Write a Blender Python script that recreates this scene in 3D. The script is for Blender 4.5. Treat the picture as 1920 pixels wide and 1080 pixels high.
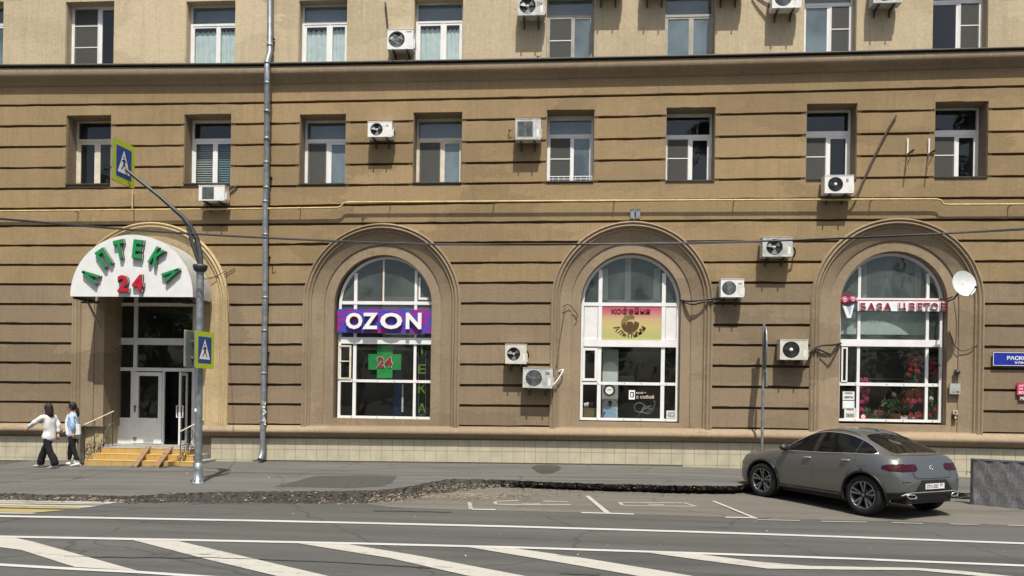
import bpy, bmesh, math, random
import numpy as np
from mathutils import Vector, Matrix

for o in list(bpy.data.objects):
    bpy.data.objects.remove(o)
sc = bpy.context.scene
COL = sc.collection
rnd = random.Random(7)
R = math.radians

# ------------------------------------------------------------------ camera
FPX, CXP, YH = 1387.0, 960.0, 750.0          # focal length (photo pixels), centre column, horizon row
TH, RO = R(4.2), 0.0155                      # yaw away from the facade normal, camera roll
DIST = 20.0
RF = Vector((math.cos(TH), math.sin(TH), 0)); FW = Vector((-math.sin(TH), math.cos(TH), 0)); UP = Vector((0, 0, 1))
IX = RF * math.cos(RO) + UP * (-math.sin(RO)) * -1
IX = RF * math.cos(RO) + UP * math.sin(RO)
IY = RF * -math.sin(RO) + UP * math.cos(RO)

def ray(px, py):
    return FW + IX * ((px - CXP) / FPX) + IY * ((YH - py) / FPX)
_r = ray(960, 870)
EYE = Vector((0, -DIST, 0)); EYE.z = -_r.z * DIST / _r.y     # the wall foot below the picture centre is z = 0

cam_d = bpy.data.cameras.new('camera')
cam = bpy.data.objects.new('camera', cam_d); COL.objects.link(cam)
cam_d.sensor_width = 36; cam_d.lens = FPX / 1920 * 36
cam_d.shift_y = (YH - 540) / 1920
cam_d.clip_start = .1; cam_d.clip_end = 800
mw = Matrix.Identity(4)
for i, v in enumerate((IX, IY, -FW)):
    for k in range(3): mw[k][i] = v[k]
mw.translation = EYE
cam.matrix_world = mw
sc.camera = cam

# ------------------------------------------------------------------ light
SUN = Vector((.20, -1.0, 2.05)).normalized()
w = bpy.data.worlds.new('World'); sc.world = w; w.use_nodes = True
nt = w.node_tree
sky = nt.nodes.new('ShaderNodeTexSky'); sky.sky_type = 'NISHITA'; sky.sun_disc = False
sky.sun_elevation = math.asin(SUN.z); sky.sun_rotation = math.atan2(SUN.x, SUN.y)
sky.air_density = 1.0; sky.dust_density = 4.0; sky.ozone_density = 1.0
nt.links.new(sky.outputs[0], nt.nodes['Background'].inputs[0])
nt.nodes['Background'].inputs[1].default_value = .105
sd = bpy.data.lights.new('sun', 'SUN'); sd.energy = 5.0; sd.angle = R(.53); sd.color = (1, .955, .87)
so = bpy.data.objects.new('sun', sd); COL.objects.link(so)
so.rotation_euler = (-SUN).to_track_quat('-Z', 'Y').to_euler(); so.location = (5, -30, 40)
sc.view_settings.view_transform = 'Standard'; sc.view_settings.look = 'None'
sc.view_settings.gamma = 1; sc.view_settings.use_curve_mapping = False
sc.view_settings.exposure = 0.10
sc.render.engine = 'CYCLES'
sc.cycles.max_bounces = 8; sc.cycles.transparent_max_bounces = 16
sc.cycles.caustics_reflective = False; sc.cycles.caustics_refractive = False

# ------------------------------------------------------------------ measuring helpers
def F(px, py, d=0.0):
    """point seen at a photo pixel on the plane d metres in front of the facade (facade plane is y = 0)"""
    r = ray(px, py); return EYE + r * ((-d - EYE.y) / r.y)
def fx(px, py=500, d=0.0): return F(px, py, d).x
def fz(py, px, d=0.0): return F(px, py, d).z
ZR = -0.31
def G(px, py, z=ZR):
    r = ray(px, py); return EYE + r * ((z - EYE.z) / r.z)
_wb = [(-300, 857), (0, 861.5), (480, 865), (960, 870), (1280, 874.5), (1600, 885), (1850, 896), (2300, 912)]
_wbx = [F(a, b).x for a, b in _wb]; _wbz = [F(a, b).z for a, b in _wb]
def zs(x, y):
    """height of the pavement: falls gently to the road"""
    return float(np.interp(x, _wbx, _wbz)) + .026 * min(0, y)
def bayz(x, y):
    """the parking bays rise a little from the road to the broken edge"""
    return ZR + .055 * min(1, max(0, (y + 5.9) / 1.8)) * min(1, max(0, (x + 3.4) / 1.6))
def GB(px, py, up=0.):
    p = G(px, py)
    for _ in range(8): p = G(px, py, bayz(p.x, p.y) + up)
    return p
def S(px, py):
    z = 0
    for _ in range(12):
        p = G(px, py, z); z = zs(p.x, p.y)
    return p

# ------------------------------------------------------------------ materials
MATS = {}
def nodes_of(name):
    m = bpy.data.materials.new(name); m.use_nodes = True
    t = m.node_tree; b = t.nodes['Principled BSDF']; return m, t, b
def N(t, typ, **kw):
    n = t.nodes.new(typ)
    for k, v in kw.items():
        if k.startswith('i_'):
            key = k[2:]; key = int(key) if key.isdigit() else key
            n.inputs[key].default_value = v
        else: setattr(n, k, v)
    return n
def c4(c): return (c[0], c[1], c[2], 1)
def mixc(t, fac, a, b, blend='MIX'):
    n = N(t, 'ShaderNodeMix', data_type='RGBA', blend_type=blend)
    for sock, v in ((n.inputs[0], fac), (n.inputs[6], a), (n.inputs[7], b)):
        if hasattr(v, 'is_output'): t.links.new(v, sock)
        elif isinstance(v, (int, float)): sock.default_value = v
        else: sock.default_value = c4(v)
    return n.outputs[2]
def ramp(t, fac, lo, hi, a=0., b=1.):
    n = N(t, 'ShaderNodeMapRange'); n.inputs[1].default_value = lo; n.inputs[2].default_value = hi
    n.inputs[3].default_value = a; n.inputs[4].default_value = b
    t.links.new(fac, n.inputs[0]); return n.outputs[0]
def coords(t, scale=(1, 1, 1), obj=False):
    if obj:
        src = N(t, 'ShaderNodeTexCoord').outputs['Object']
    else:
        src = N(t, 'ShaderNodeNewGeometry').outputs['Position']
    mp = N(t, 'ShaderNodeMapping'); mp.inputs['Scale'].default_value = scale
    t.links.new(src, mp.inputs[0]); return mp.outputs[0]
def noise(t, vec, scale, detail=4, rough=.55, dist=0.):
    n = N(t, 'ShaderNodeTexNoise'); n.inputs['Scale'].default_value = scale
    n.inputs['Detail'].default_value = detail; n.inputs['Roughness'].default_value = rough
    n.inputs['Distortion'].default_value = dist
    t.links.new(vec, n.inputs['Vector']); return n.outputs['Fac']
def bump(t, b, h, strength=.3, dist=.01):
    n = N(t, 'ShaderNodeBump'); n.inputs['Strength'].default_value = strength; n.inputs['Distance'].default_value = dist
    t.links.new(h, n.inputs['Height']); t.links.new(n.outputs[0], b.inputs['Normal'])

def M(name, col, rough=.6, metal=0., var=.12, scale=6., bmp=0., bscale=60., spec=.5, obj=False):
    if name in MATS: return MATS[name]
    m, t, b = nodes_of(name)
    v = coords(t, obj=obj)
    f = noise(t, v, scale, 5)
    f2 = noise(t, v, scale * 9, 3)
    dark = [c * (1 - var * 1.6) for c in col]; lite = [min(1, c * (1 + var)) for c in col]
    c = mixc(t, ramp(t, f, .3, .7), dark, lite)
    c = mixc(t, ramp(t, f2, .35, .75, 0, .35), c, [x * (1 - var * 1.5) for x in col])
    t.links.new(c, b.inputs['Base Color'])
    t.links.new(ramp(t, f, .3, .7, max(0, rough - .08), min(1, rough + .08)), b.inputs['Roughness'])
    b.inputs['Metallic'].default_value = metal; b.inputs['Specular IOR Level'].default_value = spec
    if bmp: bump(t, b, noise(t, v, bscale, 4), bmp, .01)
    MATS[name] = m; return m

def stucco(name, col, col2, grain=.5, streak=.35, rnd_amt=.12):
    m, t, b = nodes_of(name)
    v = coords(t)
    vs = coords(t, (2.2, 2.2, .16))
    big = noise(t, v, .55, 5, .6)
    mid = noise(t, v, 3.2, 6, .65)
    st = noise(t, vs, 3.0, 5, .6)
    fine = noise(t, v, 55, 3, .6)
    oi = N(t, 'ShaderNodeObjectInfo').outputs['Random']
    c = mixc(t, ramp(t, big, .34, .66), col, col2)
    c = mixc(t, ramp(t, mid, .42, .72, 0, .35), c, [x * 1.18 for x in col])
    c = mixc(t, ramp(t, st, .5, .75, 0, streak), c, [x * .62 for x in col])
    vo = N(t, 'ShaderNodeTexVoronoi', feature='F1'); vo.inputs['Scale'].default_value = .55; vo.inputs['Randomness'].default_value = 1
    pv = coords(t, (.6, .6, 1.6)); pn = N(t, 'ShaderNodeTexNoise'); pn.inputs['Scale'].default_value = 2.6; pn.inputs['Detail'].default_value = 6; pn.inputs['Roughness'].default_value = .7
    t.links.new(pv, pn.inputs['Vector']); pm_ = N(t, 'ShaderNodeMix', data_type='VECTOR'); pm_.inputs[0].default_value = .55
    t.links.new(pv, pm_.inputs[4]); t.links.new(pn.outputs['Color'], pm_.inputs[5])
    sc_ = N(t, 'ShaderNodeVectorMath', operation='SCALE'); sc_.inputs['Scale'].default_value = 2.2; t.links.new(pm_.outputs[1], sc_.inputs[0]); t.links.new(sc_.outputs[0], vo.inputs['Vector'])
    sep = N(t, 'ShaderNodeSeparateColor'); t.links.new(vo.outputs['Color'], sep.inputs[0])
    c = mixc(t, ramp(t, sep.outputs[0], .5, .95, 0, .45), c, [x * 1.25 for x in col])          # old repair patches
    c = mixc(t, ramp(t, sep.outputs[1], .5, .95, 0, .42), c, [x * .70 for x in col2])
    thin = noise(t, coords(t, (9, 9, .35)), 1.6, 4, .6)
    c = mixc(t, ramp(t, thin, .54, .70, 0, streak * .8), c, [x * .60 for x in col])                   # rain streaks
    c = mixc(t, ramp(t, noise(t, coords(t, (6, 6, .5)), 1.2, 4, .6), .6, .78, 0, .3), c, [min(1, x * 1.4) for x in col])
    c = mixc(t, ramp(t, fine, .35, .68, 0, grain * .55), c, [x * .62 for x in col2])
    mot = noise(t, coords(t, (1, 1, 1.3)), 11, 5, .7)
    c = mixc(t, ramp(t, mot, .5, .72, 0, .32), c, [x * .70 for x in col2])
    c = mixc(t, ramp(t, mot, .5, .30, 0, .28), c, [min(1, x * 1.22) for x in col])
    c = mixc(t, ramp(t, oi, 0, 1, 0, rnd_amt * 2), c, [x * .72 for x in col2])
    t.links.new(c, b.inputs['Base Color']); b.inputs['Roughness'].default_value = .93
    b.inputs['Specular IOR Level'].default_value = .15
    h = N(t, 'ShaderNodeMath', operation='ADD'); t.links.new(fine, h.inputs[0]); t.links.new(noise(t, v, 9, 4), h.inputs[1])
    bump(t, b, h.outputs[0], .55, .012)
    MATS[name] = m; return m

stucco('stucco_upper', (.58, .482, .325), (.50, .413, .275), .6, .45, 0)
stucco('stucco_ochre', (.395, .287, .157), (.305, .222, .124), .6, .55, .2)
stucco('stucco_brown', (.322, .246, .162), (.258, .195, .128), .5, .55, .2)
stucco('stucco_trim', (.352, .273, .182), (.288, .222, .148), .4, .5, .1)
stucco('stucco_cream', (.60, .47, .27), (.48, .37, .21), .4, .6, .1)
M('tile_beige', (.52, .475, .345), .45, var=.1, scale=2.5)
M('tile_joint', (.16, .145, .11), .9)
M('white_plastic', (.80, .80, .77), .35, var=.05, scale=5)
M('white_frame', (.84, .84, .82), .35, var=.05, scale=3)
M('cream_frame', (.72, .66, .52), .5, var=.12, scale=4)
M('grey_frame', (.40, .38, .33), .6, var=.15, scale=4)
M('plastic_yellowed', (.66, .64, .55), .45, var=.12, scale=5)
M('plastic_grimy', (.55, .55, .52), .5, var=.22, scale=7)
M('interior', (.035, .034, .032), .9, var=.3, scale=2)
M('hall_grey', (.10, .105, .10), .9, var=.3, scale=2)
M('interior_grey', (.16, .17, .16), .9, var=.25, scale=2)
M('flashing', (.055, .05, .042), .6, var=.3)
M('galvanised', (.30, .325, .34), .45, .55, var=.18, scale=7)
M('dark_steel', (.075, .08, .085), .5, .4, var=.25)
M('black_plastic', (.02, .02, .021), .5, var=.3)
M('black_rubber', (.013, .013, .013), .8, var=.3)
M('rust', (.10, .065, .048), .8, var=.35, scale=12)
M('pipe_yellow', (.62, .48, .22), .5, var=.2, scale=5)
M('green_letter', (.015, .26, .085), .35, var=.08)
M('green_side', (.022, .05, .03), .5)
M('red_letter', (.50, .015, .035), .35, var=.08)
M('white_paint', (.78, .79, .77), .45, var=.06, scale=3)
M('grey_sheet', (.42, .42, .39), .6, var=.12)
M('sign_yellow', (.50, .58, .03), .45, var=.05)
M('sign_blue', (.02, .07, .30), .4, var=.08)
M('sign_white', (.85, .85, .83), .4, var=.03)
M('sign_back', (.24, .27, .26), .5, .3, var=.15)
M('street_blue', (.012, .03, .33), .4, var=.06)
M('pink_sign', (.62, .04, .12), .45, var=.1)
M('skin', (.58, .33, .23), .5, var=.06, scale=20)
M('skin_lip', (.42, .13, .12), .5)
M('eye', (.03, .02, .02), .2)
M('hair_brown', (.026, .012, .009), .7, var=.35, scale=40)
M('hair_black', (.008, .006, .006), .7, var=.35, scale=40)
M('cloth_white', (.72, .71, .69), .9, var=.06, scale=10, bmp=.3, bscale=18)
M('cloth_blue', (.36, .50, .74), .9, var=.1, scale=10, bmp=.3, bscale=18)
M('cloth_black', (.006, .006, .0065), .9, var=.3, scale=10, bmp=.3, bscale=18)
M('shoe_white', (.74, .72, .70), .6, var=.08)
M('shoe_grey', (.45, .46, .47), .6, var=.08)
M('curtain_white', (.80, .88, .90), .9, var=.1, scale=5)
M('curtain_green', (.10, .17, .15), .9, var=.3, scale=5)
M('blind_grey', (.34, .36, .33), .7, var=.1)
M('blind_teal', (.13, .23, .25), .7, var=.1)
M('wood_brown', (.29, .18, .105), .6, var=.25, scale=8)
M('step_edge', (.33, .32, .29), .8, var=.2)
M('cross_green', (.015, .36, .08), .4, var=.12)
M('lime', (.14, .30, .02), .5)
M('cloth_drape', (.04, .11, .42), .7, var=.3, scale=6)
M('leaf', (.035, .085, .03), .6, var=.4, scale=9)
M('flower_red', (.50, .012, .02), .6, var=.35, scale=14)
M('flower_pink', (.55, .03, .17), .6, var=.35, scale=14)
M('flower_orange', (.46, .09, .02), .6, var=.35, scale=14)
M('basket', (.30, .15, .06), .7, var=.3, scale=14)
M('paper', (.74, .74, .70), .8, var=.05)
M('ink', (.03, .03, .03), .8)
M('brown_ink', (.10, .045, .012), .7, var=.1)
M('maroon', (.22, .008, .03), .6)
M('gold_ink', (.20, .15, .05), .6)
M('cream_ink', (.72, .58, .46), .6)
M('asphalt_fresh', (.050, .044, .037), .9, var=.4, scale=14, bmp=.6, bscale=80)
M('stone', (.27, .225, .165), .9, var=.5, scale=7)
M('chrome', (.86, .87, .88), .28, .9, var=.04)
M('chrome_satin', (.36, .37, .38), .32, .9, var=.1)
M('lamp_red', (.045, .002, .005), .12, var=.1)
M('disc', (.32, .32, .33), .4, 1.)
M('bark', (.10, .075, .05), .9, var=.3, scale=10, bmp=.6, bscale=20)
M('dark_glass_plain', (.012, .013, .014), .04, var=.0)
M('dish_white', (.66, .68, .67), .45, var=.08, scale=14)

def steps_tile():
    m, t, b = nodes_of('step_tile'); v = coords(t)
    c = mixc(t, ramp(t, noise(t, v, 4, 5), .35, .65), (.52, .27, .03), (.52, .36, .13))
    c = mixc(t, ramp(t, noise(t, v, 30, 5, .7), .46, .60, 0, .85), c, (.42, .32, .17))
    oi = N(t, 'ShaderNodeObjectInfo').outputs['Random']
    c = mixc(t, ramp(t, oi, 0, 1, 0, .45), c, (.48, .34, .12))
    t.links.new(c, b.inputs['Base Color']); b.inputs['Roughness'].default_value = .7; MATS['step_tile'] = m
steps_tile()

def glass(name, tint, base, wob=.02, extra=None):
    m, t, b = nodes_of(name); t.nodes.remove(b); out = t.nodes['Material Output']
    tr = N(t, 'ShaderNodeBsdfTransparent'); tr.inputs[0].default_value = c4(tint)
    gl = N(t, 'ShaderNodeBsdfGlossy'); gl.inputs['Roughness'].default_value = .015
    lw = N(t, 'ShaderNodeLayerWeight'); lw.inputs[0].default_value = .5
    f0 = ((base - 1) / (base + 1)) ** 2          # Schlick, the same from both sides of the pane
    pw = N(t, 'ShaderNodeMath', operation='POWER'); pw.inputs[1].default_value = 5; t.links.new(lw.outputs['Facing'], pw.inputs[0])
    fr = N(t, 'ShaderNodeMath', operation='MULTIPLY_ADD'); fr.inputs[1].default_value = 1 - f0; fr.inputs[2].default_value = f0
    t.links.new(pw.outputs[0], fr.inputs[0])
    mx = N(t, 'ShaderNodeMixShader')
    bp = N(t, 'ShaderNodeBump'); bp.inputs['Strength'].default_value = wob; bp.inputs['Distance'].default_value = .3
    t.links.new(noise(t, coords(t), 1.3, 2), bp.inputs['Height']); t.links.new(bp.outputs[0], gl.inputs['Normal'])
    t.links.new(fr.outputs[0], mx.inputs[0]); t.links.new(tr.outputs[0], mx.inputs[1]); t.links.new(gl.outputs[0], mx.inputs[2])
    sh = mx.outputs[0]
    if extra:       # a diffuse film: dust on glass_dusty, elsewhere a greyer sky reflection painted in
        df = N(t, 'ShaderNodeBsdfDiffuse'); df.inputs[0].default_value = c4(extra[0])
        m2 = N(t, 'ShaderNodeMixShader'); t.links.new(ramp(t, noise(t, coords(t, (1, 1, .7)), .9, 4), .35, .65, extra[1] * .25, extra[1] * 1.1), m2.inputs[0])
        t.links.new(sh, m2.inputs[1]); t.links.new(df.outputs[0], m2.inputs[2]); sh = m2.outputs[0]
    t.links.new(sh, out.inputs[0]); MATS[name] = m
glass('glass_clear', (.90, .93, .92), 1.55, .02, ((.42, .46, .44), .012))
glass('glass_flat', (.75, .8, .8), 1.9, .04, ((.40, .52, .57), .34))  # blue-grey film paints a pale sky reflection into the pane
glass('glass_dusty', (.86, .90, .88), 1.6, .02, ((.45, .52, .49), .10))
glass('glass_car', (.10, .11, .11), 1.6, 0)

def screen():
    m, t, b = nodes_of('mosquito_mesh'); out = t.nodes['Material Output']
    b.inputs['Base Color'].default_value = (.11, .11, .10, 1); b.inputs['Roughness'].default_value = .9
    tr = N(t, 'ShaderNodeBsdfTransparent'); mx = N(t, 'ShaderNodeMixShader'); mx.inputs[0].default_value = .5
    t.links.new(tr.outputs[0], mx.inputs[1]); t.links.new(b.outputs[0], mx.inputs[2]); t.links.new(mx.outputs[0], out.inputs[0])
    MATS['mosquito_mesh'] = m
screen()

def asphalt(name, col, patch, seed):
    m, t, b = nodes_of(name); v = coords(t); vx = coords(t, (.09, 1.0, 1))
    grit = noise(t, v, 140, 2, .7); big = noise(t, v, .5, 5, .6); lanes = noise(t, vx, 1.6 + seed, 5, .65); mid = noise(t, v, 6, 6, .7)
    c = mixc(t, ramp(t, lanes, .36, .64), [x * .66 for x in col], [x * 1.22 for x in col])
    c = mixc(t, ramp(t, noise(t, coords(t, (.25, 9, 1)), 1.3, 5, .7), .5, .72, 0, .4), c, [x * 1.45 for x in col])
    c = mixc(t, ramp(t, big, .4, .7, 0, .5), c, patch)
    c = mixc(t, ramp(t, mid, .5, .75, 0, .35), c, [x * .7 for x in col])
    c = mixc(t, ramp(t, grit, .4, .75, 0, .5), c, [x * 1.9 for x in col])
    # thin cracks
    vo = N(t, 'ShaderNodeTexVoronoi', feature='DISTANCE_TO_EDGE'); vo.inputs['Scale'].default_value = .38
    t.links.new(v, vo.inputs['Vector'])
    wob = N(t, 'ShaderNodeMix', data_type='VECTOR'); nz = N(t, 'ShaderNodeTexNoise'); nz.inputs['Scale'].default_value = 1.5
    t.links.new(v, nz.inputs['Vector']); wob.inputs[0].default_value = .35
    t.links.new(v, wob.inputs[4]); t.links.new(nz.outputs['Color'], wob.inputs[5]); t.links.new(wob.outputs[1], vo.inputs['Vector'])
    crack = ramp(t, vo.outputs['Distance'], .002, .008, .4, 0)
    c = mixc(t, crack, c, [x * .35 for x in col])
    t.links.new(c, b.inputs['Base Color']); b.inputs['Roughness'].default_value = .92; b.inputs['Specular IOR Level'].default_value = .2
    bump(t, b, grit, .6, .008); MATS[name] = m
asphalt('asphalt_road', (.080, .080, .075), (.098, .097, .090), 0)
asphalt('asphalt_walk', (.108, .106, .097), (.125, .121, .110), .7)
asphalt('asphalt_bay', (.122, .114, .098), (.14, .129, .109), .3)

def road_paint(name, col, wear):
    m, t, b = nodes_of(name); v = coords(t); vx = coords(t, (.3, 1, 1))
    a = noise(t, vx, 5, 6, .75); g = noise(t, v, 70, 3, .7)
    c = mixc(t, ramp(t, a, .35, .65), [x * .82 for x in col], col)
    c = mixc(t, ramp(t, a, wear - .06, wear + .08, 0, .85), c, (.085, .083, .078))
    c = mixc(t, ramp(t, g, .52, .75, 0, .45), c, (.10, .098, .09))
    t.links.new(c, b.inputs['Base Color']); b.inputs['Roughness'].default_value = .8; MATS[name] = m
road_paint('road_white', (.47, .455, .40), .60)
road_paint('road_line', (.52, .51, .48), .68)
road_paint('road_worn', (.38, .36, .31), .58)
road_paint('road_yellow', (.36, .30, .11), .60)

def banner():
    m, t, b = nodes_of('banner_print'); v = coords(t, (1, 1, 1))
    wv = N(t, 'ShaderNodeTexNoise'); wv.inputs['Scale'].default_value = 2.2; wv.inputs['Detail'].default_value = 1; wv.inputs['Distortion'].default_value = 2.6
    mp = N(t, 'ShaderNodeMapping'); mp.inputs['Rotation'].default_value = (0, R(35), 0); mp.inputs['Scale'].default_value = (.45, 1, 1.6)
    t.links.new(v, mp.inputs[0]); t.links.new(mp.outputs[0], wv.inputs['Vector'])
    cr = N(t, 'ShaderNodeValToRGB'); e = cr.color_ramp
    e.elements[0].position = .36; e.elements[0].color = (.03, .05, .42, 1)
    e.elements[1].position = .66; e.elements[1].color = (.42, .01, .16, 1)
    for p, c in ((.45, (.06, .09, .5)), (.49, (.16, .02, .26)), (.55, (.30, .02, .25)), (.59, (.08, .05, .42))):
        k = e.elements.new(p); k.color = c4(c)
    t.links.new(wv.outputs['Fac'], cr.inputs[0]); t.links.new(cr.outputs[0], b.inputs['Base Color']); b.inputs['Roughness'].default_value = .4
    MATS['banner_print'] = m
banner()
def cafe_print():
    m, t, b = nodes_of('cafe_print')
    tc = N(t, 'ShaderNodeTexCoord'); sx = N(t, 'ShaderNodeSeparateXYZ'); t.links.new(tc.outputs['Generated'], sx.inputs[0])
    nz = noise(t, coords(t, (.4, 1, 6)), 3, 3)
    ad = N(t, 'ShaderNodeMath', operation='MULTIPLY_ADD'); ad.inputs[1].default_value = .16
    t.links.new(nz, ad.inputs[0]); t.links.new(sx.outputs[2], ad.inputs[2])
    cr = N(t, 'ShaderNodeValToRGB'); e = cr.color_ramp
    e.elements[0].position = .1; e.elements[0].color = (.42, .42, .16, 1)
    e.elements[1].position = 1.0; e.elements[1].color = (.52, .10, .14, 1)
    for p, c in ((.5, (.54, .47, .18)), (.68, (.56, .40, .20)), (.88, (.52, .20, .19))):
        k = e.elements.new(p); k.color = c4(c)
    t.links.new(ad.outputs[0], cr.inputs[0]); t.links.new(cr.outputs[0], b.inputs['Base Color']); b.inputs['Roughness'].default_value = .5
    MATS['cafe_print'] = m
cafe_print()
def barrier_mat():
    m, t, b = nodes_of('scuffed_metal'); v = coords(t); vs = coords(t, (4, 4, .7))
    c = mixc(t, ramp(t, noise(t, v, 4, 6, .7), .35, .65), (.115, .115, .118), (.175, .175, .178))
    c = mixc(t, ramp(t, noise(t, vs, 9, 6, .8), .52, .62, 0, .75), c, (.30, .31, .32))
    c = mixc(t, ramp(t, noise(t, v, 60, 4, .8), .58, .72, 0, .9), c, (.50, .51, .52))
    t.links.new(c, b.inputs['Base Color']); b.inputs['Roughness'].default_value = .6; b.inputs['Metallic'].default_value = .25
    bump(t, b, noise(t, v, 26, 5), .6, .01); MATS['scuffed_metal'] = m
barrier_mat()
def car_paint():
    m, t, b = nodes_of('car_paint')
    fl = noise(t, coords(t, obj=True), 900, 1)
    t.links.new(mixc(t, ramp(t, fl, .3, .7), (.185, .187, .175), (.245, .247, .233)), b.inputs['Base Color'])
    b.inputs['Metallic'].default_value = .75; b.inputs['Roughness'].default_value = .33
    b.inputs['Coat Weight'].default_value = .8; b.inputs['Coat Roughness'].default_value = .06; MATS['car_paint'] = m
car_paint()

# ------------------------------------------------------------------ geometry helpers
class MB:
    """collects shapes and links them as ONE mesh object"""
    def __init__(s): s.v = []; s.f = []; s.m = []; s.mats = []; s.sm = []
    def _mi(s, mat):
        if mat not in s.mats: s.mats.append(mat)
        return s.mats.index(mat)
    def add(s, vs, fs, mat, smooth=False):
        o = len(s.v); i = s._mi(mat)
        s.v += [tuple(p) for p in vs]
        for f in fs: s.f.append(tuple(o + k for k in f)); s.m.append(i); s.sm.append(smooth)
        return s
    def box(s, a, b, mat):
        x0, x1 = sorted((a[0], b[0])); y0, y1 = sorted((a[1], b[1])); z0, z1 = sorted((a[2], b[2]))
        return s.add([(x0, y0, z0), (x1, y0, z0), (x1, y1, z0), (x0, y1, z0), (x0, y0, z1), (x1, y0, z1), (x1, y1, z1), (x0, y1, z1)],
                     [(3, 2, 1, 0), (4, 5, 6, 7), (0, 1, 5, 4), (1, 2, 6, 5), (2, 3, 7, 6), (3, 0, 4, 7)], mat)
    def fb(s, x0, x1, z0, z1, d0, d1, mat):      # facade box: d = distance in front of the wall plane
        return s.box((x0, -d0, z0), (x1, -d1, z1), mat)
    def hexa(s, bot, top, mat):
        vs = list(bot) + list(top); n = len(bot)
        fs = [tuple(range(n))[::-1], tuple(range(n, 2 * n))] + [(i, (i + 1) % n, n + (i + 1) % n, n + i) for i in range(n)]
        return s.add(vs, fs, mat)
    def prism(s, pts, d0, d1, mat, side=None, smooth=False):   # polygon of (x, z), counter-clockwise seen from the street, from depth d0 (back) to d1 (front)
        n = len(pts); vs = [(x, -d0, z) for x, z in pts] + [(x, -d1, z) for x, z in pts]
        s.add(vs, [tuple(range(n, 2 * n)), tuple(range(n))[::-1]], mat)
        s.add(vs, [(i, (i + 1) % n, n + (i + 1) % n, n + i) for i in range(n)], side or mat, smooth)
        return s
    def tube(s, path, r, mat, n=8, closed=False, caps=True):
        P = [Vector(p) for p in path]; rs = r if isinstance(r, (list, tuple)) else [r] * len(P)
        vs = []; fs = []; prev = None
        for i, p in enumerate(P):
            if closed: tg = P[(i + 1) % len(P)] - P[i - 1]
            else: tg = P[min(i + 1, len(P) - 1)] - P[max(i - 1, 0)]
            tg.normalize()
            if prev is None:
                a = Vector((0, 0, 1)) if abs(tg.z) < .9 else Vector((1, 0, 0)); prev = a.cross(tg).normalized()
            u = (prev - tg * prev.dot(tg)).normalized(); prev = u; q = tg.cross(u)
            for k in range(n):
                an = 2 * math.pi * k / n; vs.append(p + (u * math.cos(an) + q * math.sin(an)) * rs[i])
        L = len(P)
        for i in range(L if closed else L - 1):
            for k in range(n):
                j = (i + 1) % L; fs.append((i * n + k, i * n + (k + 1) % n, j * n + (k + 1) % n, j * n + k))
        s.add(vs, fs, mat, True)
        if caps and not closed: s.add(vs, [tuple(range(n))[::-1], tuple(range((L - 1) * n, L * n))], mat)
        return s
    def lathe(s, prof, mat, c=(0, 0, 0), axis='z', n=24, smooth=True, a0=0, a1=2 * math.pi):
        """prof: (radius, along)"""
        full = abs(a1 - a0 - 2 * math.pi) < 1e-6; cnt = n if full else n + 1; vs = []
        for r, h in prof:
            for k in range(cnt):
                an = a0 + (a1 - a0) * k / n; p = (r * math.cos(an), r * math.sin(an), h)
                if axis == 'y': p = (p[0], h, p[1])
                if axis == 'x': p = (h, p[0], p[1])
                vs.append((p[0] + c[0], p[1] + c[1], p[2] + c[2]))
        fs = []
        for i in range(len(prof) - 1):
            for k in range(n if full else n):
                k2 = (k + 1) % cnt; fs.append((i * cnt + k, i * cnt + k2, (i + 1) * cnt + k2, (i + 1) * cnt + k))
        return s.add(vs, fs, mat, smooth)
    def ball(s, c, r, mat, n=10, m=7):
        r = r if isinstance(r, (tuple, list)) else (r, r, r)
        prof = [(math.sin(math.pi * i / m), -math.cos(math.pi * i / m)) for i in range(m + 1)]
        vs = [(c[0] + r[0] * a * math.cos(2 * math.pi * k / n), c[1] + r[1] * a * math.sin(2 * math.pi * k / n), c[2] + r[2] * h) for a, h in prof for k in range(n)]
        return s.add(vs, [(i * n + k, i * n + (k + 1) % n, (i + 1) * n + (k + 1) % n, (i + 1) * n + k) for i in range(m) for k in range(n)], mat, True)
    def mesh(s, me, mat, mtx=None, smooth=False):
        mtx = mtx or Matrix.Identity(4)
        return s.add([mtx @ v.co for v in me.vertices], [tuple(p.vertices) for p in me.polygons], mat, smooth)
    def build(s, name, parent=None, local=False):
        """world coordinates unless local; a part is stored relative to its thing"""
        off = Vector((0, 0, 0))
        if parent is not None and not local:
            q = parent
            while q is not None: off += q.location; q = q.parent
        me = bpy.data.meshes.new(name)
        org = Vector((0, 0, 0))
        if not local and s.v:
            a = np.array(s.v, dtype=float); org = Vector(((a[:, 0].min() + a[:, 0].max()) / 2, (a[:, 1].min() + a[:, 1].max()) / 2, a[:, 2].min()))
        me.from_pydata([(p[0] - org.x, p[1] - org.y, p[2] - org.z) for p in s.v], [], s.f)
        for n_ in s.mats: me.materials.append(MATS[n_])
        me.polygons.foreach_set('material_index', s.m)
        me.polygons.foreach_set('use_smooth', s.sm)
        me.update()
        o = bpy.data.objects.new(name, me); COL.objects.link(o)
        o.location = org - off if not local else (0, 0, 0)
        if parent is not None: o.parent = parent
        return o

def tag(o, label, cat, group=None):
    o['label'] = label; o['category'] = cat
    if group: o['group'] = group
    return o
def thing(name, label, cat, loc, group=None, rz=0):
    o = bpy.data.objects.new(name, None); COL.objects.link(o); o.location = loc; o.rotation_euler = (0, 0, rz)
    o.empty_display_size = .2
    return tag(o, label, cat, group)
def structure(o, kind='structure'): o['kind'] = kind; return o

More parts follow.
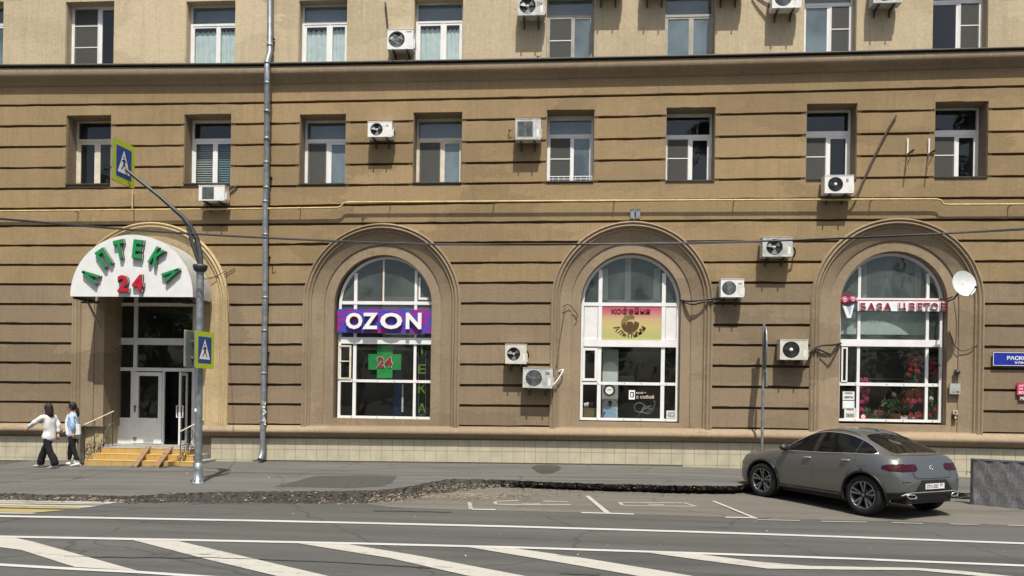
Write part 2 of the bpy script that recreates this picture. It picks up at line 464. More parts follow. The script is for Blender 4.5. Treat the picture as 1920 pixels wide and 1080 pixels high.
TXT = {}
def text_mesh(body, bold=0., extrude=0., shear=0., spacing=1.):
    key = (body, bold, extrude, shear, spacing)
    if key in TXT: return TXT[key]
    cu = bpy.data.curves.new('text', 'FONT'); cu.body = body; cu.size = 1; cu.offset = bold; cu.extrude = extrude
    cu.shear = shear; cu.space_character = spacing; cu.resolution_u = 3; cu.align_x = 'CENTER'
    o = bpy.data.objects.new('text', cu); COL.objects.link(o)
    dg = bpy.context.evaluated_depsgraph_get(); me = bpy.data.meshes.new_from_object(o.evaluated_get(dg))
    bpy.data.objects.remove(o); bpy.data.curves.remove(cu)
    a = np.array([v.co[:] for v in me.vertices]); lo, hi = a.min(0), a.max(0)
    TXT[key] = (me, lo, hi); return TXT[key]
def put_text(mb, body, c, wd, ht, mat, depth=.01, rot=0., bold=0., spacing=1., mtx=None, side=None):
    """letters on the facade, centre c = (x, z, d), fitted to width and height, standing depth proud, turned by rot"""
    me, lo, hi = text_mesh(body, bold, .5, 0, spacing)
    sx = wd / (hi[0] - lo[0]); sz = ht / (hi[1] - lo[1]); mx, my = (lo[0] + hi[0]) / 2, (lo[1] + hi[1]) / 2
    cr, sr = math.cos(rot), math.sin(rot); vs = []
    for v in me.vertices:
        u, t = (v.co.x - mx) * sx, (v.co.y - my) * sz
        dd = c[2] + (v.co.z + .5) * depth
        p = Vector((c[0] + u * cr - t * sr, -dd, c[1] + u * sr + t * cr))
        vs.append(mtx @ p if mtx else p)
    if side:
        front = [tuple(p.vertices) for p in me.polygons if p.normal.z > .5]; rest = [tuple(p.vertices) for p in me.polygons if p.normal.z <= .5]
        o = len(mb.v); mb.add(vs, front, mat); mb.add(vs, rest, side)
    else: mb.add(vs, [tuple(p.vertices) for p in me.polygons], mat)
    return mb
# ------------------------------------------------------------------ the building
XL, XR = F(-170, 600).x, F(2110, 600).x
PX = (0, 480, 940, 1400, 1910)
GR = [(198, 193, 184, 174, 162), (237, 232.6, 224, 213.7, 203.7), (276, 271.5, 265.5, 255.5, 246.5), (315.3, 311, 305, 296, 288.5),
      (354.3, 350, 343.5, 336, 330.5), (391.5, 387.5, 379.5, 373.5, 371), (424, 421, 417, 413, 412), (460.5, 459, 454, 452.5, 451),
      (496.5, 496.8, 492.5, 491.5, 490), (533, 534, 530, 530, 529.5), (570, 571.5, 568.5, 569, 570), (606.5, 609.5, 607, 609.5, 611),
      (643, 646.5, 644.5, 647, 651), (679.5, 683.5, 683.5, 686.5, 691.5), (716.5, 721, 722.5, 725.5, 732), (753, 758, 760.5, 765, 772),
      (792.5, 796.5, 799.5, 804, 813)]
CORN_T, CORN_B = (128, 125.5, 118, 108.5, 96), (164, 159.5, 151.5, 141.5, 127)
PL_B = (815, 818, 823.5, 829.5, 840)
TILE1 = (837, 842, 846.5, 852, 864.5)
def zline(row):
    pts = [F(a, b) for a, b in zip(PX, row)]
    xs = [p.x for p in pts]; zz = [p.z for p in pts]
    s0 = (zz[1] - zz[0]) / (xs[1] - xs[0]); s1 = (zz[-1] - zz[-2]) / (xs[-1] - xs[-2])
    xs = [xs[0] - 3] + xs + [xs[-1] + 4]; zz = [zz[0] - 3 * s0] + zz + [zz[-1] + 4 * s1]
    return lambda x: float(np.interp(x, xs, zz))
GZ = [zline(r) for r in GR]
ZCT, ZCB, ZPB, ZT1 = zline(CORN_T), zline(CORN_B), zline(PL_B), zline(TILE1)
HG = .035

house = thing('apartment_building', 'tan stucco apartment block with banded lower storeys, arched shop windows and flat-topped flat windows above', 'building', (0, 0, 0))

# openings: second-storey windows and the row above (photo pixels at the wall face)
FLAT2 = [  # left, right, head, sill, frame top, transom, mullion, screen, bars, look, frame material
    (124, 207.4, 216, 345.5, 227, (261, 266.5), (177, 188), None, (), 'dark', 'cream_frame'),
    (345, 432.6, 214, 344.5, 227, (260, 266), (399, 408), None, (), 'blind', 'white_frame'),
    (561, 647.8, 214, 345, 226.5, (261, 266.5), (609.6, 621.5), 'L', (), 'flat', 'white_frame'),
    (774.4, 866, 210.3, 343, 224, (259, 265), (823.7, 834), 'L', (), 'flat', 'cream_frame'),
    (1024.4, 1114, 205.6, 340.5, 222, (252, 257), (1068.5, 1076), 'L', (298,), 'flat', 'white_frame'),
    (1248.5, 1341, 201, 339, 215.6, (253, 259), (1288, 1298.5), 'L', (297,), 'dark', 'white_frame'),
    (1512, 1606.7, 194, 336, 206.7, (246, 255.6), (1546, 1557), 'L', (294,), 'dark', 'white_frame'),
    (1753, 1852.6, 190, 332.5, 202, (244, 253.7), (1787, 1798), 'L', (291,), 'dark', 'white_frame')]
FLAT3 = [
    (-84, 5, 3, 127, 12, (44, 49), (-36, -26), None, (), 'flat', 'white_frame'),
    (122, 212.6, 2, 125, 8, None, (178, 188), 'L', (49, 89), 'dark', 'white_frame'),
    (348, 440, 1, 123.5, 8, (44.5, 49), (402, 410), None, (), 'curtain', 'white_frame'),
    (559.6, 650, -1, 120.3, 5, (41.5, 46), (609, 620), None, (), 'curtain', 'white_frame'),
    (775.5, 867.8, -5, 118.3, 2, (39, 43), (822.6, 833.7), None, (), 'curtain', 'white_frame'),
    (1024, 1114.8, -13, 115.3, -3, (28, 33), (1067, 1074), 'L', (76,), 'flat', 'grey_frame'),
    (1246.7, 1341.9, -20, 111, -9, (27, 31.5), (1288, 1297), None, (), 'flat', 'grey_frame'),
    (1508.5, 1606.7, -32, 103.5, -20, (5.6, 10), (1547, 1557), 'R', (55,), 'flat', 'white_frame'),
    (1750, 1853.7, -38, 96, -26, (0, 4), (1789, 1799), 'R', (48,), 'dark', 'white_frame')]
def rect_of(w):
    l, r, h, s = w[:4]
    return (F(l, (h + s) / 2).x, F(r, (h + s) / 2).x, F((l + r) / 2, s).z, F((l + r) / 2, h).z)
R2 = [rect_of(w) for w in FLAT2]; R3 = [rect_of(w) for w in FLAT3]

# arches: outer left, outer right, outer apex, opening left, opening right, opening apex, opening bottom
ARCH = [(135, 427, 417, 192, 371, 470, 838), (566.5, 862, 419, 628, 811, 474, 785.5), (1031, 1335, 415, 1087.7, 1275.7, 473, 792), (1518, 1843, 409.5, 1574.5, 1776, 467, 796)]
class Arch: pass
AR = []
for (ol, orr, oa, il, ir, ia, ib) in ARCH:
    a = Arch(); x0, x1 = F(ol, 700).x, F(orr, 700).x
    a.cx = (x0 + x1) / 2; a.R = (x1 - x0) / 2; a.za = F((ol + orr) / 2, oa).z; a.zc = a.za - a.R
    a.zb = F((il + ir) / 2, ib).z; AR.append(a)
def arch_half(a, z, r):
    if z <= a.zc: return r
    t = r * r - (z - a.zc) ** 2
    return math.sqrt(t) if t > 0 else None

def spans(z, lo=None):
    """free stretches of wall at height z, with the edge kind"""
    cuts = []
    for a in AR:
        h = arch_half(a, z, a.R - .03)
        if h is not None: cuts.append((a.cx - h, a.cx + h))
    return cuts

def segs_row(i):
    """stretches of course i (between groove i and i + 1): list of (left edge fn, right edge fn)"""
    edges = []
    if i <= 3:
        for (l, r, zb, zt) in R2: edges.append((lambda z, l=l: l, lambda z, r=r: r))
    if i >= 5:
        for a in AR:
            def lf(z, a=a):
                h = arch_half(a, z, a.R - .03); return a.cx - h if h is not None else a.cx
            def rf(z, a=a):
                h = arch_half(a, z, a.R - .03); return a.cx + h if h is not None else a.cx
            if GZ[i](a.cx) < a.za - .02 or GZ[i + 1](a.cx) < a.za - .05: edges.append((lf, rf))
    out = []; cur = lambda z: XL
    for lf, rf in edges:
        out.append((cur, lf)); cur = rf
    out.append((cur, lambda z: XR)); return out

wall = MB(); courses = []
def course_poly(lf, rf, zt_of, zb_of, n):
    lx, rx = lf(1e-9), rf(1e-9)
    def pt(side, t):
        x = side((zt_of(0) + zb_of(0)) / 2)
        for _ in range(4):
            z = zb_of(x) + (zt_of(x) - zb_of(x)) * t; x = side(z)
        return (x, zb_of(x) + (zt_of(x) - zb_of(x)) * t)
    right = [pt(rf, k / n) for k in range(n + 1)]
    left = [pt(lf, k / n) for k in range(n, -1, -1)]
    pts = right + left
    # keep long edges on the measured line
    def mids(a, b, zf):
        k = int(abs(b - a) / .3); return [(a + (b - a) * (j + 1) / (k + 1), zf(a + (b - a) * (j + 1) / (k + 1)) + rnd.choice((0, 0, rnd.uniform(-.012, .012)))) for j in range(k)]
    top = mids(right[-1][0], left[0][0], zt_of); bot = mids(left[-1][0], right[0][0], zb_of)
    pts = right + top + left + bot
    out = []
    for p in pts:
        if not out or abs(p[0] - out[-1][0]) + abs(p[1] - out[-1][1]) > 1e-4: out.append(p)
    return out
def add_course(lf, rf, zt, zb, mat, parent, n=1, proud=None):
    p = course_poly(lf, rf, zt, zb, n)
    if len(p) < 3: return
    b = MB(); d = rnd.uniform(-.003, .003) if proud is None else proud
    b.prism(p, -.165, d, mat); courses.append(b)

for i in range(-1, 16):
    up = (lambda x: ZCB(x) + .05) if i < 0 else (lambda x, i=i: GZ[i](x) - HG)
    lo = lambda x, i=i: GZ[i + 1](x) + HG
    mat = 'stucco_ochre' if i < 9 else 'stucco_brown'
    if i == 0:       # window heads end inside this course
        prev = XL
        for (l, r, zb, zt) in R2:
            add_course(lambda z, p=prev: p, lambda z, l=l: l, up, lo, mat, None, proud=0)
            add_course(lambda z, l=l: l, lambda z, r=r: r, up, lambda x, zt=zt: zt, mat, None, proud=0)
            prev = r
        add_course(lambda z: prev, lambda z: XR, up, lo, mat, None, proud=0)
        continue
    if i < 0 or i == 4:
        xs = [XL, F(498, 300).x, XR]
        for q in range(2): add_course(lambda z, a=xs[q]: a, lambda z, b=xs[q + 1]: b, up, lo, mat, None)
        continue
    for lf, rf in segs_row(i):
        add_course(lf, rf, up, lo, mat, None, n=10 if 5 <= i <= 10 else 1)
# the recessed joints behind the courses
for i in range(0, 17):
    z0, z1 = (lambda x, i=i: GZ[i](x) - .06), (lambda x, i=i: GZ[i](x) + .06)
    rows = segs_row(min(i, 15)) if i not in (4,) else segs_row(3)
    if i in (0, 5): rows = [(lambda z: XL, lambda z: XR)]
    for lf, rf in rows:
        p = course_poly(lf, rf, z1, z0, 3)
        if len(p) >= 3: wall.prism(p, -.21, -.16, 'stucco_brown' if i > 8 else 'stucco_ochre')
# upper storey: stucco between and above the windows
ztop = 15.5
prev = XL
zsill = lambda x: ZCT(x) - .03
for (l, r, zb, zt) in R3 + [(XR, XR, 0, 0)]:
    if l > prev + .05:
        wall.prism([(prev, zsill(prev)), (l, zsill(l)), (l, ztop), (prev, ztop)], -.30, -.02, 'stucco_upper')
    if r > l + .01:
        wall.prism([(l, zt), (r, zt), (r, ztop), (l, ztop)], -.30, -.02, 'stucco_upper')
        wall.prism([(l, zsill(l)), (r, zsill(r)), (r, zb), (l, zb)], -.30, -.02, 'stucco_upper')
    prev = r
# reveals of the flat windows
DW, DW3 = -.43, -.27           # window planes
for rows, d0, mat, DW_ in ((R2, -.003, 'stucco_trim', DW), (R3, -.023, 'stucco_upper', DW3)):
    for (l, r, zb, zt) in rows:
        t = .012
        wall.fb(l - .12, l + t, zb - .02, zt + .1, DW_ - .1, d0 - .03, mat); wall.fb(r - t, r + .12, zb - .02, zt + .1, DW_ - .1, d0 - .03, mat)
        wall.fb(l - .1, r + .1, zt - t, zt + .12, DW_ - .09, d0 - .035, mat)
        wall.fb(l - .1, r + .1, zb - .1, zb + t, DW_ - .09, d0 - .04, 'stucco_trim')
wall_o = wall.build('wall', house)
for b in courses: b.build('rusticated_course', wall_o)

# cornice: half-round over the banded storeys, dark metal flashing on top
def sweep_h(mb, prof, xs, mat, close=True):
    """profile (depth, height offset) swept along x; base height from zfun"""
    n = len(prof); vs = []
    for x, z in xs:
        for d, h in prof: vs.append((x, -d, z + h))
    fs = [(k * n + j, (k + 1) * n + j, (k + 1) * n + j + 1, k * n + j + 1) for k in range(len(xs) - 1) for j in range(n - 1)]
    mb.add(vs, fs, mat, True)
    mb.add(vs, [tuple(range(n)), tuple(range((len(xs) - 1) * n, len(xs) * n))[::-1]], mat)
xs = [XL + (XR - XL) * k / 24 for k in range(25)]
def swp(mb, top, bot, prof, mat, xs=xs):
    n = len(prof); vs = []
    for x in xs:
        zt, zb = top(x), bot(x)
        for d, h in prof: vs.append((x, -d, zb + (zt - zb) * h))
    mb.add(vs, [(k * n + j, (k + 1) * n + j, (k + 1) * n + j + 1, k * n + j + 1) for k in range(len(xs) - 1) for j in range(n - 1)], mat, True)
    mb.add(vs, [tuple(range(n))[::-1], tuple(range((len(xs) - 1) * n, len(xs) * n))], mat)
cb = MB()
prof = [(-.05, 0), (.0, 0), (.02, .03)] + [(.04, .06), (.06, .14), (.10, .23), (.16, .31), (.205, .385), (.225, .46), (.235, .56), (.235, .68), (.225, .78), (.205, .86)] + [(.10, .90), (-.05, .93)]
swp(cb, ZCT, ZCB, prof, 'stucco_trim'); co = cb.build('cornice', house)
fl = MB(); swp(fl, ZCT, ZCB, [(-.05, .91), (.20, .91), (.27, .88), (.285, .93), (.26, 1.0), (-.05, 1.02)], 'flashing'); fl.build('cornice_flashing', house)

# plinth moulding and tiled plinth, broken by the entrance
ENL, ENR = F(150, 800).x, F(381, 800).x
def xrange_(a, b): return [a + (b - a) * k / 16 for k in range(17)]
for a, b in ((XL, ENL), (ENR, XR)):
    pm = MB(); prof = [(-.05, 0.02), (.03, 0.02)] + [(.03 + .17 * math.sin(math.pi * t) ** .75, .03 + .9 * t) for t in [k / 12 for k in range(0, 13)]] + [(.03, .97), (-.05, 1.0)]
    swp(pm, lambda x: GZ[16](x) - .005, ZPB, prof, 'stucco_trim', xrange_(a, b)); pm.build('plinth_moulding', house)
pl = MB()
for a, b in ((XL, ENL + .02), (ENR - .02, XR)):
    pl.prism([(a, -.8), (b, -.8)] + [(x, ZPB(x) + .03) for x in xrange_(a, b)[::-1]], -.3, .012, 'tile_joint')
pl_o = pl.build('plinth', house)
tile_me = None
tx = XL; TW = .302
def tile_at(x0, x1, z0, z1):
    t = MB(); t.fb(x0 + .004, x1 - .004, z0 + .004, z1 - .004, .0, .022 + rnd.uniform(-.001, .001), 'tile_beige'); t.build('tile', pl_o)
def zfoot(x): return zs(x, 0) - .02
while tx < XR - .1:
    x0, x1 = tx, tx + TW; m = (x0 + x1) / 2
    if not (x1 > ENL - .02 and x0 < ENR + .02) and F(-90, 850).x < m < F(2010, 850).x:
        za = ZT1(m)
        tile_at(x0, x1, za, min(za + .302, ZPB(m) + .02))
        tile_at(x0, x1, max(za - .302, zfoot(m)), za)
        if za - .302 > zfoot(m) + .06: tile_at(x0, x1, zfoot(m), za - .302)
    tx += TW

# arch mouldings
def arch_path(a, r, nb=24, zb=None):
    zb = a.zb if zb is None else zb
    return [(a.cx - r, zb)] + [(a.cx - r * math.cos(math.pi * k / nb), a.zc + r * math.sin(math.pi * k / nb)) for k in range(nb + 1)] + [(a.cx + r, zb)]
def arch_sweep(mb, a, prof, mat, zb, nb=36, left=None):
    """prof: (radius, depth) list"""
    n = len(prof); cols = []
    npth = nb + 3
    vs = []
    for r, d in prof:
        for x, z in arch_path(a, r, nb, zb): vs.append((x, -d, z))
    fs = [(j * npth + k, j * npth + k + 1, (j + 1) * npth + k + 1, (j + 1) * npth + k)[::-1] for j in range(n - 1) for k in range(npth - 1)]
    if left:      # the left leg keeps its own coat of paint
        lf = [f for f in fs if (f[0] % npth) < 5 or (f[1] % npth) < 5]; rt = [f for f in fs if f not in set(lf)]
        mb.add(vs, lf, left, True); mb.add(vs, rt, mat, True)
    else: mb.add(vs, fs, mat, True)
    return mb
def roll(r0, r1, d, hgt, n=5):
    return [(r0 + (r1 - r0) * k / n, d + hgt * math.sin(math.pi * k / n)) for k in range(n + 1)]
RING = []
for q, a in enumerate(AR):
    il, ir = ARCH[q][3], ARCH[q][4]
    ri = (F(ir, 700, -.12).x - F(il, 700, -.12).x) / 2 + .0
    a.cxi = (F(ir, 700, -.12).x + F(il, 700, -.12).x) / 2
    a.ri = ri; mat = 'stucco_cream' if q == 0 else 'stucco_trim'; lm = 'stucco_trim' if q == 0 else None
    Ro = a.R; band = Ro - ri
    dd = -.13 if q else -.07
    zl = GZ[16](a.cx) - .10
    m = MB()
    prof = [(Ro, -.12), (Ro, .045)] + roll(Ro - .004, Ro - .07, .045, .035) + [(Ro - .082, .03)] + roll(Ro - .085, Ro - .165, .03, .05) + [(Ro - .18, .01)] + roll(Ro - .185, Ro - .235, .005, .03)
    prof += [(Ro - .235, -.005), (Ro - .26, -.02)]
    arch_sweep(m, a, prof, mat, zl, left=lm)
    o1 = m.build('arch_moulding', house)
    # splayed cove, then the flat ring round the opening
    m = MB(); ring0 = ri + band * .33
    arch_sweep(m, a, [(Ro - .26, -.02), (ring0, dd)], mat, zl, left=lm)
    m.build('arch_splay', house); m = MB()
    # flat inner ring and reveal of the opening, stepped back a little
    deep = -.62 if q else -.95
    arch_sweep(m, a, [(ring0, dd), (ring0, dd - .03)], mat, zl, left=lm); arch_sweep(m, a, [(ring0, dd - .03), (ri, dd - .03)], mat, zl, left=lm); arch_sweep(m, a, [(ri, dd - .03), (ri, deep)], mat, zl, left=lm)
    m.build('arch_ring', house)
    if q:      # masonry under the opening
        m = MB(); m.fb(a.cx - ring0, a.cx + ring0, zl - .1, a.zb, deep, dd - .0305, mat)
        m.fb(a.cx - Ro + .02, a.cx + Ro - .02, zl - .1, zl + .09, -.3, -.001, mat); m.build('window_apron', house)

# ------------------------------------------------------------------ flat windows
def pane_box(name, mat, x0, x1, z0, z1, d, parent, t=.006):
    m = MB(); m.fb(x0, x1, z0, z1, d - t / 2, d + t / 2, mat); return m.build(name, parent)
def cloth(x0, x1, z0, z1, d, mat, parent, name='curtain', folds=9, amp=.03, dip=0.):
    m = MB(); n = folds * 8; vs = []
    ph = rnd.uniform(0, 6)
    for k in range(n + 1):
        t = k / n; x = x0 + (x1 - x0) * t
        dd = d - amp * (math.sin(t * folds * 6.28 + ph) + .5 * math.sin(t * folds * 2.3 * 6.28 + 2 * ph)) - amp
        vs += [(x, -dd, z0), (x + rnd.uniform(-.004, .004), -(d - amp * 1.2 + (dd - d) * .3), z1 - dip * (.5 + .5 * math.sin(t * folds * 6.28)))]
    m.add(vs, [(2 * k, 2 * k + 2, 2 * k + 3, 2 * k + 1) for k in range(n)], mat, True); return m.build(name, parent)
def flat_window(wd, rc, DW=DW):
    l, r, hd, sl, ft, tr, mu, scr, bars, look, fmat = wd
    X0, X1, Z0, Z1 = rc; d = DW
    pc = (l + r) / 2
    mx0, mx1 = F(mu[0], 280, d).x, F(mu[1], 280, d).x; sw = (mx1 - mx0) * .40; mx0, mx1 = mx0 + sw, mx1 - sw
    ztr = (F(pc, tr[1], d).z, F(pc, tr[0], d).z) if tr else None
    zt = F(pc, ft, d).z; fwd = .055
    f = MB()
    lx, rx = X0 + .012, X1 - .012
    f.fb(lx, lx + fwd, Z0, Z1, d - .06, d, fmat); f.fb(rx - fwd, rx, Z0, Z1, d - .06, d, fmat)
    f.fb(lx + fwd, rx - fwd, Z0, Z0 + fwd, d - .06, d - .001, fmat); f.fb(lx + fwd, rx - fwd, min(zt - fwd, Z1 - .05), Z1, d - .06, d - .001, fmat)
    zhi = ztr[0] if ztr else min(zt - fwd, Z1 - .05)
    if ztr: f.fb(lx + fwd, rx - fwd, ztr[0], ztr[1], d - .06, d - .001, fmat)
    f.fb(mx0, mx1, Z0 + fwd, zhi, d - .06, d - .002, fmat)
    root = f.build('window', house)
    # sashes
    s = MB(); lights = [(lx + fwd, mx0, 'L'), (mx1, rx - fwd, 'R')]
    for a, b, k in lights:
        z0, z1 = Z0 + fwd, zhi
        for bx in ((a, a + sw, z0, z1), (b - sw, b, z0, z1), (a + sw, b - sw, z0, z0 + sw), (a + sw, b - sw, z1 - sw, z1)):
            s.fb(bx[0], bx[1], bx[2], bx[3], d - .05, d - .012, fmat)
    s.build('sash', root)
    gm = {'dark': 'glass_clear', 'flat': 'glass_flat', 'curtain': 'glass_clear', 'blind': 'glass_clear'}[look]
    if ztr: pane_box('pane', gm if look != 'curtain' else 'glass_flat', lx + fwd, rx - fwd, ztr[1], min(zt - fwd, Z1 - .05), d - .03, root)
    for a, b, k in lights:
        pane_box('pane', gm, a + sw, b - sw, Z0 + fwd + sw, zhi - sw, d - .03, root)
        if scr == k:
            q = MB(); za, zb = Z0 + fwd + .01, zhi - .01
            q.fb(a + .02, b - .02, za, zb, d - .006, d - .004, 'mosquito_mesh')
            for bx in ((a + .005, a + .03, za, zb), (b - .03, b - .005, za, zb), (a + .03, b - .03, za, za + .025), (a + .03, b - .03, zb - .025, zb)):
                q.fb(*bx, d - .011, d + .004, fmat)
            for by in bars:
                zz = F(pc, by, d).z; q.fb(a + .03, b - .03, zz - .012, zz + .012, d - .011, d + .004, 'white_frame')
            q.build('mosquito_screen', root)
        if look == 'curtain': cloth(a - .03, b + .03, Z0 + .02, zhi - .08 - rnd.uniform(0, .05), d - .07, 'curtain_white', root, folds=5, amp=.018, dip=.05)
        if look == 'blind':
            q = MB(); zz = Z0 + fwd + .06
            while zz < zhi - .05:
                q.hexa([(a, -(d - .10), zz), (b, -(d - .10), zz), (b, -(d - .12), zz + .045), (a, -(d - .12), zz + .045)],
                       [(a, -(d - .103), zz + .003), (b, -(d - .103), zz + .003), (b, -(d - .123), zz + .048), (a, -(d - .123), zz + .048)], 'blind_grey' if k == 'L' else 'blind_teal')
                zz += .065
            structure(q.build('blind', root), 'stuff')
    # sill flashing
    q = MB(); q.fb(X0 + .005, X1 - .005, Z0 - .018, Z0 - .004 + .02, d + .002, .035, 'flashing'); q.build('sill', root)
    # dark room behind
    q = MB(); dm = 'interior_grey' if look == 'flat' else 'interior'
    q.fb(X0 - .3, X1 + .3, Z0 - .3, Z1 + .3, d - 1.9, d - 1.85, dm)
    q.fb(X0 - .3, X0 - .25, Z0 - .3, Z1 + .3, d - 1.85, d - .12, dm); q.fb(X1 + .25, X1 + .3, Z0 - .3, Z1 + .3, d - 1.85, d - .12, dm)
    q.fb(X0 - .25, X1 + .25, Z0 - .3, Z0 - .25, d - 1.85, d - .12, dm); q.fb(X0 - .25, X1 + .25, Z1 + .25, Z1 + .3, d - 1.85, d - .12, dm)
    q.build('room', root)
    return root
W2 = [flat_window(w_, r_) for w_, r_ in zip(FLAT2, R2)]
W3 = [flat_window(w_, r_, DW3) for w_, r_ in zip(FLAT3, R3)]
for o_, lab in ((W2[1], 'window with lowered slatted blinds'),): o_['label'] = lab
# low railing across the fifth window
X0, X1, Z0, Z1 = R2[4]
q = MB(); z1 = F(1069, 329).z
q.tube([(X0 + .03, .10, z1), (X1 - .03, .10, z1)], .012, 'white_frame', 6)
q.tube([(X0 + .03, .10, z1 - .07), (X1 - .03, .10, z1 - .07)], .009, 'white_frame', 6)
for k in range(9):
    x = X0 + .04 + (X1 - X0 - .08) * k / 8; q.tube([(x, .10, Z0 + .02), (x, .10, z1)], .007, 'white_frame', 6)
q.build('window_rail', W2[4])

# ------------------------------------------------------------------ arched shop windows
DA = -.36
def arch_clip_poly(a, x0, x1, z0, z1, r, cx, n=14):
    """rectangle cut by the arch head of radius r"""
    pts = [(x0, z0), (x1, z0)]
    def top(x):
        t = r * r - (x - cx) ** 2; t = math.sqrt(t) if t > 0 else 0
        return min(z1, a.zc + t)
    for k in range(n + 1):
        x = x1 + (x0 - x1) * k / n; pts.append((x, top(x)))
    return pts
def arch_window(q, frame, v1, v2, hs, extra_v=(), panes_low=True, sash=None):
    """frame: (left px, right px, bottom px); v1/v2: px pairs of the posts; hs: px row pairs of the bars, from the top down"""
    a = AR[q]; d = DA; pc = (frame[0] + frame[1]) / 2
    il, ir = a.cxi - a.ri + .012, a.cxi + a.ri - .012
    zb = F(pc, frame[2], d).z; f = MB(); fm = 'white_frame'
    fl_, fr_ = F(frame[0], 700, d).x, F(frame[1], 700, d).x
    V = [(F(v[0], 700, d).x, F(v[1], 700, d).x) for v in (v1, v2)]
    H = [(F(pc, h[1], d).z, F(pc, h[0], d).z) for h in hs]
    lw = .075; ro = a.ri - .012; rin = ro - lw
    # arched outer frame
    n = 28; vs = []
    ring_o = [(a.cxi + ro * math.cos(math.pi * k / n), a.zc + ro * math.sin(math.pi * k / n)) for k in range(n + 1)]
    ring_i = [(a.cxi + rin * math.cos(math.pi * k / n), a.zc + rin * math.sin(math.pi * k / n)) for k in range(n + 1)]
    for dd in (d, d - .07):
        vs += [(x, -dd, z) for x, z in ring_o] + [(x, -dd, z) for x, z in ring_i]
    m_ = n + 1; fs = []
    for k in range(n):
        fs += [(k, k + 1, m_ + k + 1, m_ + k)[::-1], (m_ + k, m_ + k + 1, 3 * m_ + k + 1, 3 * m_ + k)[::-1]]
    f.add(vs, fs, fm)
    f.fb(a.cxi - ro, a.cxi - rin, zb, a.zc, d - .07, d, fm); f.fb(a.cxi + rin, a.cxi + ro, zb, a.zc, d - .07, d, fm)
    zbb = zb + .07
    f.fb(a.cxi - rin, a.cxi + rin, zb, zbb, d - .07, d + .002, fm)
    for (x0, x1) in V:
        top = a.zc + math.sqrt(max(0, rin ** 2 - max(abs(x0 - a.cxi), abs(x1 - a.cxi)) ** 2)) + .02
        f.fb(x0, x1, zbb, top, d - .07, d - .003, fm)
    for k, (z0, z1) in enumerate(H):
        hw = rin if z1 < a.zc else math.sqrt(max(0, rin ** 2 - (z1 - a.zc) ** 2))
        prd = .03 if k == 1 else .004
        f.fb(a.cxi - hw, a.cxi + hw, z0, z1, d - .07, d + prd, fm)
    for (x0, x1, z0, z1) in extra_v:
        f.fb(x0, x1, z0, z1, d - .06, d - .01, 'cream_frame')
    root = f.build('arched_window', house)
    # panes: each light its own
    xsplit = [a.cxi - rin, V[0][0], V[0][1], V[1][0], V[1][1], a.cxi + rin]
    zsplit = [(H[0][1], 99), (H[1][1], H[0][0]), (H[2][1], H[1][0]), (zbb, H[2][0])]
    for kz, (z0, z1) in enumerate(zsplit):
        for kx in range(3):
            x0, x1 = xsplit[2 * kx], xsplit[2 * kx + 1]
            p = MB(); p.prism(arch_clip_poly(a, x0, x1, z0, z1, rin, a.cxi, 10), d - .035, d - .03, 'glass_dusty' if kz < 2 else 'glass_clear'); p.build('pane', root)
    b = MB()
    for px_ in (frame[0] + 30, pc - 12, pc + 20, frame[1] - 25):
        x = F(px_, 700, d).x
        for z in ((H[2][0] + H[2][1]) / 2, zb + .035): b.lathe([(.012, 0), (.012, .006), (0, .008)], 'flashing', (x, -(d + .012), z), 'y', 8)
    structure(b.build('bolt', root), 'stuff')
    a.win = root; a.V = V; a.H = H; a.zbw = zb; a.rin = rin; a.d = d
    # the room behind
    m = MB(); w0, w1 = a.cxi - a.ri - .5, a.cxi + a.ri + .5; dz0, dz1 = zb - .35, a.za
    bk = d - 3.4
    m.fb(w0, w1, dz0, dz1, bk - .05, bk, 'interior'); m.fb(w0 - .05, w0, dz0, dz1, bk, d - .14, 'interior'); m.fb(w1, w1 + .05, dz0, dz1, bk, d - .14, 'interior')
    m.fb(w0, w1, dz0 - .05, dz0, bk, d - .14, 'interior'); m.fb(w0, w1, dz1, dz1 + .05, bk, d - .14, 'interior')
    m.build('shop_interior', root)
    return root
a = AR[1]
arch_window(1, (631, 809, 785), (661.5, 667.5), (775, 780), ((565, 571), (633, 645), (712, 717)),
            extra_v=[(F(718, 500, DA).x, F(720.8, 500, DA).x, F(720, 565, DA).z, F(720, 483, DA).z)])
arch_window(2, (1091, 1275, 789), (1120, 1127), (1239, 1246), ((567.5, 574), (638, 650.5), (716.5, 722)))
arch_window(3, (1574.5, 1774.5, 791), (1606.5, 1612), (1735, 1740.5), ((559, 564.5), (637, 650), (718, 724)))
# lower mezzanine ceiling / inner wall seen through the upper lights
for q, (zpx, mat) in {1: (640, 'interior'), 2: (640, 'interior_grey'), 3: (640, 'interior_grey')}.items():
    a = AR[q]; m = MB(); z = F(720, zpx, DA).z
    m.fb(a.cxi - a.ri - .4, a.cxi + a.ri + .4, z - .04, z + .04, DA - 3.3, DA - .13, 'interior_grey'); m.build('ceiling', a.win)
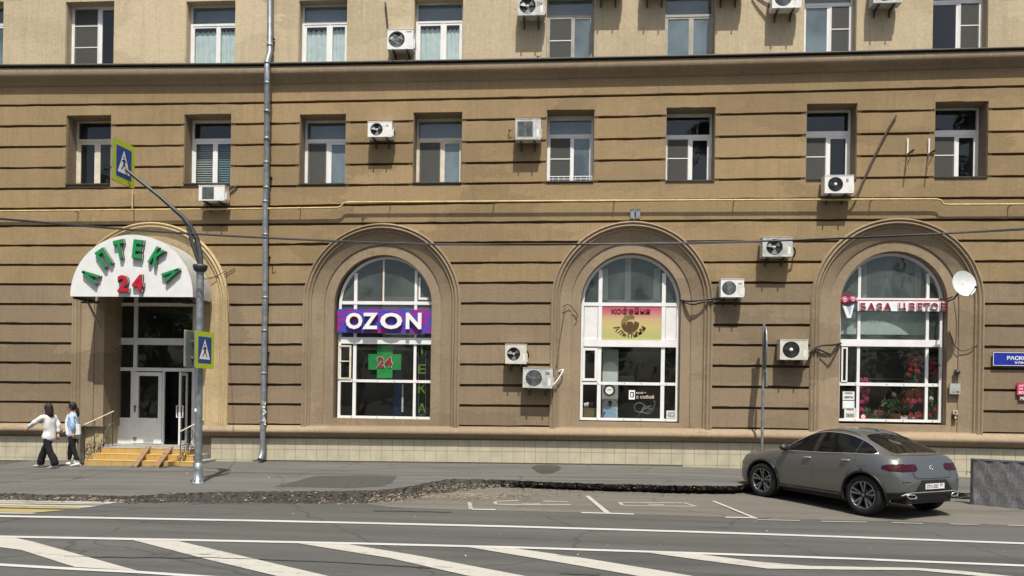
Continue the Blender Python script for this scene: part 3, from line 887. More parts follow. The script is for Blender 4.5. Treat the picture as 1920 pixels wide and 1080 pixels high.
# small opening vents in the left lower lights
for q, (l, r, t, b) in {1: (634, 658.5, 647, 711), 2: (1092, 1120, 652, 714), 3: (1577.5, 1589, 651, 716)}.items():
    d = DA + .01; x0, x1, z0, z1 = F(l, 680, d).x, F(r, 680, d).x, F(l, b, d).z, F(l, t, d).z
    m = MB(); w_ = .05 if q == 1 else .07 if q == 2 else .04
    fm = 'cream_frame' if q == 1 else 'white_frame'
    for bx in ((x0, x0 + w_, z0, z1), (x1 - w_, x1, z0, z1), (x0 + w_, x1 - w_, z0, z0 + w_), (x0 + w_, x1 - w_, z1 - w_, z1)): m.fb(*bx, d - .03, d + .012, fm)
    if q == 1: zz = F(l, 677, d).z; m.fb(x0 + w_, x1 - w_, zz - .015, zz + .015, d - .02, d + .010, fm)
    m.build('vent_sash', AR[q].win)
# dark sash seen in the right top light of the first shop window
a = AR[1]; x0, x1 = F(785, 540, DA).x, F(804, 540, DA).x; z0, z1 = F(785, 562, DA).z, F(785, 519, DA).z
m = MB()
for bx in ((x0, x0 + .05, z0, z1 - .02), (x0 + .05, x1, z0, z0 + .06)): m.fb(*bx, DA - .02, DA + .008, 'white_frame')
m.build('vent_sash', a.win)
# inner white window seen behind the cafe's top light
a = AR[2]; m = MB(); d = DA - .55
xa, xb = F(1128, 520, d).x, F(1238, 520, d).x; za, zb_ = F(1180, 566, d).z, F(1180, 480, d).z
for bx in ((xa, xa + .18, za, zb_ - .35), (xb - .18, xb, za, zb_ - .35), (F(1172, 520, d).x, F(1183, 520, d).x, za + .05, zb_ + .05), (xa, xb, za, za + .05)): m.fb(*bx, d - .06, d, 'white_frame')
m.build('inner_frame', a.win)
m = MB(); m.fb(a.cxi - a.rin, a.cxi + a.rin, za - .1, zb_ + .3, d - .2, d - .15, 'curtain_green'); m.build('curtain', a.win)
# white filler panels left and right of the cafe sign
for kx in (0, 2):
    xx = [a.cxi - a.rin, a.V[0][0], a.V[0][1], a.V[1][0], a.V[1][1], a.cxi + a.rin]
    m = MB(); m.fb(xx[2 * kx] + .01, xx[2 * kx + 1] - .01, a.H[1][1] + .01, a.H[0][0] - .01, DA - .028, DA - .012, 'white_plastic'); m.build('filler_panel', a.win)
# green curtain and inner sill in the flower shop's top light
a = AR[3]; d = DA - .35
cloth(a.cxi - a.rin + .3, a.cxi + a.rin - .45, F(1670, 560, d).z, F(1670, 470, d).z, d, 'curtain_green', a.win, folds=16, amp=.035)
m = MB(); zt_ = F(1670, 563, d).z
m.fb(F(1733 - 18, 500, d).x, F(1733 - 8, 500, d).x, zt_, zt_ + 1.1, d, d + .06, 'grey_frame')
m.fb(F(1616, 500, d).x, F(1624, 500, d).x, zt_, zt_ + 1.0, d, d + .06, 'grey_frame')
m.fb(a.cxi - a.rin, a.cxi + a.rin, zt_ - .9, zt_, d - .4, d - .3, 'curtain_white'); m.build('inner_frame', a.win)
# first shop window: pale patch of inner wall behind the upper lights
a = AR[1]; d = DA - .5; m = MB(); m.fb(F(719, 500, d).x, a.cxi + a.rin, F(720, 632, d).z, F(720, 556, d).z, d - .1, d, 'grey_sheet'); m.build('inner_panel', a.win)
# ------------------------------------------------------------------ entrance
a = AR[0]; D0 = -.88
Dk = D0
def dx(px, py=700): return F(px, py, Dk).x
def dz(py, px=290): return F(px, py, Dk).z
e = MB(); fm = 'white_paint'
ztop_ = a.zc + a.ri + .05
xl, xr = a.cxi - a.ri + .0, a.cxi + a.ri - .0
def bar(mb, x0, x1, y0, y1, m=fm, d0=-.06, d1=0): mb.fb(dx(x0), dx(x1), dz(y1), dz(y0), Dk + d0, Dk + d1, m)
xl_px, xr_px = 215, 372
bar(e, 216, 224.5, 470, 833); bar(e, 360, 374, 470, 833)
bar(e, 249.5, 256.3, 470, 697, d1=-.002)
for y0, y1 in ((568, 574), (634, 646.6), (689.5, 696)): bar(e, 224.5, 360, y0, y1, d1=-.004)
bar(e, 245.5, 251, 696, 833, d1=-.001)
bar(e, 305, 308.5, 696, 833, d1=-.001)
bar(e, 224.5, 245.5, 784, 833, d1=-.01)
ent = e.build('entrance_front', house)
for (x0, x1, y0, y1) in ((224.5, 249.5, 574, 634), (256.3, 360, 574, 634), (224.5, 249.5, 646.6, 689.5), (256.3, 360, 646.6, 689.5), (224.5, 245.5, 696, 784), (224.5, 249.5, 480, 568), (256.3, 360, 480, 568)):
    pane_box('pane', 'glass_clear', dx(x0), dx(x1), dz(y1), dz(y0), Dk - .03, ent)
lf = MB()
for (x0, x1, y0, y1) in ((251.5, 260.5, 698, 832), (297.5, 304.5, 698, 832), (260.5, 297.5, 698, 705), (260.5, 297.5, 784, 791), (260.5, 297.5, 820, 832)): bar(lf, x0, x1, y0, y1, 'white_plastic', -.055, .012)
bar(lf, 260.5, 297.5, 791, 820, 'white_plastic', -.045, -.004)
leaf = lf.build('door_leaf', ent)
pane_box('door_pane', 'glass_clear', dx(260.5), dx(297.5), dz(784), dz(705), Dk - .02, ent)
h = MB(); p = F(253.5, 766, Dk)
h.tube([p + Vector((0, -.02, .06)), p + Vector((0, -.07, .06)), p + Vector((.09, -.07, .055))], .012, 'dark_steel', 6); h.box(p + Vector((-.02, -.025, -.1)), p + Vector((.02, -.012, .1)), 'dark_steel')
p = F(253.5, 822, Dk); h.box(p + Vector((-.05, -.04, -.03)), p + Vector((.05, -.012, .03)), 'chrome_satin'); structure(h.build('door_lock', ent), 'stuff')
# second leaf stands open at a right angle towards the street, with its pull handle
ol = MB(); xh = dx(350); z0, z1 = dz(832), dz(698)
ol.box((xh - .0, -Dk - .75, z0), (xh + .05, -Dk + .02, z1), 'white_plastic') if False else None
ol.box((xh, -(Dk + .42), z0), (xh + .05, -(Dk + .37), z1), 'white_plastic'); ol.box((xh, -(Dk + .05), z0), (xh + .05, -Dk, z1), 'white_plastic')
ol.box((xh, -(Dk + .37), z0), (xh + .05, -(Dk + .05), z0 + .12), 'white_plastic'); ol.box((xh, -(Dk + .37), z1 - .1), (xh + .05, -(Dk + .05), z1), 'white_plastic')
ol.build('open_door_leaf', ent)
m = MB(); m.box((xh + .02, -(Dk + .37), z0 + .12), (xh + .03, -(Dk + .05), z1 - .1), 'glass_clear'); m.build('door_pane', ent)
h = MB()
for sx in (-.07, .12):
    p0, p1 = F(349, 783, Dk + .40), F(349, 761, Dk + .40)
    h.tube([(xh + .02, p0.y, p0.z), (xh + sx, p0.y, p0.z), (xh + sx, p1.y, p1.z), (xh + .02, p1.y, p1.z)], .016, 'white_plastic', 6)
h.build('door_handle', ent)
# hallway behind
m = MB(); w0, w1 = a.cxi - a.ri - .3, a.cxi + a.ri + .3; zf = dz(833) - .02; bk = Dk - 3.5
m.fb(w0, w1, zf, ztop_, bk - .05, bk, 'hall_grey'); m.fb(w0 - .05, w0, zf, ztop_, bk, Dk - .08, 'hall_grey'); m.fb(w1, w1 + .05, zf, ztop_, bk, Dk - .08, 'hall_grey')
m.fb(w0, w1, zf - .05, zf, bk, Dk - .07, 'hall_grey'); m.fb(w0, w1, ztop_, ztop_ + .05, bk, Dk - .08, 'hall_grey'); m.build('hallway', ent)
# jamb faces beside the steps, below the moulding
m = MB()
zl = GZ[16](a.cx) - .10
for s in (-1, 1):
    xi = a.cxi + s * a.ri; xo = (ENL if s < 0 else ENR)
    m.fb(min(xi, xo + s * .05), max(xi, xo + s * .05), -.3, zl + .02, -1.0, -.203, 'stucco_cream')
m.fb(a.cxi - a.ri, a.cxi + a.ri, -.4, dz(833) - .004, -.96, -.2, 'step_edge')
m.build('entrance_jamb', house)

# steps: tiled risers and treads
stp = thing('entrance_steps', 'three low steps faced with worn yellow tiles below the arched entrance', 'steps', F(265, 868, .6))
zland = dz(834)
levels = [(158, 362, 1.30), (172, 362, .92), (183, 362, .52)]
zg = zs(F(260, 870).x, -1.3)
for k, (l, r, d) in enumerate(levels):
    z0 = zg - .1 if k == 0 else zg + (zland - zg) * k / 3; z1 = zg + (zland - zg) * (k + 1) / 3
    dback = levels[k + 1][2] - .02 if k < 2 else -.2
    x0, x1 = F(l, 865, d).x, F(r, 865, d).x
    core = MB(); core.fb(x0 + .012, x1 - .012, zg - .1, z1 - .012, -.2 if k == 2 else 0, d - .014, 'step_edge'); core.build('step_core', stp)
    n = max(4, round((x1 - x0) / .37))
    for j in range(n):
        u0, u1 = x0 + (x1 - x0) * j / n + .003, x0 + (x1 - x0) * (j + 1) / n - .003
        t = MB(); t.fb(u0, u1, max(z0, zg - .02) + .003, z1 - .014, d - .016, d + rnd.uniform(-.002, .002), 'step_tile'); t.build('riser_tile', stp)
        t = MB(); t.fb(u0, u1, z1 - .014, z1 - .001 + rnd.uniform(-.001, .001), max(dback, .0) if k < 2 else -.1, d + .004, 'step_tile' if k < 2 else 'step_edge'); t.build('tread_tile', stp)
# two timber ramp rails for prams
for (tx_, bx_) in (((272, 280), (247, 258)), ((314, 322), (288, 299))):
    m = MB(); xa_, xb_ = F(tx_[0], 839, .5).x, F(tx_[1], 839, .5).x; xc_, xd_ = F(bx_[0], 872, 1.7).x, F(bx_[1], 872, 1.7).x
    top = Vector((xa_, -.42, zland + .004)), Vector((xb_, -.42, zland + .004)); bt = Vector((xc_, -1.72, zs(xc_, -1.7))), Vector((xd_, -1.72, zs(xd_, -1.7)))
    m.hexa([bt[0], bt[1], top[1], top[0]], [p + Vector((0, 0, .06)) for p in (bt[0], bt[1], top[1], top[0])], 'wood_brown')
    m.build('ramp_rail', stp)
# wrought-iron rails
def rail(name, label, x, z_hi, z_lo, d_hi, d_lo, zfoot_hi, zfoot_lo, grp):
    t = thing(name, label, 'handrail', (x, -d_lo, zfoot_lo), grp)
    m = MB(); m.tube([(x + .02, -d_hi, z_hi), (x, -(d_hi + d_lo) / 2, (z_hi + z_lo) / 2), (x - .03, -d_lo, z_lo)], .016, 'cream_frame', 8); m.build('handrail_bar', t)
    for k in range(4):
        u = k / 3; d = d_lo + (d_hi - d_lo) * u; m = MB()
        m.tube([(x, -d, zfoot_lo + (zfoot_hi - zfoot_lo) * u), (x, -d, z_lo + (z_hi - z_lo) * u)], .012, 'dark_steel', 6); m.build('baluster', t)
    m = MB(); r2 = random.Random(len(label))
    for k in range(16):
        u = .04 + .058 * k; d = d_lo + (d_hi - d_lo) * u; zc = zfoot_lo + (zfoot_hi - zfoot_lo) * u + (.16, .42, .30, .60)[k % 4] * (.8 + .3 * r2.random()); rr = .09 + .06 * r2.random(); sg = 1 if k % 2 else -1
        m.tube([(x + .02 * math.sin(j * .5 + k), -(d + sg * rr * (1 - j / 26) * math.cos(j * .42 + k)), zc + rr * 1.2 * (1 - j / 26) * math.sin(j * .42 + k)) for j in range(22)], .0085, 'dark_steel' if k % 3 else 'galvanised', 5)
    structure(m.build('scrollwork', t), 'stuff')
xr_ = F(182, 840, .5).x
rail('iron_handrail', 'wrought-iron handrail with scrolls at the left edge of the yellow steps', xr_ + .12, F(204, 771, .0).z, F(173, 797, 1.2).z, .0, 1.2, zland, zg, 'iron handrails of the entrance')
xr_ = F(362, 840, .5).x
rail('iron_handrail', 'wrought-iron handrail at the right edge of the steps, behind the crossing sign pole', xr_ + .02, F(362, 786, .0).z, F(345, 810, 1.2).z, .0, 1.2, zland, zg, 'iron handrails of the entrance')

# canopy
DC = 1.05
cl, cr_, ca = F(131.5, 557.5, DC), F(361.5, 555, DC), F(246, 440, DC)
ccx = (cl.x + cr_.x) / 2; cw = (cr_.x - cl.x) / 2; cz = (cl.z + cr_.z) / 2; ch = ca.z - cz
can = thing('entrance_canopy', 'white half-round barrel canopy with raised green letters and a red number over the entrance', 'canopy', (ccx, 0, cz))
def half(n=40, k=1.): return [(ccx + cw * k * math.cos(math.pi * i / n), cz + (ch * k) * math.sin(math.pi * i / n) ** .96) for i in range(n + 1)]
m = MB(); m.prism(half(), DC - .04, DC, 'white_paint'); m.build('front_panel', can)
m = MB(); o_ = half(); i_ = half(k=.985); n = len(o_)
vs = [(x, -(DC - .02), z) for x, z in o_] + [(x, -.03, z) for x, z in o_] + [(x, -(DC - .04), z) for x, z in i_] + [(x, -.03, z) for x, z in i_]
fs = []
for k in range(n - 1): fs += [(k, n + k, n + k + 1, k + 1), (2 * n + k, 2 * n + k + 1, 3 * n + k + 1, 3 * n + k)]
m.add(vs, fs, 'grey_sheet', True); m.add(vs, [(0, 2 * n, 3 * n, n), (n - 1, 2 * n - 1, 4 * n - 1, 3 * n - 1)], 'grey_sheet'); m.build('barrel_shell', can)
m = MB()
for s in (-1, 1):
    x = ccx + s * (cw - .07)
    m.box((x - .03, -DC + .05, cz - .06), (x + .03, 0, cz - .0), 'dark_steel')
    m.tube([(x - s * .12, -.62, cz - .06), (x - s * .12, -.03, cz - .75)], .03, 'galvanised', 8)
    m.tube([(x - s * .45, -.6, cz - .10), (x + s * .05, -.6, cz - .10)], .03, 'dark_steel', 8)
m.build('bracket_frame', can)
LET = [('А', 168.3, 517, 62), ('П', 194, 483.5, 35), ('Т', 224, 467, 12), ('Е', 258, 467, -6), ('К', 293, 481.5, -31), ('А', 321, 513, -60)]
for chh, px, py, an in LET:
    p = F(px, py, DC + .09); m = MB()
    put_text(m, chh, (p.x, p.z, DC + .005), .265 if chh != 'Т' else .28, .49, 'green_letter', .10, R(an), bold=.048, side='green_side')
    m.build('letter', can)
    m = MB(); put_text(m, chh, (p.x, p.z, DC + .005), .295 if chh != 'Т' else .31, .52, 'cream_ink', .055, R(an), bold=.07, side='green_side'); m.build('letter_rim', can)
for chh, px, py in (('2', 230.5, 531.5), ('4', 258, 530.5)):
    p = F(px, py, DC + .09); m = MB()
    put_text(m, chh, (p.x, p.z, DC + .005), .30, .44, 'red_letter', .10, 0, bold=.035, side='dark_steel'); m.build('digit', can)
    m = MB(); put_text(m, chh, (p.x, p.z, DC + .005), .335, .47, 'cream_ink', .055, 0, bold=.05, side='dark_steel'); m.build('digit_rim', can)

# ------------------------------------------------------------------ ground
def sheet(name, pts, z, mat, kind='structure'):
    m = MB(); m.add([(p.x, p.y, (z if z is not None else p.z)) for p in pts], [tuple(range(len(pts)))], mat); o = m.build(name); structure(o, kind); return o
m = MB(); m.add([(-220, -220, ZR), (220, -220, ZR), (220, .6, ZR), (-220, .6, ZR)], [(0, 1, 2, 3)], 'asphalt_road'); structure(m.build('road'))
# pavement with its broken front edge
EDGE = [(-330, 921), (-150, 922), (0, 924.5), (45, 926), (90, 928), (150, 927), (190, 929), (245, 930.5), (309, 926), (412, 922.5), (520, 921.5), (660, 920.5), (723, 918), (775, 911), (812, 902.5), (840, 898.5), (929, 899.5), (1060, 905), (1170, 908), (1280, 910.5), (1375, 911.5), (1400, 908), (1430, 907), (1640, 914), (1740, 920), (1796, 923.5), (1920, 927), (2160, 932)]
FOOT = [(-330, 935.5), (0, 939), (60, 941), (150, 941.5), (245, 943.5), (330, 942), (412, 943), (540, 944), (660, 944.5), (720, 943), (770, 938), (805, 931), (840, 924.5), (880, 919), (930, 914), (1000, 914.5), (1060, 917), (1150, 920.5), (1280, 922.5), (1365, 923), (1400, 919.5), (1430, 918.5), (1640, 926), (1740, 932), (1796, 935), (1920, 939), (2160, 944)]
def dense(pts, step, jit, seed):
    r2 = random.Random(seed); xs_ = [p[0] for p in pts]; ys_ = [p[1] for p in pts]; out = []; x = xs_[0]
    while x <= xs_[-1]:
        out.append((x, float(np.interp(x, xs_, ys_)) + r2.uniform(-jit, jit))); x += step
    return out
edge = [S(*p) for p in dense(EDGE, 5, .9, 3)]
m = MB(); vs = []; nrow = 9
for p in edge:
    for k in range(nrow):
        t = k / (nrow - 1); y = p.y * (1 - t) + .02 * t; vs.append((p.x, y, zs(p.x, y)))
fs = [(i * nrow + k, (i + 1) * nrow + k, (i + 1) * nrow + k + 1, i * nrow + k + 1) for i in range(len(edge) - 1) for k in range(nrow - 1)]
m.add(vs, fs, 'asphalt_walk', False); structure(m.build('pavement'))
# crumbled bank of old asphalt and gravel along the edge
m = MB(); r2 = random.Random(11); nb = 9; vs = []
foot = [GB(*p) for p in dense(FOOT, 5, 1.4, 5)]
def bank(i, t):
    a_, b_ = edge[i], foot[min(i, len(foot) - 1)]
    h = a_.z - .006 + (b_.z - a_.z) * (t ** .55 if t > 0 else 0)
    return Vector((a_.x + (b_.x - a_.x) * t, a_.y + (b_.y - a_.y) * t, h))
for i in range(len(edge)):
    for k in range(nb):
        t = k / (nb - 1); p = bank(i, t); j = .035 if 0 < k < nb - 1 else .0
        vs.append((p.x + r2.uniform(-j, j), p.y + r2.uniform(-j, j), p.z + r2.uniform(-j, j) * 1.1))
m.add(vs, [(i * nb + k, i * nb + k + 1, (i + 1) * nb + k + 1, (i + 1) * nb + k)[::-1] for i in range(len(edge) - 1) for k in range(nb - 1)], 'asphalt_fresh')
structure(m.build('broken_kerb'))
def rock(m, p, r, mat, r2):
    vs = []
    for v in ((1, 0, 0), (-1, 0, 0), (0, 1, 0), (0, -1, 0), (0, 0, 1), (0, 0, -.6), (.6, .6, .5), (-.6, .5, .5), (.5, -.6, .5), (-.6, -.6, .4)):
        s_ = r * r2.uniform(.6, 1.2); vs.append((p[0] + v[0] * s_, p[1] + v[1] * s_, p[2] + v[2] * s_ * .8))
    m.add(vs, [(0, 6, 4), (6, 2, 4), (2, 7, 4), (7, 1, 4), (1, 9, 4), (9, 3, 4), (3, 8, 4), (8, 0, 4), (0, 2, 6), (2, 1, 7), (1, 3, 9), (3, 0, 8), (0, 5, 2), (2, 5, 1), (1, 5, 3), (3, 5, 0)], mat)
m = MB(); EP = dense(EDGE, 5, 0, 3)
for i in range(len(edge) - 1):
    px = EP[i][0]
    dens = 40 if 230 < px < 960 else 24 if px <= 230 else 14
    for k in range(dens):
        t = r2.random(); p = bank(i, t); p.x += r2.uniform(-.05, .05)
        rr = r2.choice((.008, .010, .012, .015, .018, .022, .034))
        light = r2.random() < (.6 if px < 250 and t > .3 else .65 if 690 < px < 960 and t > .25 else .25 if 600 < px < 690 and t > .4 else .08)
        rock(m, p, rr, 'stone' if light else 'asphalt_fresh', r2)
# gravel spilled onto the parking bay, thinning out from the bank
for k in range(2600):
    px = r2.gauss(880, 75); py = 926 + abs(r2.gauss(0, 6)) + max(0, (790 - px) * .12)
    if py < 948: rock(m, GB(px, py) + Vector((0, 0, .008)), r2.choice((.008, .012, .017)), 'stone', r2)
for k in range(500):
    px = r2.uniform(960, 1400); rock(m, GB(px, 916 + abs(r2.gauss(0, 5))) + Vector((0, 0, .008)), r2.choice((.008, .012, .02)), 'stone' if r2.random() < .6 else 'asphalt_fresh', r2)
structure(m.build('gravel'), 'stuff')
# lighter, dusty asphalt of the parking bays
BAYB = [(690, 943), (760, 939), (812, 927), (840, 921), (930, 911), (1100, 914), (1390, 917), (1700, 926), (2100, 938)]
BAYF = [(690, 946), (760, 953), (960, 958), (1200, 965), (1440, 973), (1700, 978), (1920, 986), (2100, 999)]
m = MB(); vs = []; nb_ = 8; xs_ = list(range(690, 2101, 15))
for x in xs_:
    b_ = float(np.interp(x, [p[0] for p in BAYB], [p[1] for p in BAYB])); f_ = float(np.interp(x, [p[0] for p in BAYF], [p[1] for p in BAYF])) + rnd.uniform(-.4, .4)
    for k in range(nb_ + 1): vs.append(tuple(GB(x, b_ + (f_ - b_) * k / nb_, .004)))
m.add(vs, [(i * (nb_ + 1) + k, i * (nb_ + 1) + k + 1, (i + 1) * (nb_ + 1) + k + 1, (i + 1) * (nb_ + 1) + k) for i in range(len(xs_) - 1) for k in range(nb_)], 'asphalt_bay', True); structure(m.build('parking_bay'))
# two darker patches on the pavement
def spatch(name, pts, mat, up=.004):
    m = MB(); q = [S(*p) for p in pts]; m.add([(p.x, p.y, p.z + up) for p in q], [tuple(range(len(q)))], mat); structure(m.build(name))
M('asphalt_patch', (.062, .060, .056), .92, var=.2, scale=7, bmp=.5, bscale=90)
M('asphalt_dark', (.050, .046, .036), .7, var=.2, scale=7)
spatch('pavement_patch', [(513, 913), (560, 901), (590, 893), (690, 892), (745, 893), (735, 905), (718, 912), (660, 915)], 'asphalt_patch')
spatch('dark_patch', [(996, 877), (1005, 872.5), (1024, 871.5), (1045, 873), (1052, 876), (1050, 881), (1036, 887), (1020, 889), (1008, 886)], 'asphalt_dark')

# road paint
ZP = ZR + .009
def paint(name, pts, mat='road_white', z=ZP):
    m = MB(); q = [GB(p[0], p[1], .010) if name.startswith('bay') else G(p[0], p[1], z) for p in pts]; m.add([tuple(p) for p in q], [tuple(range(len(q)))], mat); structure(m.build(name)); 
def strip(name, pts, w, mat='road_line'):
    up = [(x, y - w / 2) for x, y in pts]; dn = [(x, y + w / 2) for x, y in pts][::-1]; paint(name, up + dn, mat)
strip('lane_line', [(-200, 963), (0, 967.6), (230, 971.5), (480, 976), (660, 980), (960, 987), (1280, 996.3), (1600, 1007), (1920, 1018.7), (2150, 1028)], 3.2)
strip('lane_line', [(-200, 1001), (0, 1005.8), (330, 1012), (660, 1018.6), (960, 1026), (1280, 1036.2), (1600, 1047.5), (1920, 1060.3), (2150, 1071)], 3.6)
paint('hatch_bar', [(-170, 1003.5), (-60, 1006), (29, 1008.4), (60, 1015), (150, 1040), (258, 1070), (140, 1063), (40, 1031)])
paint('hatch_bar', [(249, 1012.4), (335, 1014.4), (470, 1046), (620, 1081), (700, 1099), (600, 1099), (390, 1049)])
paint('hatch_bar', [(560, 1018.8), (655, 1020.6), (780, 1041), (985, 1080), (1080, 1098), (960, 1098), (730, 1046)])
paint('hatch_bar', [(880, 1026), (966, 1028), (1100, 1047), (1300, 1080), (1400, 1096), (1290, 1096), (1060, 1056)])
paint('hatch_bar', [(1217, 1036.4), (1312, 1039), (1420, 1053), (1520, 1061), (1715, 1064.5), (1800, 1070), (1990, 1090), (1860, 1082), (1720, 1069), (1600, 1068), (1440, 1066), (1330, 1052)])
paint('hatch_bar', [(1560, 1048), (1640, 1050.5), (1640, 1049.9), (1560, 1047.2)], 'road_worn')
strip('island_line', [(-150, 1054), (0, 1058.5), (130, 1066), (260, 1072.5), (400, 1082), (560, 1094)], 4.5)
for pts, mat in (([(-200, 934.5), (0, 937.2), (100, 939.5), (222, 941), (205, 944.3), (100, 941.3), (0, 939)], 'road_white'), ([(-200, 937), (0, 939.6), (100, 942), (203, 944.8), (190, 946), (100, 945.5), (0, 943.8), (-200, 941)], 'road_worn'),
                 ([(-200, 943), (0, 944.6), (110, 947.4), (188, 948), (165, 950.8), (100, 949.3), (0, 946.8)], 'road_white'), ([(-200, 946), (0, 947.2), (100, 950), (164, 951.2), (148, 953.6), (60, 952.6), (0, 951), (-200, 949)], 'road_yellow'),
                 ([(-200, 952), (0, 953.4), (60, 954.5), (124, 956.2), (80, 960), (60, 961), (0, 959.5), (-200, 957)], 'road_yellow'), ([(-200, 957.5), (0, 960.2), (62, 961.5), (72, 962), (58, 963.2), (0, 962.4), (-200, 960)], 'road_white')):
    paint('crosswalk_bar', pts, mat)
# bay marks: dividers, corner ticks, two worn outline symbols
paint('bay_divider', [(876.5, 941.5), (883.5, 941.5), (887, 954), (879, 955)], 'road_worn'); strip('bay_tick', [(885, 954.7), (929, 955.3)], 1.6)
paint('bay_divider', [(1097, 929.5), (1104.5, 929.2), (1145.5, 962.2), (1135, 962.3)], 'road_white'); strip('bay_tick', [(1090, 961), (1135, 962), (1189, 963.8)], 1.7)
paint('bay_divider', [(1333.5, 939), (1340, 939), (1422, 972.2), (1414, 972.2)], 'road_white'); strip('bay_tick', [(1360, 969.5), (1415, 970.8)], 1.6)
for x0, x1, y in ((1420, 1500, 974.3), (1540, 1625, 977.3), (1672, 1730, 979.7), (1781, 1836, 982.2), (1889, 1940, 984.6)): strip('bay_dash', [(x0, y), ((x0 + x1) / 2, y + .7), (x1, y + 1.6)], 1.3, 'road_worn')
strip('bay_symbol', [(929, 940), (945, 939.2), (972, 938.8)], 1.6, 'road_worn'); strip('bay_symbol', [(930, 945.3), (960, 946), (1070, 946.2)], 1.6, 'road_worn')
paint('bay_symbol', [(928, 939.6), (934, 939.6), (931, 942), (936, 945.9), (929, 945.9), (924.5, 942.6)], 'road_worn')
strip('bay_symbol', [(1018, 939.6), (1050, 940.2), (1066, 941.2)], 1.6, 'road_worn'); strip('bay_symbol', [(979, 944), (992, 944.6), (1012, 944.4)], 1.4, 'road_worn')
paint('bay_symbol', [(1158, 941.4), (1165, 941.4), (1171, 947.6), (1164, 947.6)], 'road_worn')
strip('bay_symbol', [(1165, 942), (1220, 942.4), (1282, 943)], 1.4, 'road_worn'); strip('bay_symbol', [(1171, 947.4), (1240, 948.6), (1306, 949.4)], 1.3, 'road_worn')
paint('bay_symbol', [(1278, 942.4), (1286, 942.4), (1309, 949.6), (1301, 949.6)], 'road_worn'); strip('bay_symbol', [(1215, 945.2), (1232, 946.2), (1246, 945.8)], 1.3, 'road_worn')
# tar seams and loose grit
for pts in ([(120, 1043), (250, 1044.5), (390, 1045.5), (480, 1048), (660, 1055), (740, 1060), (822, 1066)], [(1050, 1074.5), (1090, 1076.5), (1132, 1077.5)], [(700, 957), (780, 958.5), (860, 960)]):
    q = []
    for i in range(len(pts) - 1):
        for k in range(6): t_ = k / 6; q.append((pts[i][0] + (pts[i + 1][0] - pts[i][0]) * t_, pts[i][1] + (pts[i + 1][1] - pts[i][1]) * t_ + rnd.uniform(-.5, .5)))
    strip('tar_seam', q, 1.5, 'asphalt_patch')
m = MB(); r2 = random.Random(21)
for k in range(160):
    p = S(r2.uniform(0, 1900), r2.uniform(872, 905)); p.y = min(p.y, -.1) if k % 2 else -abs(r2.gauss(0, .12)) - .04; p.z = zs(p.x, p.y)
    if not (F(140, 860).x < p.x < F(385, 860).x and p.y > -1.8): rock(m, p, r2.choice((.006, .010, .014)), r2.choice(('stone', 'asphalt_fresh', 'paper')) if k % 9 == 0 else 'stone', r2)
for k in range(90):
    p = G(r2.uniform(0, 1900), r2.uniform(948, 1075)); rock(m, p, r2.choice((.005, .008, .012)), 'stone' if k % 5 else 'paper', r2)
structure(m.build('loose_grit'), 'stuff')
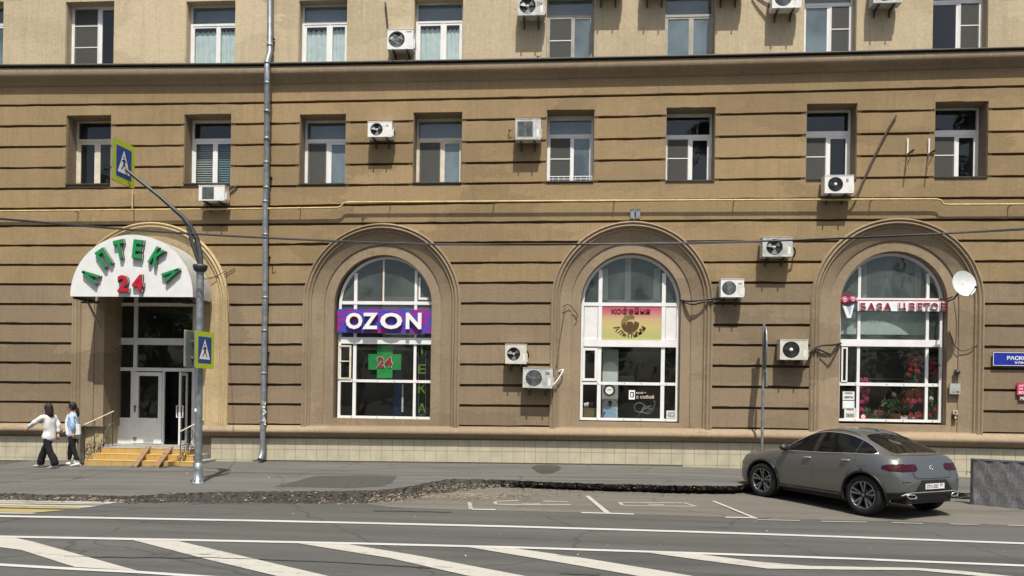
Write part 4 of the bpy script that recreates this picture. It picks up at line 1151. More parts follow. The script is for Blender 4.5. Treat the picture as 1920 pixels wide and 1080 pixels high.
# ------------------------------------------------------------------ air-conditioner outdoor units
def ac_unit(label, px0, px1, py0, py1, style, dep=.29, gap=.08, cx=.40, logo=None, tilt=0., pipe=None, feet=True):
    """px0..py1: front face in photo pixels; style: 'fan' round grille, 'open' bare fan, 'square' square grille, 'disc' ring grille with hub"""
    df = gap + dep; pm = (px0 + px1) / 2; ym = (py0 + py1) / 2
    x0, x1 = F(px0, ym, df).x, F(px1, ym, df).x; z0, z1 = F(pm, py1, df).z, F(pm, py0, df).z
    W, H = x1 - x0, z1 - z0
    t = thing('air_conditioner', label, 'air conditioner', ((x0 + x1) / 2, 0, z0), 'air conditioner units on the facade')
    t.rotation_euler = (0, tilt, 0)
    def FB(m, a, b, c, d, e, f, mat): m.box((a, -f, c), (b, -e, d), mat)
    m = MB(); hw = W / 2; wm = ('white_plastic', 'plastic_yellowed', 'white_plastic', 'plastic_grimy')[int(px0 + py1) % 4]
    fcx = -hw + W * cx; fr = min(H * .42, W * .31); fcz = H * .5
    # casing with a round (or square) well for the fan
    n = 32; yf = -df
    FB(m, -hw, hw, 0, H, gap, df - .07, wm)
    lim = lambda v, lo, hi: max(lo, min(hi, v))
    outer = []; inner = []
    for k in range(n):
        an = 2 * math.pi * k / n; c, s = math.cos(an), math.sin(an)
        if style == 'square':
            q = fr * .98 / max(abs(c), abs(s)); inner.append((fcx + q * c, fcz + q * s))
        else: inner.append((fcx + fr * c, fcz + fr * s))
        ext = []
        if c > 1e-6: ext.append((hw - fcx) / c)
        if c < -1e-6: ext.append((-hw - fcx) / c)
        if s > 1e-6: ext.append((H - fcz) / s)
        if s < -1e-6: ext.append((-fcz) / s)
        q = min(ext); outer.append((fcx + q * c, fcz + q * s))
    # make the outer ring touch the casing's corners
    for cxr, czr in ((hw, H), (hw, 0), (-hw, H), (-hw, 0)):
        k = min(range(n), key=lambda j: (outer[j][0] - cxr) ** 2 + (outer[j][1] - czr) ** 2); outer[k] = (cxr, czr)
    vs = [(x, yf, z) for x, z in outer] + [(x, yf, z) for x, z in inner] + [(x, yf + .07, z) for x, z in inner] + [(x, yf + .07, z) for x, z in outer]
    fs = []
    for k in range(n):
        j = (k + 1) % n
        fs += [(k, j, n + j, n + k), (n + k, n + j, 2 * n + j, 2 * n + k), (3 * n + k, 3 * n + j, j, k)]
    m.add(vs, fs, wm)
    FB(m, -hw - .006, hw + .006, H - .004, H + .012, gap - .01, df + .008, wm)      # lid
    FB(m, hw - .16 * W, hw - .06 * W, H * .12, H * .5, df + .001, df + .004, 'white_plastic')
    FB(m, hw, hw + .03, H * .12, H * .55, gap + .04, df - .06, wm)                   # valve cover
    m.build('casing', t, True)
    m = MB(); m.lathe([(fr, .0), (0, .0)], 'black_plastic', (fcx, yf + .069, fcz), 'y', 24, False) if style != 'square' else FB(m, fcx - fr * .98, fcx + fr * .98, fcz - fr * .98, fcz + fr * .98, df - .0695, df - .066, 'black_plastic')
    m.build('fan_well', t, True)
    m = MB()
    for k in range(3):
        a0 = 2 * math.pi * k / 3 + .4; pts = []
        for (rr, aa, yy) in ((.18, 0, .052), (.9, -.25, .050), (.95, .55, .020), (.2, .75, .030)):
            pts.append((fcx + fr * rr * math.cos(a0 + aa), yf + yy, fcz + fr * rr * math.sin(a0 + aa)))
        m.add(pts + [(x, y + .004, z) for x, y, z in pts], [(0, 1, 2, 3), (7, 6, 5, 4), (0, 4, 5, 1), (1, 5, 6, 2), (2, 6, 7, 3), (3, 7, 4, 0)], 'sign_back' if style == 'open' else 'dark_steel')
    m.lathe([(0, -.002), (fr * .2, .0), (fr * .22, .03)], 'grey_sheet' if style == 'open' else 'dark_steel', (fcx, yf + .028, fcz), 'y', 14)
    m.build('fan', t, True)
    if style in ('fan', 'disc', 'square'):
        g = MB(); gm = 'galvanised' if style == 'fan' else 'dark_steel'
        if style == 'square':
            k = 0
            while k < 15:
                z = fcz - fr * .94 + fr * 1.88 * k / 14; g.box((fcx - fr, yf - .002, z - .005), (fcx + fr, yf + .004, z + .005), 'sign_back'); k += 1
            for k in range(3):
                x = fcx + fr * (k - 1) * .9; g.box((x - .006, yf - .003, fcz - fr), (x + .006, yf + .003, fcz + fr), 'sign_back')
        else:
            for k in range(1, 9):
                rr = fr * k / 8.3; g.tube([(fcx + rr * math.cos(2 * math.pi * j / 20), yf + .004 - .012 * (1 - k / 9), fcz + rr * math.sin(2 * math.pi * j / 20)) for j in range(20)], .0048, gm, 4, closed=True)
            for k in range(8):
                an = math.pi * k / 8; c, s = math.cos(an) * fr, math.sin(an) * fr
                g.tube([(fcx - c, yf + .002, fcz - s), (fcx, yf - .010, fcz), (fcx + c, yf + .002, fcz + s)], .004, gm, 4)
            if style == 'disc': g.lathe([(0, -.004), (fr * .2, -.002), (fr * .22, .01)], 'white_plastic', (fcx, yf - .012, fcz), 'y', 16)
        structure(g.build('grille', t, True), 'stuff')
    if logo:
        m = MB(); put_text(m, logo[0], (hw - W * logo[1], H * logo[2], df + .0005), W * logo[3], H * logo[4], 'ink', .002, bold=.02); m.build('lettering', t, True)
    # vent slits right of the fan
    if style == 'fan':
        m = MB()
        for k in range(6): FB(m, fcx + fr + .02, hw - .015, H * (.16 + .09 * k), H * (.16 + .09 * k) + .006, df + .0005, df + .003, 'grey_sheet')
        structure(m.build('vent_slits', t, True), 'stuff')
    if feet:
        for sx in (-.28, .26):
            m = MB(); x = sx * W
            m.box((x - .018, -(df + .03), -.045), (x + .018, .0, -.005), 'dark_steel'); m.box((x - .018, -.03, -.20), (x + .018, .0, -.045), 'dark_steel')
            m.tube([(x, -(df - .12), -.045), (x, -.02, -.17)], .009, 'dark_steel', 6); m.build('bracket', t, True)
    return t

AU = {}
AU['a'] = ac_unit('outdoor unit with its square fan grille slipped askew beside a curtained window', 726, 775, 55, 92, 'open', cx=.36, logo=('INVERTER', .17, .87, .2, .07))
AU['b'] = ac_unit('outdoor unit with bare black fan cut by the upper picture edge', 971, 1021.5, -8, 28.5, 'open', cx=.36, logo=('7/d', .2, .55, .18, .22))
AU['c'] = ac_unit('outdoor unit with cables looping from its left side at the top edge of the photo', 1448, 1502, -24, 14.5, 'fan', cx=.38)
AU['d'] = ac_unit('outdoor unit of which only the bottom shows, between the two rightmost top windows', 1638, 1692, -34, 5, 'fan')
AU['e'] = ac_unit('outdoor unit with bare fan, right of the drainpipe in the second storey', 689.5, 735, 228, 256.5, 'open', cx=.36, logo=('- /0', .25, .72, .2, .14))
AU['f'] = ac_unit('white outdoor unit with square grey grille, left of the window with the little rail', 966, 1014, 222.5, 261.5, 'square', cx=.39)
AU['g'] = ac_unit('small outdoor unit with square grille under the window with lowered blinds', 372.5, 421, 348, 376, 'square', cx=.36)
AU['h'] = ac_unit('outdoor unit with black ring grille hanging from a window sill, above the yellow gas pipe', 1546.5, 1601, 329, 362, 'disc', cx=.37, logo=('E', .22, .72, .08, .2))
AU['i'] = ac_unit('outdoor unit with an uncovered black fan crossed by the overhead cable', 1430, 1486, 445, 481, 'open', cx=.40)
AU['j'] = ac_unit('small square outdoor unit with black cables running left to the coffee shop arch', 1351.5, 1395, 523.5, 557, 'fan', cx=.36, logo=('БИ', .16, .75, .16, .12))
AU['k'] = ac_unit('outdoor unit with black ring grille and white hub beside the flower shop arch', 1462.5, 1515, 637, 674.5, 'disc', cx=.40)
AU['l'] = ac_unit('small outdoor unit with bare fan, upper of two left of the coffee shop', 947, 987, 645.5, 682, 'open', cx=.40)
AU['m'] = ac_unit('outdoor unit with scribbled side panel, lower of two left of the coffee shop', 980, 1036, 690.5, 727.5, 'fan', cx=.37, tilt=R(.8), logo=('SS8', .18, .75, .14, .16))
for px in (1117, 1205, 1345):
    ac_unit('outdoor unit above the picture edge, known by the shadow it casts beside a top window', px, px + 52, -52, -14, 'fan')
# square grille slipped in front of unit a
t = AU['a']; m = MB(); W_ = .30
for k in range(15):
    x = -W_ / 2 + W_ * k / 14; m.box((x - .003, -.006, -W_ / 2), (x + .003, .0, W_ / 2), 'sign_back')
for z in (-W_ / 2, 0, W_ / 2): m.box((-W_ / 2, -.008, z - .006), (W_ / 2, -.001, z + .006), 'grey_sheet')
o = m.build('grille', t, True); structure(o, 'stuff'); o.location = (-.12, -.35, .20); o.rotation_euler = (0, R(28), 0)
def cable(name, label, pts, r, mat, cat='cable', group=None, n=6, sub=4):
    P = [Vector(p) for p in pts]; Q = []
    for i in range(len(P) - 1):       # Catmull-Rom
        p0, p1, p2, p3 = P[max(i - 1, 0)], P[i], P[i + 1], P[min(i + 2, len(P) - 1)]
        for k in range(sub):
            s = k / sub; Q.append(.5 * ((2 * p1) + (p2 - p0) * s + (2 * p0 - 5 * p1 + 4 * p2 - p3) * s * s + (3 * p1 - p0 - 3 * p2 + p3) * s ** 3))
    Q.append(P[-1]); m = MB(); m.tube(Q, r, mat, n); o = m.build(name); tag(o, label, cat, group); return o
cable('refrigerant_pipe', 'black insulated pipe rising from the unit with the slipped grille to the picture top', [F(728, 72, .1), F(727.5, 60, .07), F(726, 40, .05), F(723, 10, .05), F(722, 4, .03)], .022, 'black_plastic', 'pipe')
cable('refrigerant_pipe', 'long dark insulated pipe slanting up to the right from the unit under a window sill', [F(1585, 368, .2), F(1601, 369, .16), F(1611, 356, .10), F(1618, 340, .07), F(1640, 292, .06), F(1668, 237, .06), F(1680.5, 217, .05)], .024, 'rust', 'pipe')
cable('air_conditioner_cable', 'dark pipe bundle bent beside the small unit under the blinds window', [F(421, 371, .15), F(427, 368, .1), F(430, 356, .06), F(440, 351, .04), F(445, 352, .0)], .026, 'black_plastic')
for k in range(3):
    cable('air_conditioner_cable', 'black cables looping left of the unit at the top edge', [F(1450, 12 - 2 * k, .2), F(1440, 13 - 3 * k, .12), F(1425, 4 - 3 * k, .08), F(1411, -6 - 2 * k, .03)], .014, 'black_plastic', 'cable', 'cables looping at the top edge')
cable('air_conditioner_cable', 'upper black cable running from the small square unit to the coffee shop window', [F(1352, 559, .2), F(1335, 560, .1), F(1310, 563.5, .12), F(1290, 565, .0), F(1276, 563, -.2)], .026, 'black_plastic')
cable('air_conditioner_cable', 'thick sagging black cable under the small square unit, entering the coffee shop window', [F(1356, 556, .2), F(1338, 563, .12), F(1318, 567, .10), F(1298, 571, .0), F(1277, 565, -.2)], .020, 'black_plastic')
cable('air_conditioner_cable', 'black cable from the ring-grille unit arching up to the flower shop window', [F(1514, 664, .2), F(1522, 654, .12), F(1540, 648, .1), F(1560, 647, .0), F(1577, 644, -.2)], .026, 'black_plastic')
cable('air_conditioner_cable', 'black cable drooping in a V between the ring-grille unit and the flower shop window', [F(1516, 662, .2), F(1530, 654, .12), F(1553, 663, .05), F(1560, 662, .05), F(1576, 648, -.2)], .022, 'black_plastic')
cable('drain_hose', 'white hose bent out from the scribbled unit beside the coffee shop arch', [F(1035, 723, .2), F(1040, 719, .18), F(1049, 707, .12), F(1056, 693, .05), F(1044, 698, .0)], .018, 'white_plastic', 'hose')
cable('wall_cable', 'thin black cable hanging in a curve on the left of the coffee shop arch', [F(1055, 576, .03), F(1060, 572, .03), F(1068, 572, -.04), F(1076, 581, -.09), F(1083, 591, -.09), F(1078, 600, -.09)], .010, 'black_plastic')
cable('wall_cable', 'thin cable running down the coffee shop arch to the scribbled unit', [F(1060, 572, .03), F(1054, 610, .04), F(1047, 655, .045), F(1044, 685, .045), F(1036, 692, .06)], .008, 'flashing')
cable('wall_cable', 'thin dark wires from the pole top to the wall right of the canopy', [F(381, 523, 4.6), F(398, 521, 2.8), F(424, 508, .02)], .009, 'black_plastic')
cable('wall_cable', 'loose wire end drooping on the wall right of the cream arch', [F(394, 521, .04), F(405, 519, .04), F(418, 516, .04), F(441, 503, .03)], .009, 'black_plastic')
cable('wall_cable', 'thin wire branching right from the dish mount across the flower shop arch', [F(1780, 620, -.06), F(1789, 646, -.08), F(1804, 658, -.06), F(1825, 651, .03), F(1846, 637, .02)], .010, 'black_plastic')
for (px, py, lab) in ((737, 249, 'short black hose on the right side of the bare-fan unit in the second storey'), (1488, 470, 'short black hose on the right side of the unit crossed by the overhead cable'), (988, 664, 'short coiled black hose right of the small upper unit beside the coffee shop'), (776, 83, 'short pale hose right of the unit with the slipped grille')):
    cable('refrigerant_pipe', lab, [F(px - 3, py - 6, .3), F(px + 1, py - 4, .26), F(px + 3, py + 3, .2), F(px + 1, py + 9, .1), F(px - 1, py + 12, .02)], .022, 'black_plastic' if px != 776 else 'plastic_yellowed', 'pipe')
# broken hooks
def hook(label, px, py, mat='black_plastic'):
    p = F(px, py, .0); m = MB(); m.tube([p, p + Vector((0, -.08, 0)), p + Vector((.05, -.09, -.01)), p + Vector((.10, -.08, .01))], .010, mat, 6); m.tube([p + Vector((-.02, -.06, .03)), p + Vector((.0, -.07, -.08))], .009, mat, 6)
    tag(m.build('wall_hook'), label, 'hook')
hook('black hook on the wall just right of the drainpipe', 512, 499)
hook('small bent hook left of the square-grille unit in the second storey', 955, 246)
hook('short black peg on the ledge under the unit at the top edge', 1008, 108)
hook('small hook above the first shop arch', 681, 411)
# empty unit brackets
for px, lab in ((1701, 'left of the two empty white brackets beside the rightmost second-storey window'), (1741, 'right of the two empty white brackets beside the rightmost second-storey window')):
    p0, p1 = F(px, 260, .03), F(px, 291, .03); t = thing('wall_bracket', lab, 'bracket', p1, 'empty unit brackets')
    m = MB(); m.box((-.018, -.03, 0), (.018, .03, p0.z - p1.z), 'white_plastic'); m.build('upright', t, True)
    m = MB(); m.box((-.016, -.38, .0), (.016, -.03, .035), 'rust'); m.build('arm', t, True)
    m = MB(); m.tube([(0, -.33, .01), (0, -.0, -.26)], .010, 'rust', 6); m.build('strut', t, True)
# twin vent grilles above the second shop arch
for px, lab in ((1185.5, 'left of two small grey wall boxes above the coffee shop arch'), (1196.5, 'right of two small grey wall boxes above the coffee shop arch')):
    m = MB(); p0, p1 = F(px - 4, 410, .06), F(px + 4, 392, .06); m.fb(p0.x, p1.x, p0.z, p1.z, 0, .07, 'galvanised'); m.fb(p0.x + .01, p1.x - .01, p1.z - .05, p1.z - .02, .07, .075, 'sign_back'); tag(m.build('wall_box'), lab, 'box', 'small wall boxes')

# ------------------------------------------------------------------ drainpipe, gas pipe, overhead cables
dpipe = thing('drainpipe', 'grey galvanised drainpipe running down the whole facade between the entrance and the first shop', 'drainpipe', (F(490, 860, .15).x, -.15, zs(F(490, 860).x, 0)))
runs = [[(506.5, -60, .14), (506, 98, .14), (501, 116, .34), (501, 160, .34), (501, 172, .30), (499.5, 350, .17)], [(499.5, 352, .17), (498.5, 365, .16), (497.5, 378, .16), (497, 560, .16)], [(497, 560, .16), (494.5, 700, .17)], [(494.5, 700, .17), (492.5, 838, .22), (490.5, 852, .24), (487.5, 862, .36)]]
for rr in runs:
    m = MB(); m.tube([F(*p) for p in rr], .078, 'galvanised', 14); m.build('pipe_section', dpipe)
for px, py, d in ((506.2, 85, .14), (501, 118, .34), (501, 156, .34), (500.7, 209, .29), (500.3, 260, .25), (499.8, 305, .2), (499.5, 352, .17), (497.6, 378, .16), (497.4, 440, .16), (497, 558, .16), (496, 620, .165), (494.7, 700, .17), (493.3, 790, .2)):
    p = F(px, py, d); m = MB(); m.lathe([(.080, -.03), (.088, -.025), (.088, .025), (.080, .03)], 'galvanised', p, 'z', 14); m.build('joint_collar', dpipe)
for px, py, d in ((506, 70, .14), (500, 330, .18), (497, 480, .16), (495, 660, .165)):
    p = F(px, py, d); m = MB(); m.box(p + Vector((-.095, 0, -.012)), p + Vector((.095, d, .012)), 'dark_steel'); m.build('pipe_clamp', dpipe)
m = MB(); r2 = random.Random(3)
for k in range(14):
    p = F(494 + r2.uniform(-2.5, 1.5), 755 + r2.uniform(0, 42), .27); m.box(p, p + Vector((r2.uniform(.03, .07), .004, r2.uniform(.03, .08))), 'paper')
structure(m.build('sticker_remains', dpipe), 'stuff')
gas = thing('gas_pipe', 'thin yellowish gas pipe running along the facade below the second-storey windows with two small jogs', 'gas pipe', F(0, 396, .1))
gp = [(-200, 398), (0, 396), (250, 393.5), (480, 391.5), (632, 389.5), (640, 387), (644, 381), (652, 379.5), (960, 377.5), (1200, 376), (1500, 374.5), (1755, 373.5), (1764, 375.5), (1768, 382), (1776, 383.8), (1920, 383), (2120, 382.5)]
m = MB(); m.tube([F(x, y, .16) for x, y in gp], .026, 'pipe_yellow', 8); m.build('pipe_run', gas)
m = MB(); m.tube([F(248, 393, .16), F(248, 372, .10), F(248.5, 357, .05)], .014, 'pipe_yellow', 6); m.build('branch_pipe', gas)
for px in (140, 392, 560, 730, 925, 1152, 1378, 1636, 1897):
    y = float(np.interp(px, [g[0] for g in gp], [g[1] for g in gp])); p = F(px, y, .16)
    m = MB(); m.tube([p + Vector((0, .16, -.02)), p + Vector((0, -.02, -.02))], .012, 'dark_steel', 6); m.lathe([(.032, -.02), (.032, .02)], 'pipe_yellow', p, 'x', 8); m.build('pipe_support', gas)
m = MB(); cable('overhead_cable', 'thick black overhead cable sagging across the whole street front', [F(x, y, 5.0) for x, y in ((-900, 330), (-450, 376), (-120, 402), (0, 410), (250, 431), (500, 446), (760, 456.5), (1000, 458.5), (1300, 455), (1600, 446), (1920, 429), (2300, 403), (2900, 352))], .021, 'black_plastic', 'cable', None, 8)
cable('overhead_cable', 'thinner black wire twisted round the thick overhead cable', [F(x, y, 5.06) for x, y in ((-900, 331), (-450, 377.5), (-120, 403), (0, 411.5), (250, 432), (500, 446.5), (760, 458.5), (1000, 457.5), (1300, 457), (1600, 445), (1920, 431), (2300, 404), (2900, 354))], .011, 'black_plastic', 'cable', None, 6)

# ------------------------------------------------------------------ satellite dish
p = F(1776, 565, .02); t = thing('satellite_dish', 'round white satellite dish on an arm beside the flower shop arch', 'satellite dish', p)
dc = F(1805, 533, .55); ax = Vector((.12, -1, .22)).normalized(); q = ax.to_track_quat('Z', 'Y').to_matrix()
m = MB(); rx = .335; vs = []; fs = []; n = 32
for (k, rr) in enumerate((0, .2, .4, .6, .8, .95, 1.0)):
    for j in range(n):
        an = 2 * math.pi * j / n; v = q @ Vector((rx * .92 * rr * math.cos(an), rx * rr * math.sin(an), .07 * rr * rr)); vs.append(dc + v)
for k in range(6):
    for j in range(n): fs.append((k * n + j, k * n + (j + 1) % n, (k + 1) * n + (j + 1) % n, (k + 1) * n + j))
m.add(vs, fs, 'dish_white', True); m.build('reflector', t)
m = MB(); lnb = dc + ax * .42 + Vector((.06, 0, -.22)); foot = dc + q @ Vector((.08, -.33, .07))
m.tube([foot, lnb], .011, 'dark_steel', 6); m.ball(lnb, (.035, .05, .035), 'dark_steel', 8, 6); m.build('feed_arm', t)
m = MB(); m.tube([p + Vector((0, .0, .0)), p + Vector((.02, -.28, .02)), dc - ax * .03 + Vector((-.02, 0, -.12)), dc - ax * .01], .022, 'dark_steel', 8); m.tube([F(1762, 561, -.4), F(1778, 560, .1), F(1786, 556, .2)], .018, 'dark_steel', 6); m.build('mount_arm', t)
cable('dish_cable', 'thin cable hanging straight down from the satellite dish', [F(1788, 565, .25), F(1793, 600, .12), F(1792, 640, -.05), F(1788, 660, -.08)], .008, 'flashing')

# ------------------------------------------------------------------ small wall signs at the right
def board(name, label, cat, px0, px1, py0, py1, d, th, mat, rim=None, texts=()):
    pm, ym = (px0 + px1) / 2, (py0 + py1) / 2; df = d + th
    x0, x1, z0, z1 = F(px0, ym, df).x, F(px1, ym, df).x, F(pm, py1, df).z, F(pm, py0, df).z
    t = thing(name, label, cat, ((x0 + x1) / 2, -d, z0))
    m = MB(); m.fb(x0, x1, z0, z1, d, df, mat); m.build('board', t)
    if rim:
        m = MB(); w_ = rim[1]
        for bx in ((x0, x1, z1 - w_, z1), (x0, x1, z0, z0 + w_), (x0, x0 + w_, z0 + w_, z1 - w_), (x1 - w_, x1, z0 + w_, z1 - w_)): m.fb(*bx, df - .01, df + .006, rim[0])
        m.build('rim', t)
    for body, cx_, cy_, wd, ht, mt in texts:
        p = F(cx_, cy_, df); s = (x1 - x0) / (px1 - px0); m = MB(); put_text(m, body, (p.x, p.z, df + .001), wd * s, ht * s, mt, .004, bold=.03); m.build('lettering', t)
    return t
board('street_sign', 'dark blue street name plate with white lettering cut by the right picture edge', 'street sign', 1862, 1968, 661, 686, .05, .03, 'street_blue', ('sign_white', .012), (('РАСКОВОЙ', 1919, 670.5, 62, 10, 'sign_white'), ('УЛИЦА', 1919, 680.5, 34, 5, 'sign_white')))
board('notice_board', 'small pink and white notice board at the right picture edge', 'sign', 1907, 1946, 718, 741, .03, .03, 'pink_sign', None, (('АПТЕКА', 1926, 723.5, 32, 4, 'sign_white'), ('24 ЧАСА', 1926, 729, 32, 3.5, 'sign_white'), ('ВХОД', 1924, 736.5, 28, 6, 'sign_white')))
board('wall_plaque', 'small red-brown plaque under the pink notice board', 'plaque', 1910, 1944, 742, 752, .02, .02, 'rust', None, (('РЕМОНТ', 1927, 747, 28, 6, 'sign_white'),))
board('meter_cabinet', 'small pale metal box on the right leg of the flower shop arch', 'cabinet', 1781, 1801, 719, 739, -.11, .06, 'grey_sheet', None, (('-1.  7E', 1791, 735, 14, 3, 'ink'),))
p = F(1793.5, 698, -.10); t = thing('wall_lamp', 'small dark dome lamp on the flower shop arch above the pale box', 'lamp', p)
m = MB(); m.ball(p + Vector((0, -.05, 0)), (.07, .06, .07), 'dark_steel', 12, 8); m.build('dome', t); m = MB(); m.lathe([(.08, 0), (.08, .02), (0, .02)], 'galvanised', p + Vector((0, -.02, 0)), 'y', 12); m.build('base_ring', t)
for py, lab in ((773, 'upper of two small sockets at the foot of the flower shop arch'), (783, 'lower of two small sockets at the foot of the flower shop arch')):
    p = F(1790, py, -.11); m = MB(); m.box(p + Vector((-.05, -.04, -.05)), p + Vector((.05, .02, .05)), 'black_plastic' if py > 780 else 'cream_ink'); m.lathe([(.03, -.045), (.0, -.05)], 'cream_ink' if py > 780 else 'black_plastic', p, 'y', 10); tag(m.build('socket'), lab, 'socket', 'sockets on the arch')

# ------------------------------------------------------------------ first shop: banner, green cross, green letters
def plate(px0, px1, py0, py1, d): return F(px0, (py0 + py1) / 2, d).x, F(px1, (py0 + py1) / 2, d).x, F((px0 + px1) / 2, py1, d).z, F((px0 + px1) / 2, py0, d).z
d0 = DA + .12; x0, x1, z0, z1 = plate(632.5, 808.5, 580, 624.5, d0)
t = thing('shop_sign', 'purple, blue and pink shop sign with big white letters across the first arched window', 'shop sign', ((x0 + x1) / 2, -d0, z0))
m = MB(); m.fb(x0, x1, z0, z1, d0 - .09, d0, 'banner_print'); m.build('sign_box', t)
for chh, cx_, wd in (('O', 664.5, 31), ('Z', 694.5, 29), ('O', 734, 41), ('N', 776, 29)):
    p = F(cx_, 602, d0 + .06); s = (x1 - x0) / 176; m = MB()
    put_text(m, chh, (p.x, p.z, d0 + .03), wd * s, 30 * s, 'sign_white', .07, bold=.035, side='grey_sheet'); m.build('letter', t)
for sx in (-.9, .9):
    m = MB(); m.fb((x0 + x1) / 2 + sx * 1.0 - .02, (x0 + x1) / 2 + sx * 1.0 + .02, z0 + .08, z0 + .12, DA, d0 - .09, 'galvanised'); m.build('sign_bracket', t)
d0 = DA - .08; z1 = F(721, 648, d0).z; p = F(721.5, 679, d0)
t = thing('pharmacy_cross', 'green cross sign with a red number hanging inside the first shop window', 'cross sign', (p.x, -d0, F(721, 710, d0).z))
xa, xb = F(690.5, 680, d0).x, F(752, 680, d0).x; xc, xd = F(707, 680, d0).x, F(736, 680, d0).x
za, zb, zc_, zd = F(721, 709, d0).z, F(721, 647, d0).z, F(721, 693, d0).z, F(721, 664, d0).z
m = MB(); m.prism([(xc, za), (xd, za), (xd, zc_), (xb, zc_), (xb, zd), (xd, zd), (xd, zb), (xc, zb), (xc, zd), (xa, zd), (xa, zc_), (xc, zc_)], d0 - .05, d0, 'cross_green'); m.build('cross_body', t)
m = MB(); put_text(m, '24', (p.x, p.z, d0 + .002), .46, .32, 'sign_white', .004, bold=.05); m.build('number_rim', t)
m = MB(); put_text(m, '24', (p.x, p.z, d0 + .003), .43, .30, 'red_letter', .02, bold=.02); m.build('number', t)
m = MB()
for xx in (xc + .05, xd - .05): m.tube([(xx, -d0 + .05, zb), (xx, -d0 + .05, zb + .06)], .006, 'dark_steel', 5)
structure(m.build('hanging_wire', t), 'stuff')
d0 = DA - .07
t = thing('window_letters', 'green letters set one under another in the right pane of the first shop window', 'letters', F(792, 782, d0))
for chh, py in (('Т', 655), ('Е', 692), ('К', 728.5), ('А', 765)):
    p = F(791.5, py, d0); m = MB(); put_text(m, chh, (p.x, p.z, d0), .21, .26, 'lime', .03, bold=.01); m.build('letter', t)
m = MB()
for px in (784.5, 798): m.tube([F(px, 650, d0 - .01), F(px, 778, d0 - .01)], .006, 'galvanised', 5)
m.tube([F(784.5, 778, d0 - .01), F(798, 778, d0 - .01)], .006, 'galvanised', 5); structure(m.build('letter_frame', t), 'stuff')
o = cloth(F(737, 740, DA - .8).x, F(752, 740, DA - .8).x, F(745, 784, DA - .8).z, F(745, 694, DA - .8).z, DA - .8, 'cloth_drape', None, 'drape', 4, .05); tag(o, 'dark blue drape hanging inside the first shop window below the green cross', 'drape')
m = MB(); xx = F(754.5, 740, DA - .7); m.box(xx + Vector((-.02, 0, -.5)), xx + Vector((.03, .02, .3)), 'white_plastic'); tag(m.build('poster_strip'), 'narrow white strip beside the dark blue drape', 'strip')
m = MB(); x0, x1, z0, z1 = plate(646, 775, 651, 656, DA - .6); m.fb(x0, x1, z0, z1, DA - .66, DA - .6, 'grey_sheet'); tag(m.build('ceiling_rail'), 'pale rail across the top of the lower first shop window, behind the green cross', 'rail')

# ------------------------------------------------------------------ second shop: coffee sign and window graphics
d0 = DA - .012; a = AR[2]
x0, x1 = a.V[0][1] + .004, a.V[1][0] - .004; z0, z1 = a.H[1][1] + .006, a.H[0][0] - .006
t = thing('shop_sign', 'red to yellow shop sign with brown round emblem in the coffee shop window', 'shop sign', ((x0 + x1) / 2, -d0, z0))
m = MB(); m.fb(x0, x1, z0, z1, d0 - .03, d0, 'cafe_print'); m.build('sign_board', t)
sp = (x1 - x0) / 112.
p = F(1182.5, 584, d0); m = MB(); put_text(m, 'кофейня', (p.x, p.z, d0), 73 * sp, 16 * sp, 'maroon', .012, bold=.025); m.build('lettering', t)
# emblem: a crescent with a cup and bean
c = F(1181.5, 607, d0); m = MB()
def crescent(r0, r1, a0, a1, off, mat, n=16, z=0.004):
    o_ = [(c.x + r0 * sp * math.cos(a0 + (a1 - a0) * k / n), c.z + r0 * sp * math.sin(a0 + (a1 - a0) * k / n)) for k in range(n + 1)]
    i_ = [(c.x + off[0] * sp + r1 * sp * math.cos(a0 + (a1 - a0) * k / n), c.z + off[1] * sp + r1 * sp * math.sin(a0 + (a1 - a0) * k / n)) for k in range(n + 1)]
    for k in range(n): m.prism([o_[k], o_[k + 1], i_[k + 1], i_[k]][::1], d0, d0 + z, mat)
crescent(17, 11, 1.1, 3.5, (3, -2), 'gold_ink'); crescent(17, 9, 3.4, 6.4, (-1, 4), 'brown_ink', z=.006)
m.prism([(c.x + 6 * sp * math.cos(k * .45) * 1.1 - .5 * sp, c.z + 4.5 * sp * math.sin(k * .45)) for k in range(14)], d0, d0 + .007, 'brown_ink')
m.prism([(c.x + (1 + 10 * k / 6) * sp, c.z + (-9 + 9 * k / 6) * sp) for k in range(7)] + [(c.x + 12 * sp, c.z + 3 * sp), (c.x + 4 * sp, c.z - 6 * sp)], d0, d0 + .008, 'rust')
for k in range(3): m.prism([(c.x - (7 - k) * sp, c.z - (8 + 2 * k) * sp), (c.x - (4 - k) * sp, c.z - (13) * sp), (c.x - (3 - k) * sp, c.z - (12) * sp)], d0, d0 + .004 + .001 * k, 'gold_ink')
m.build('emblem', t)
for k, chh in enumerate('Альпини'):
    an = -math.pi / 2 + (k - 3) * .36; rr = 27.5
    x, z = c.x + rr * sp * math.cos(an) * 1.0, c.z + 3 * sp + rr * sp * math.sin(an) * .92
    m = MB(); put_text(m, chh, (x, z, d0), 8 * sp if chh != 'А' else 10 * sp, (9 if k else 12) * sp, 'brown_ink', .006, an + math.pi / 2, bold=.01); m.build('lettering', t)
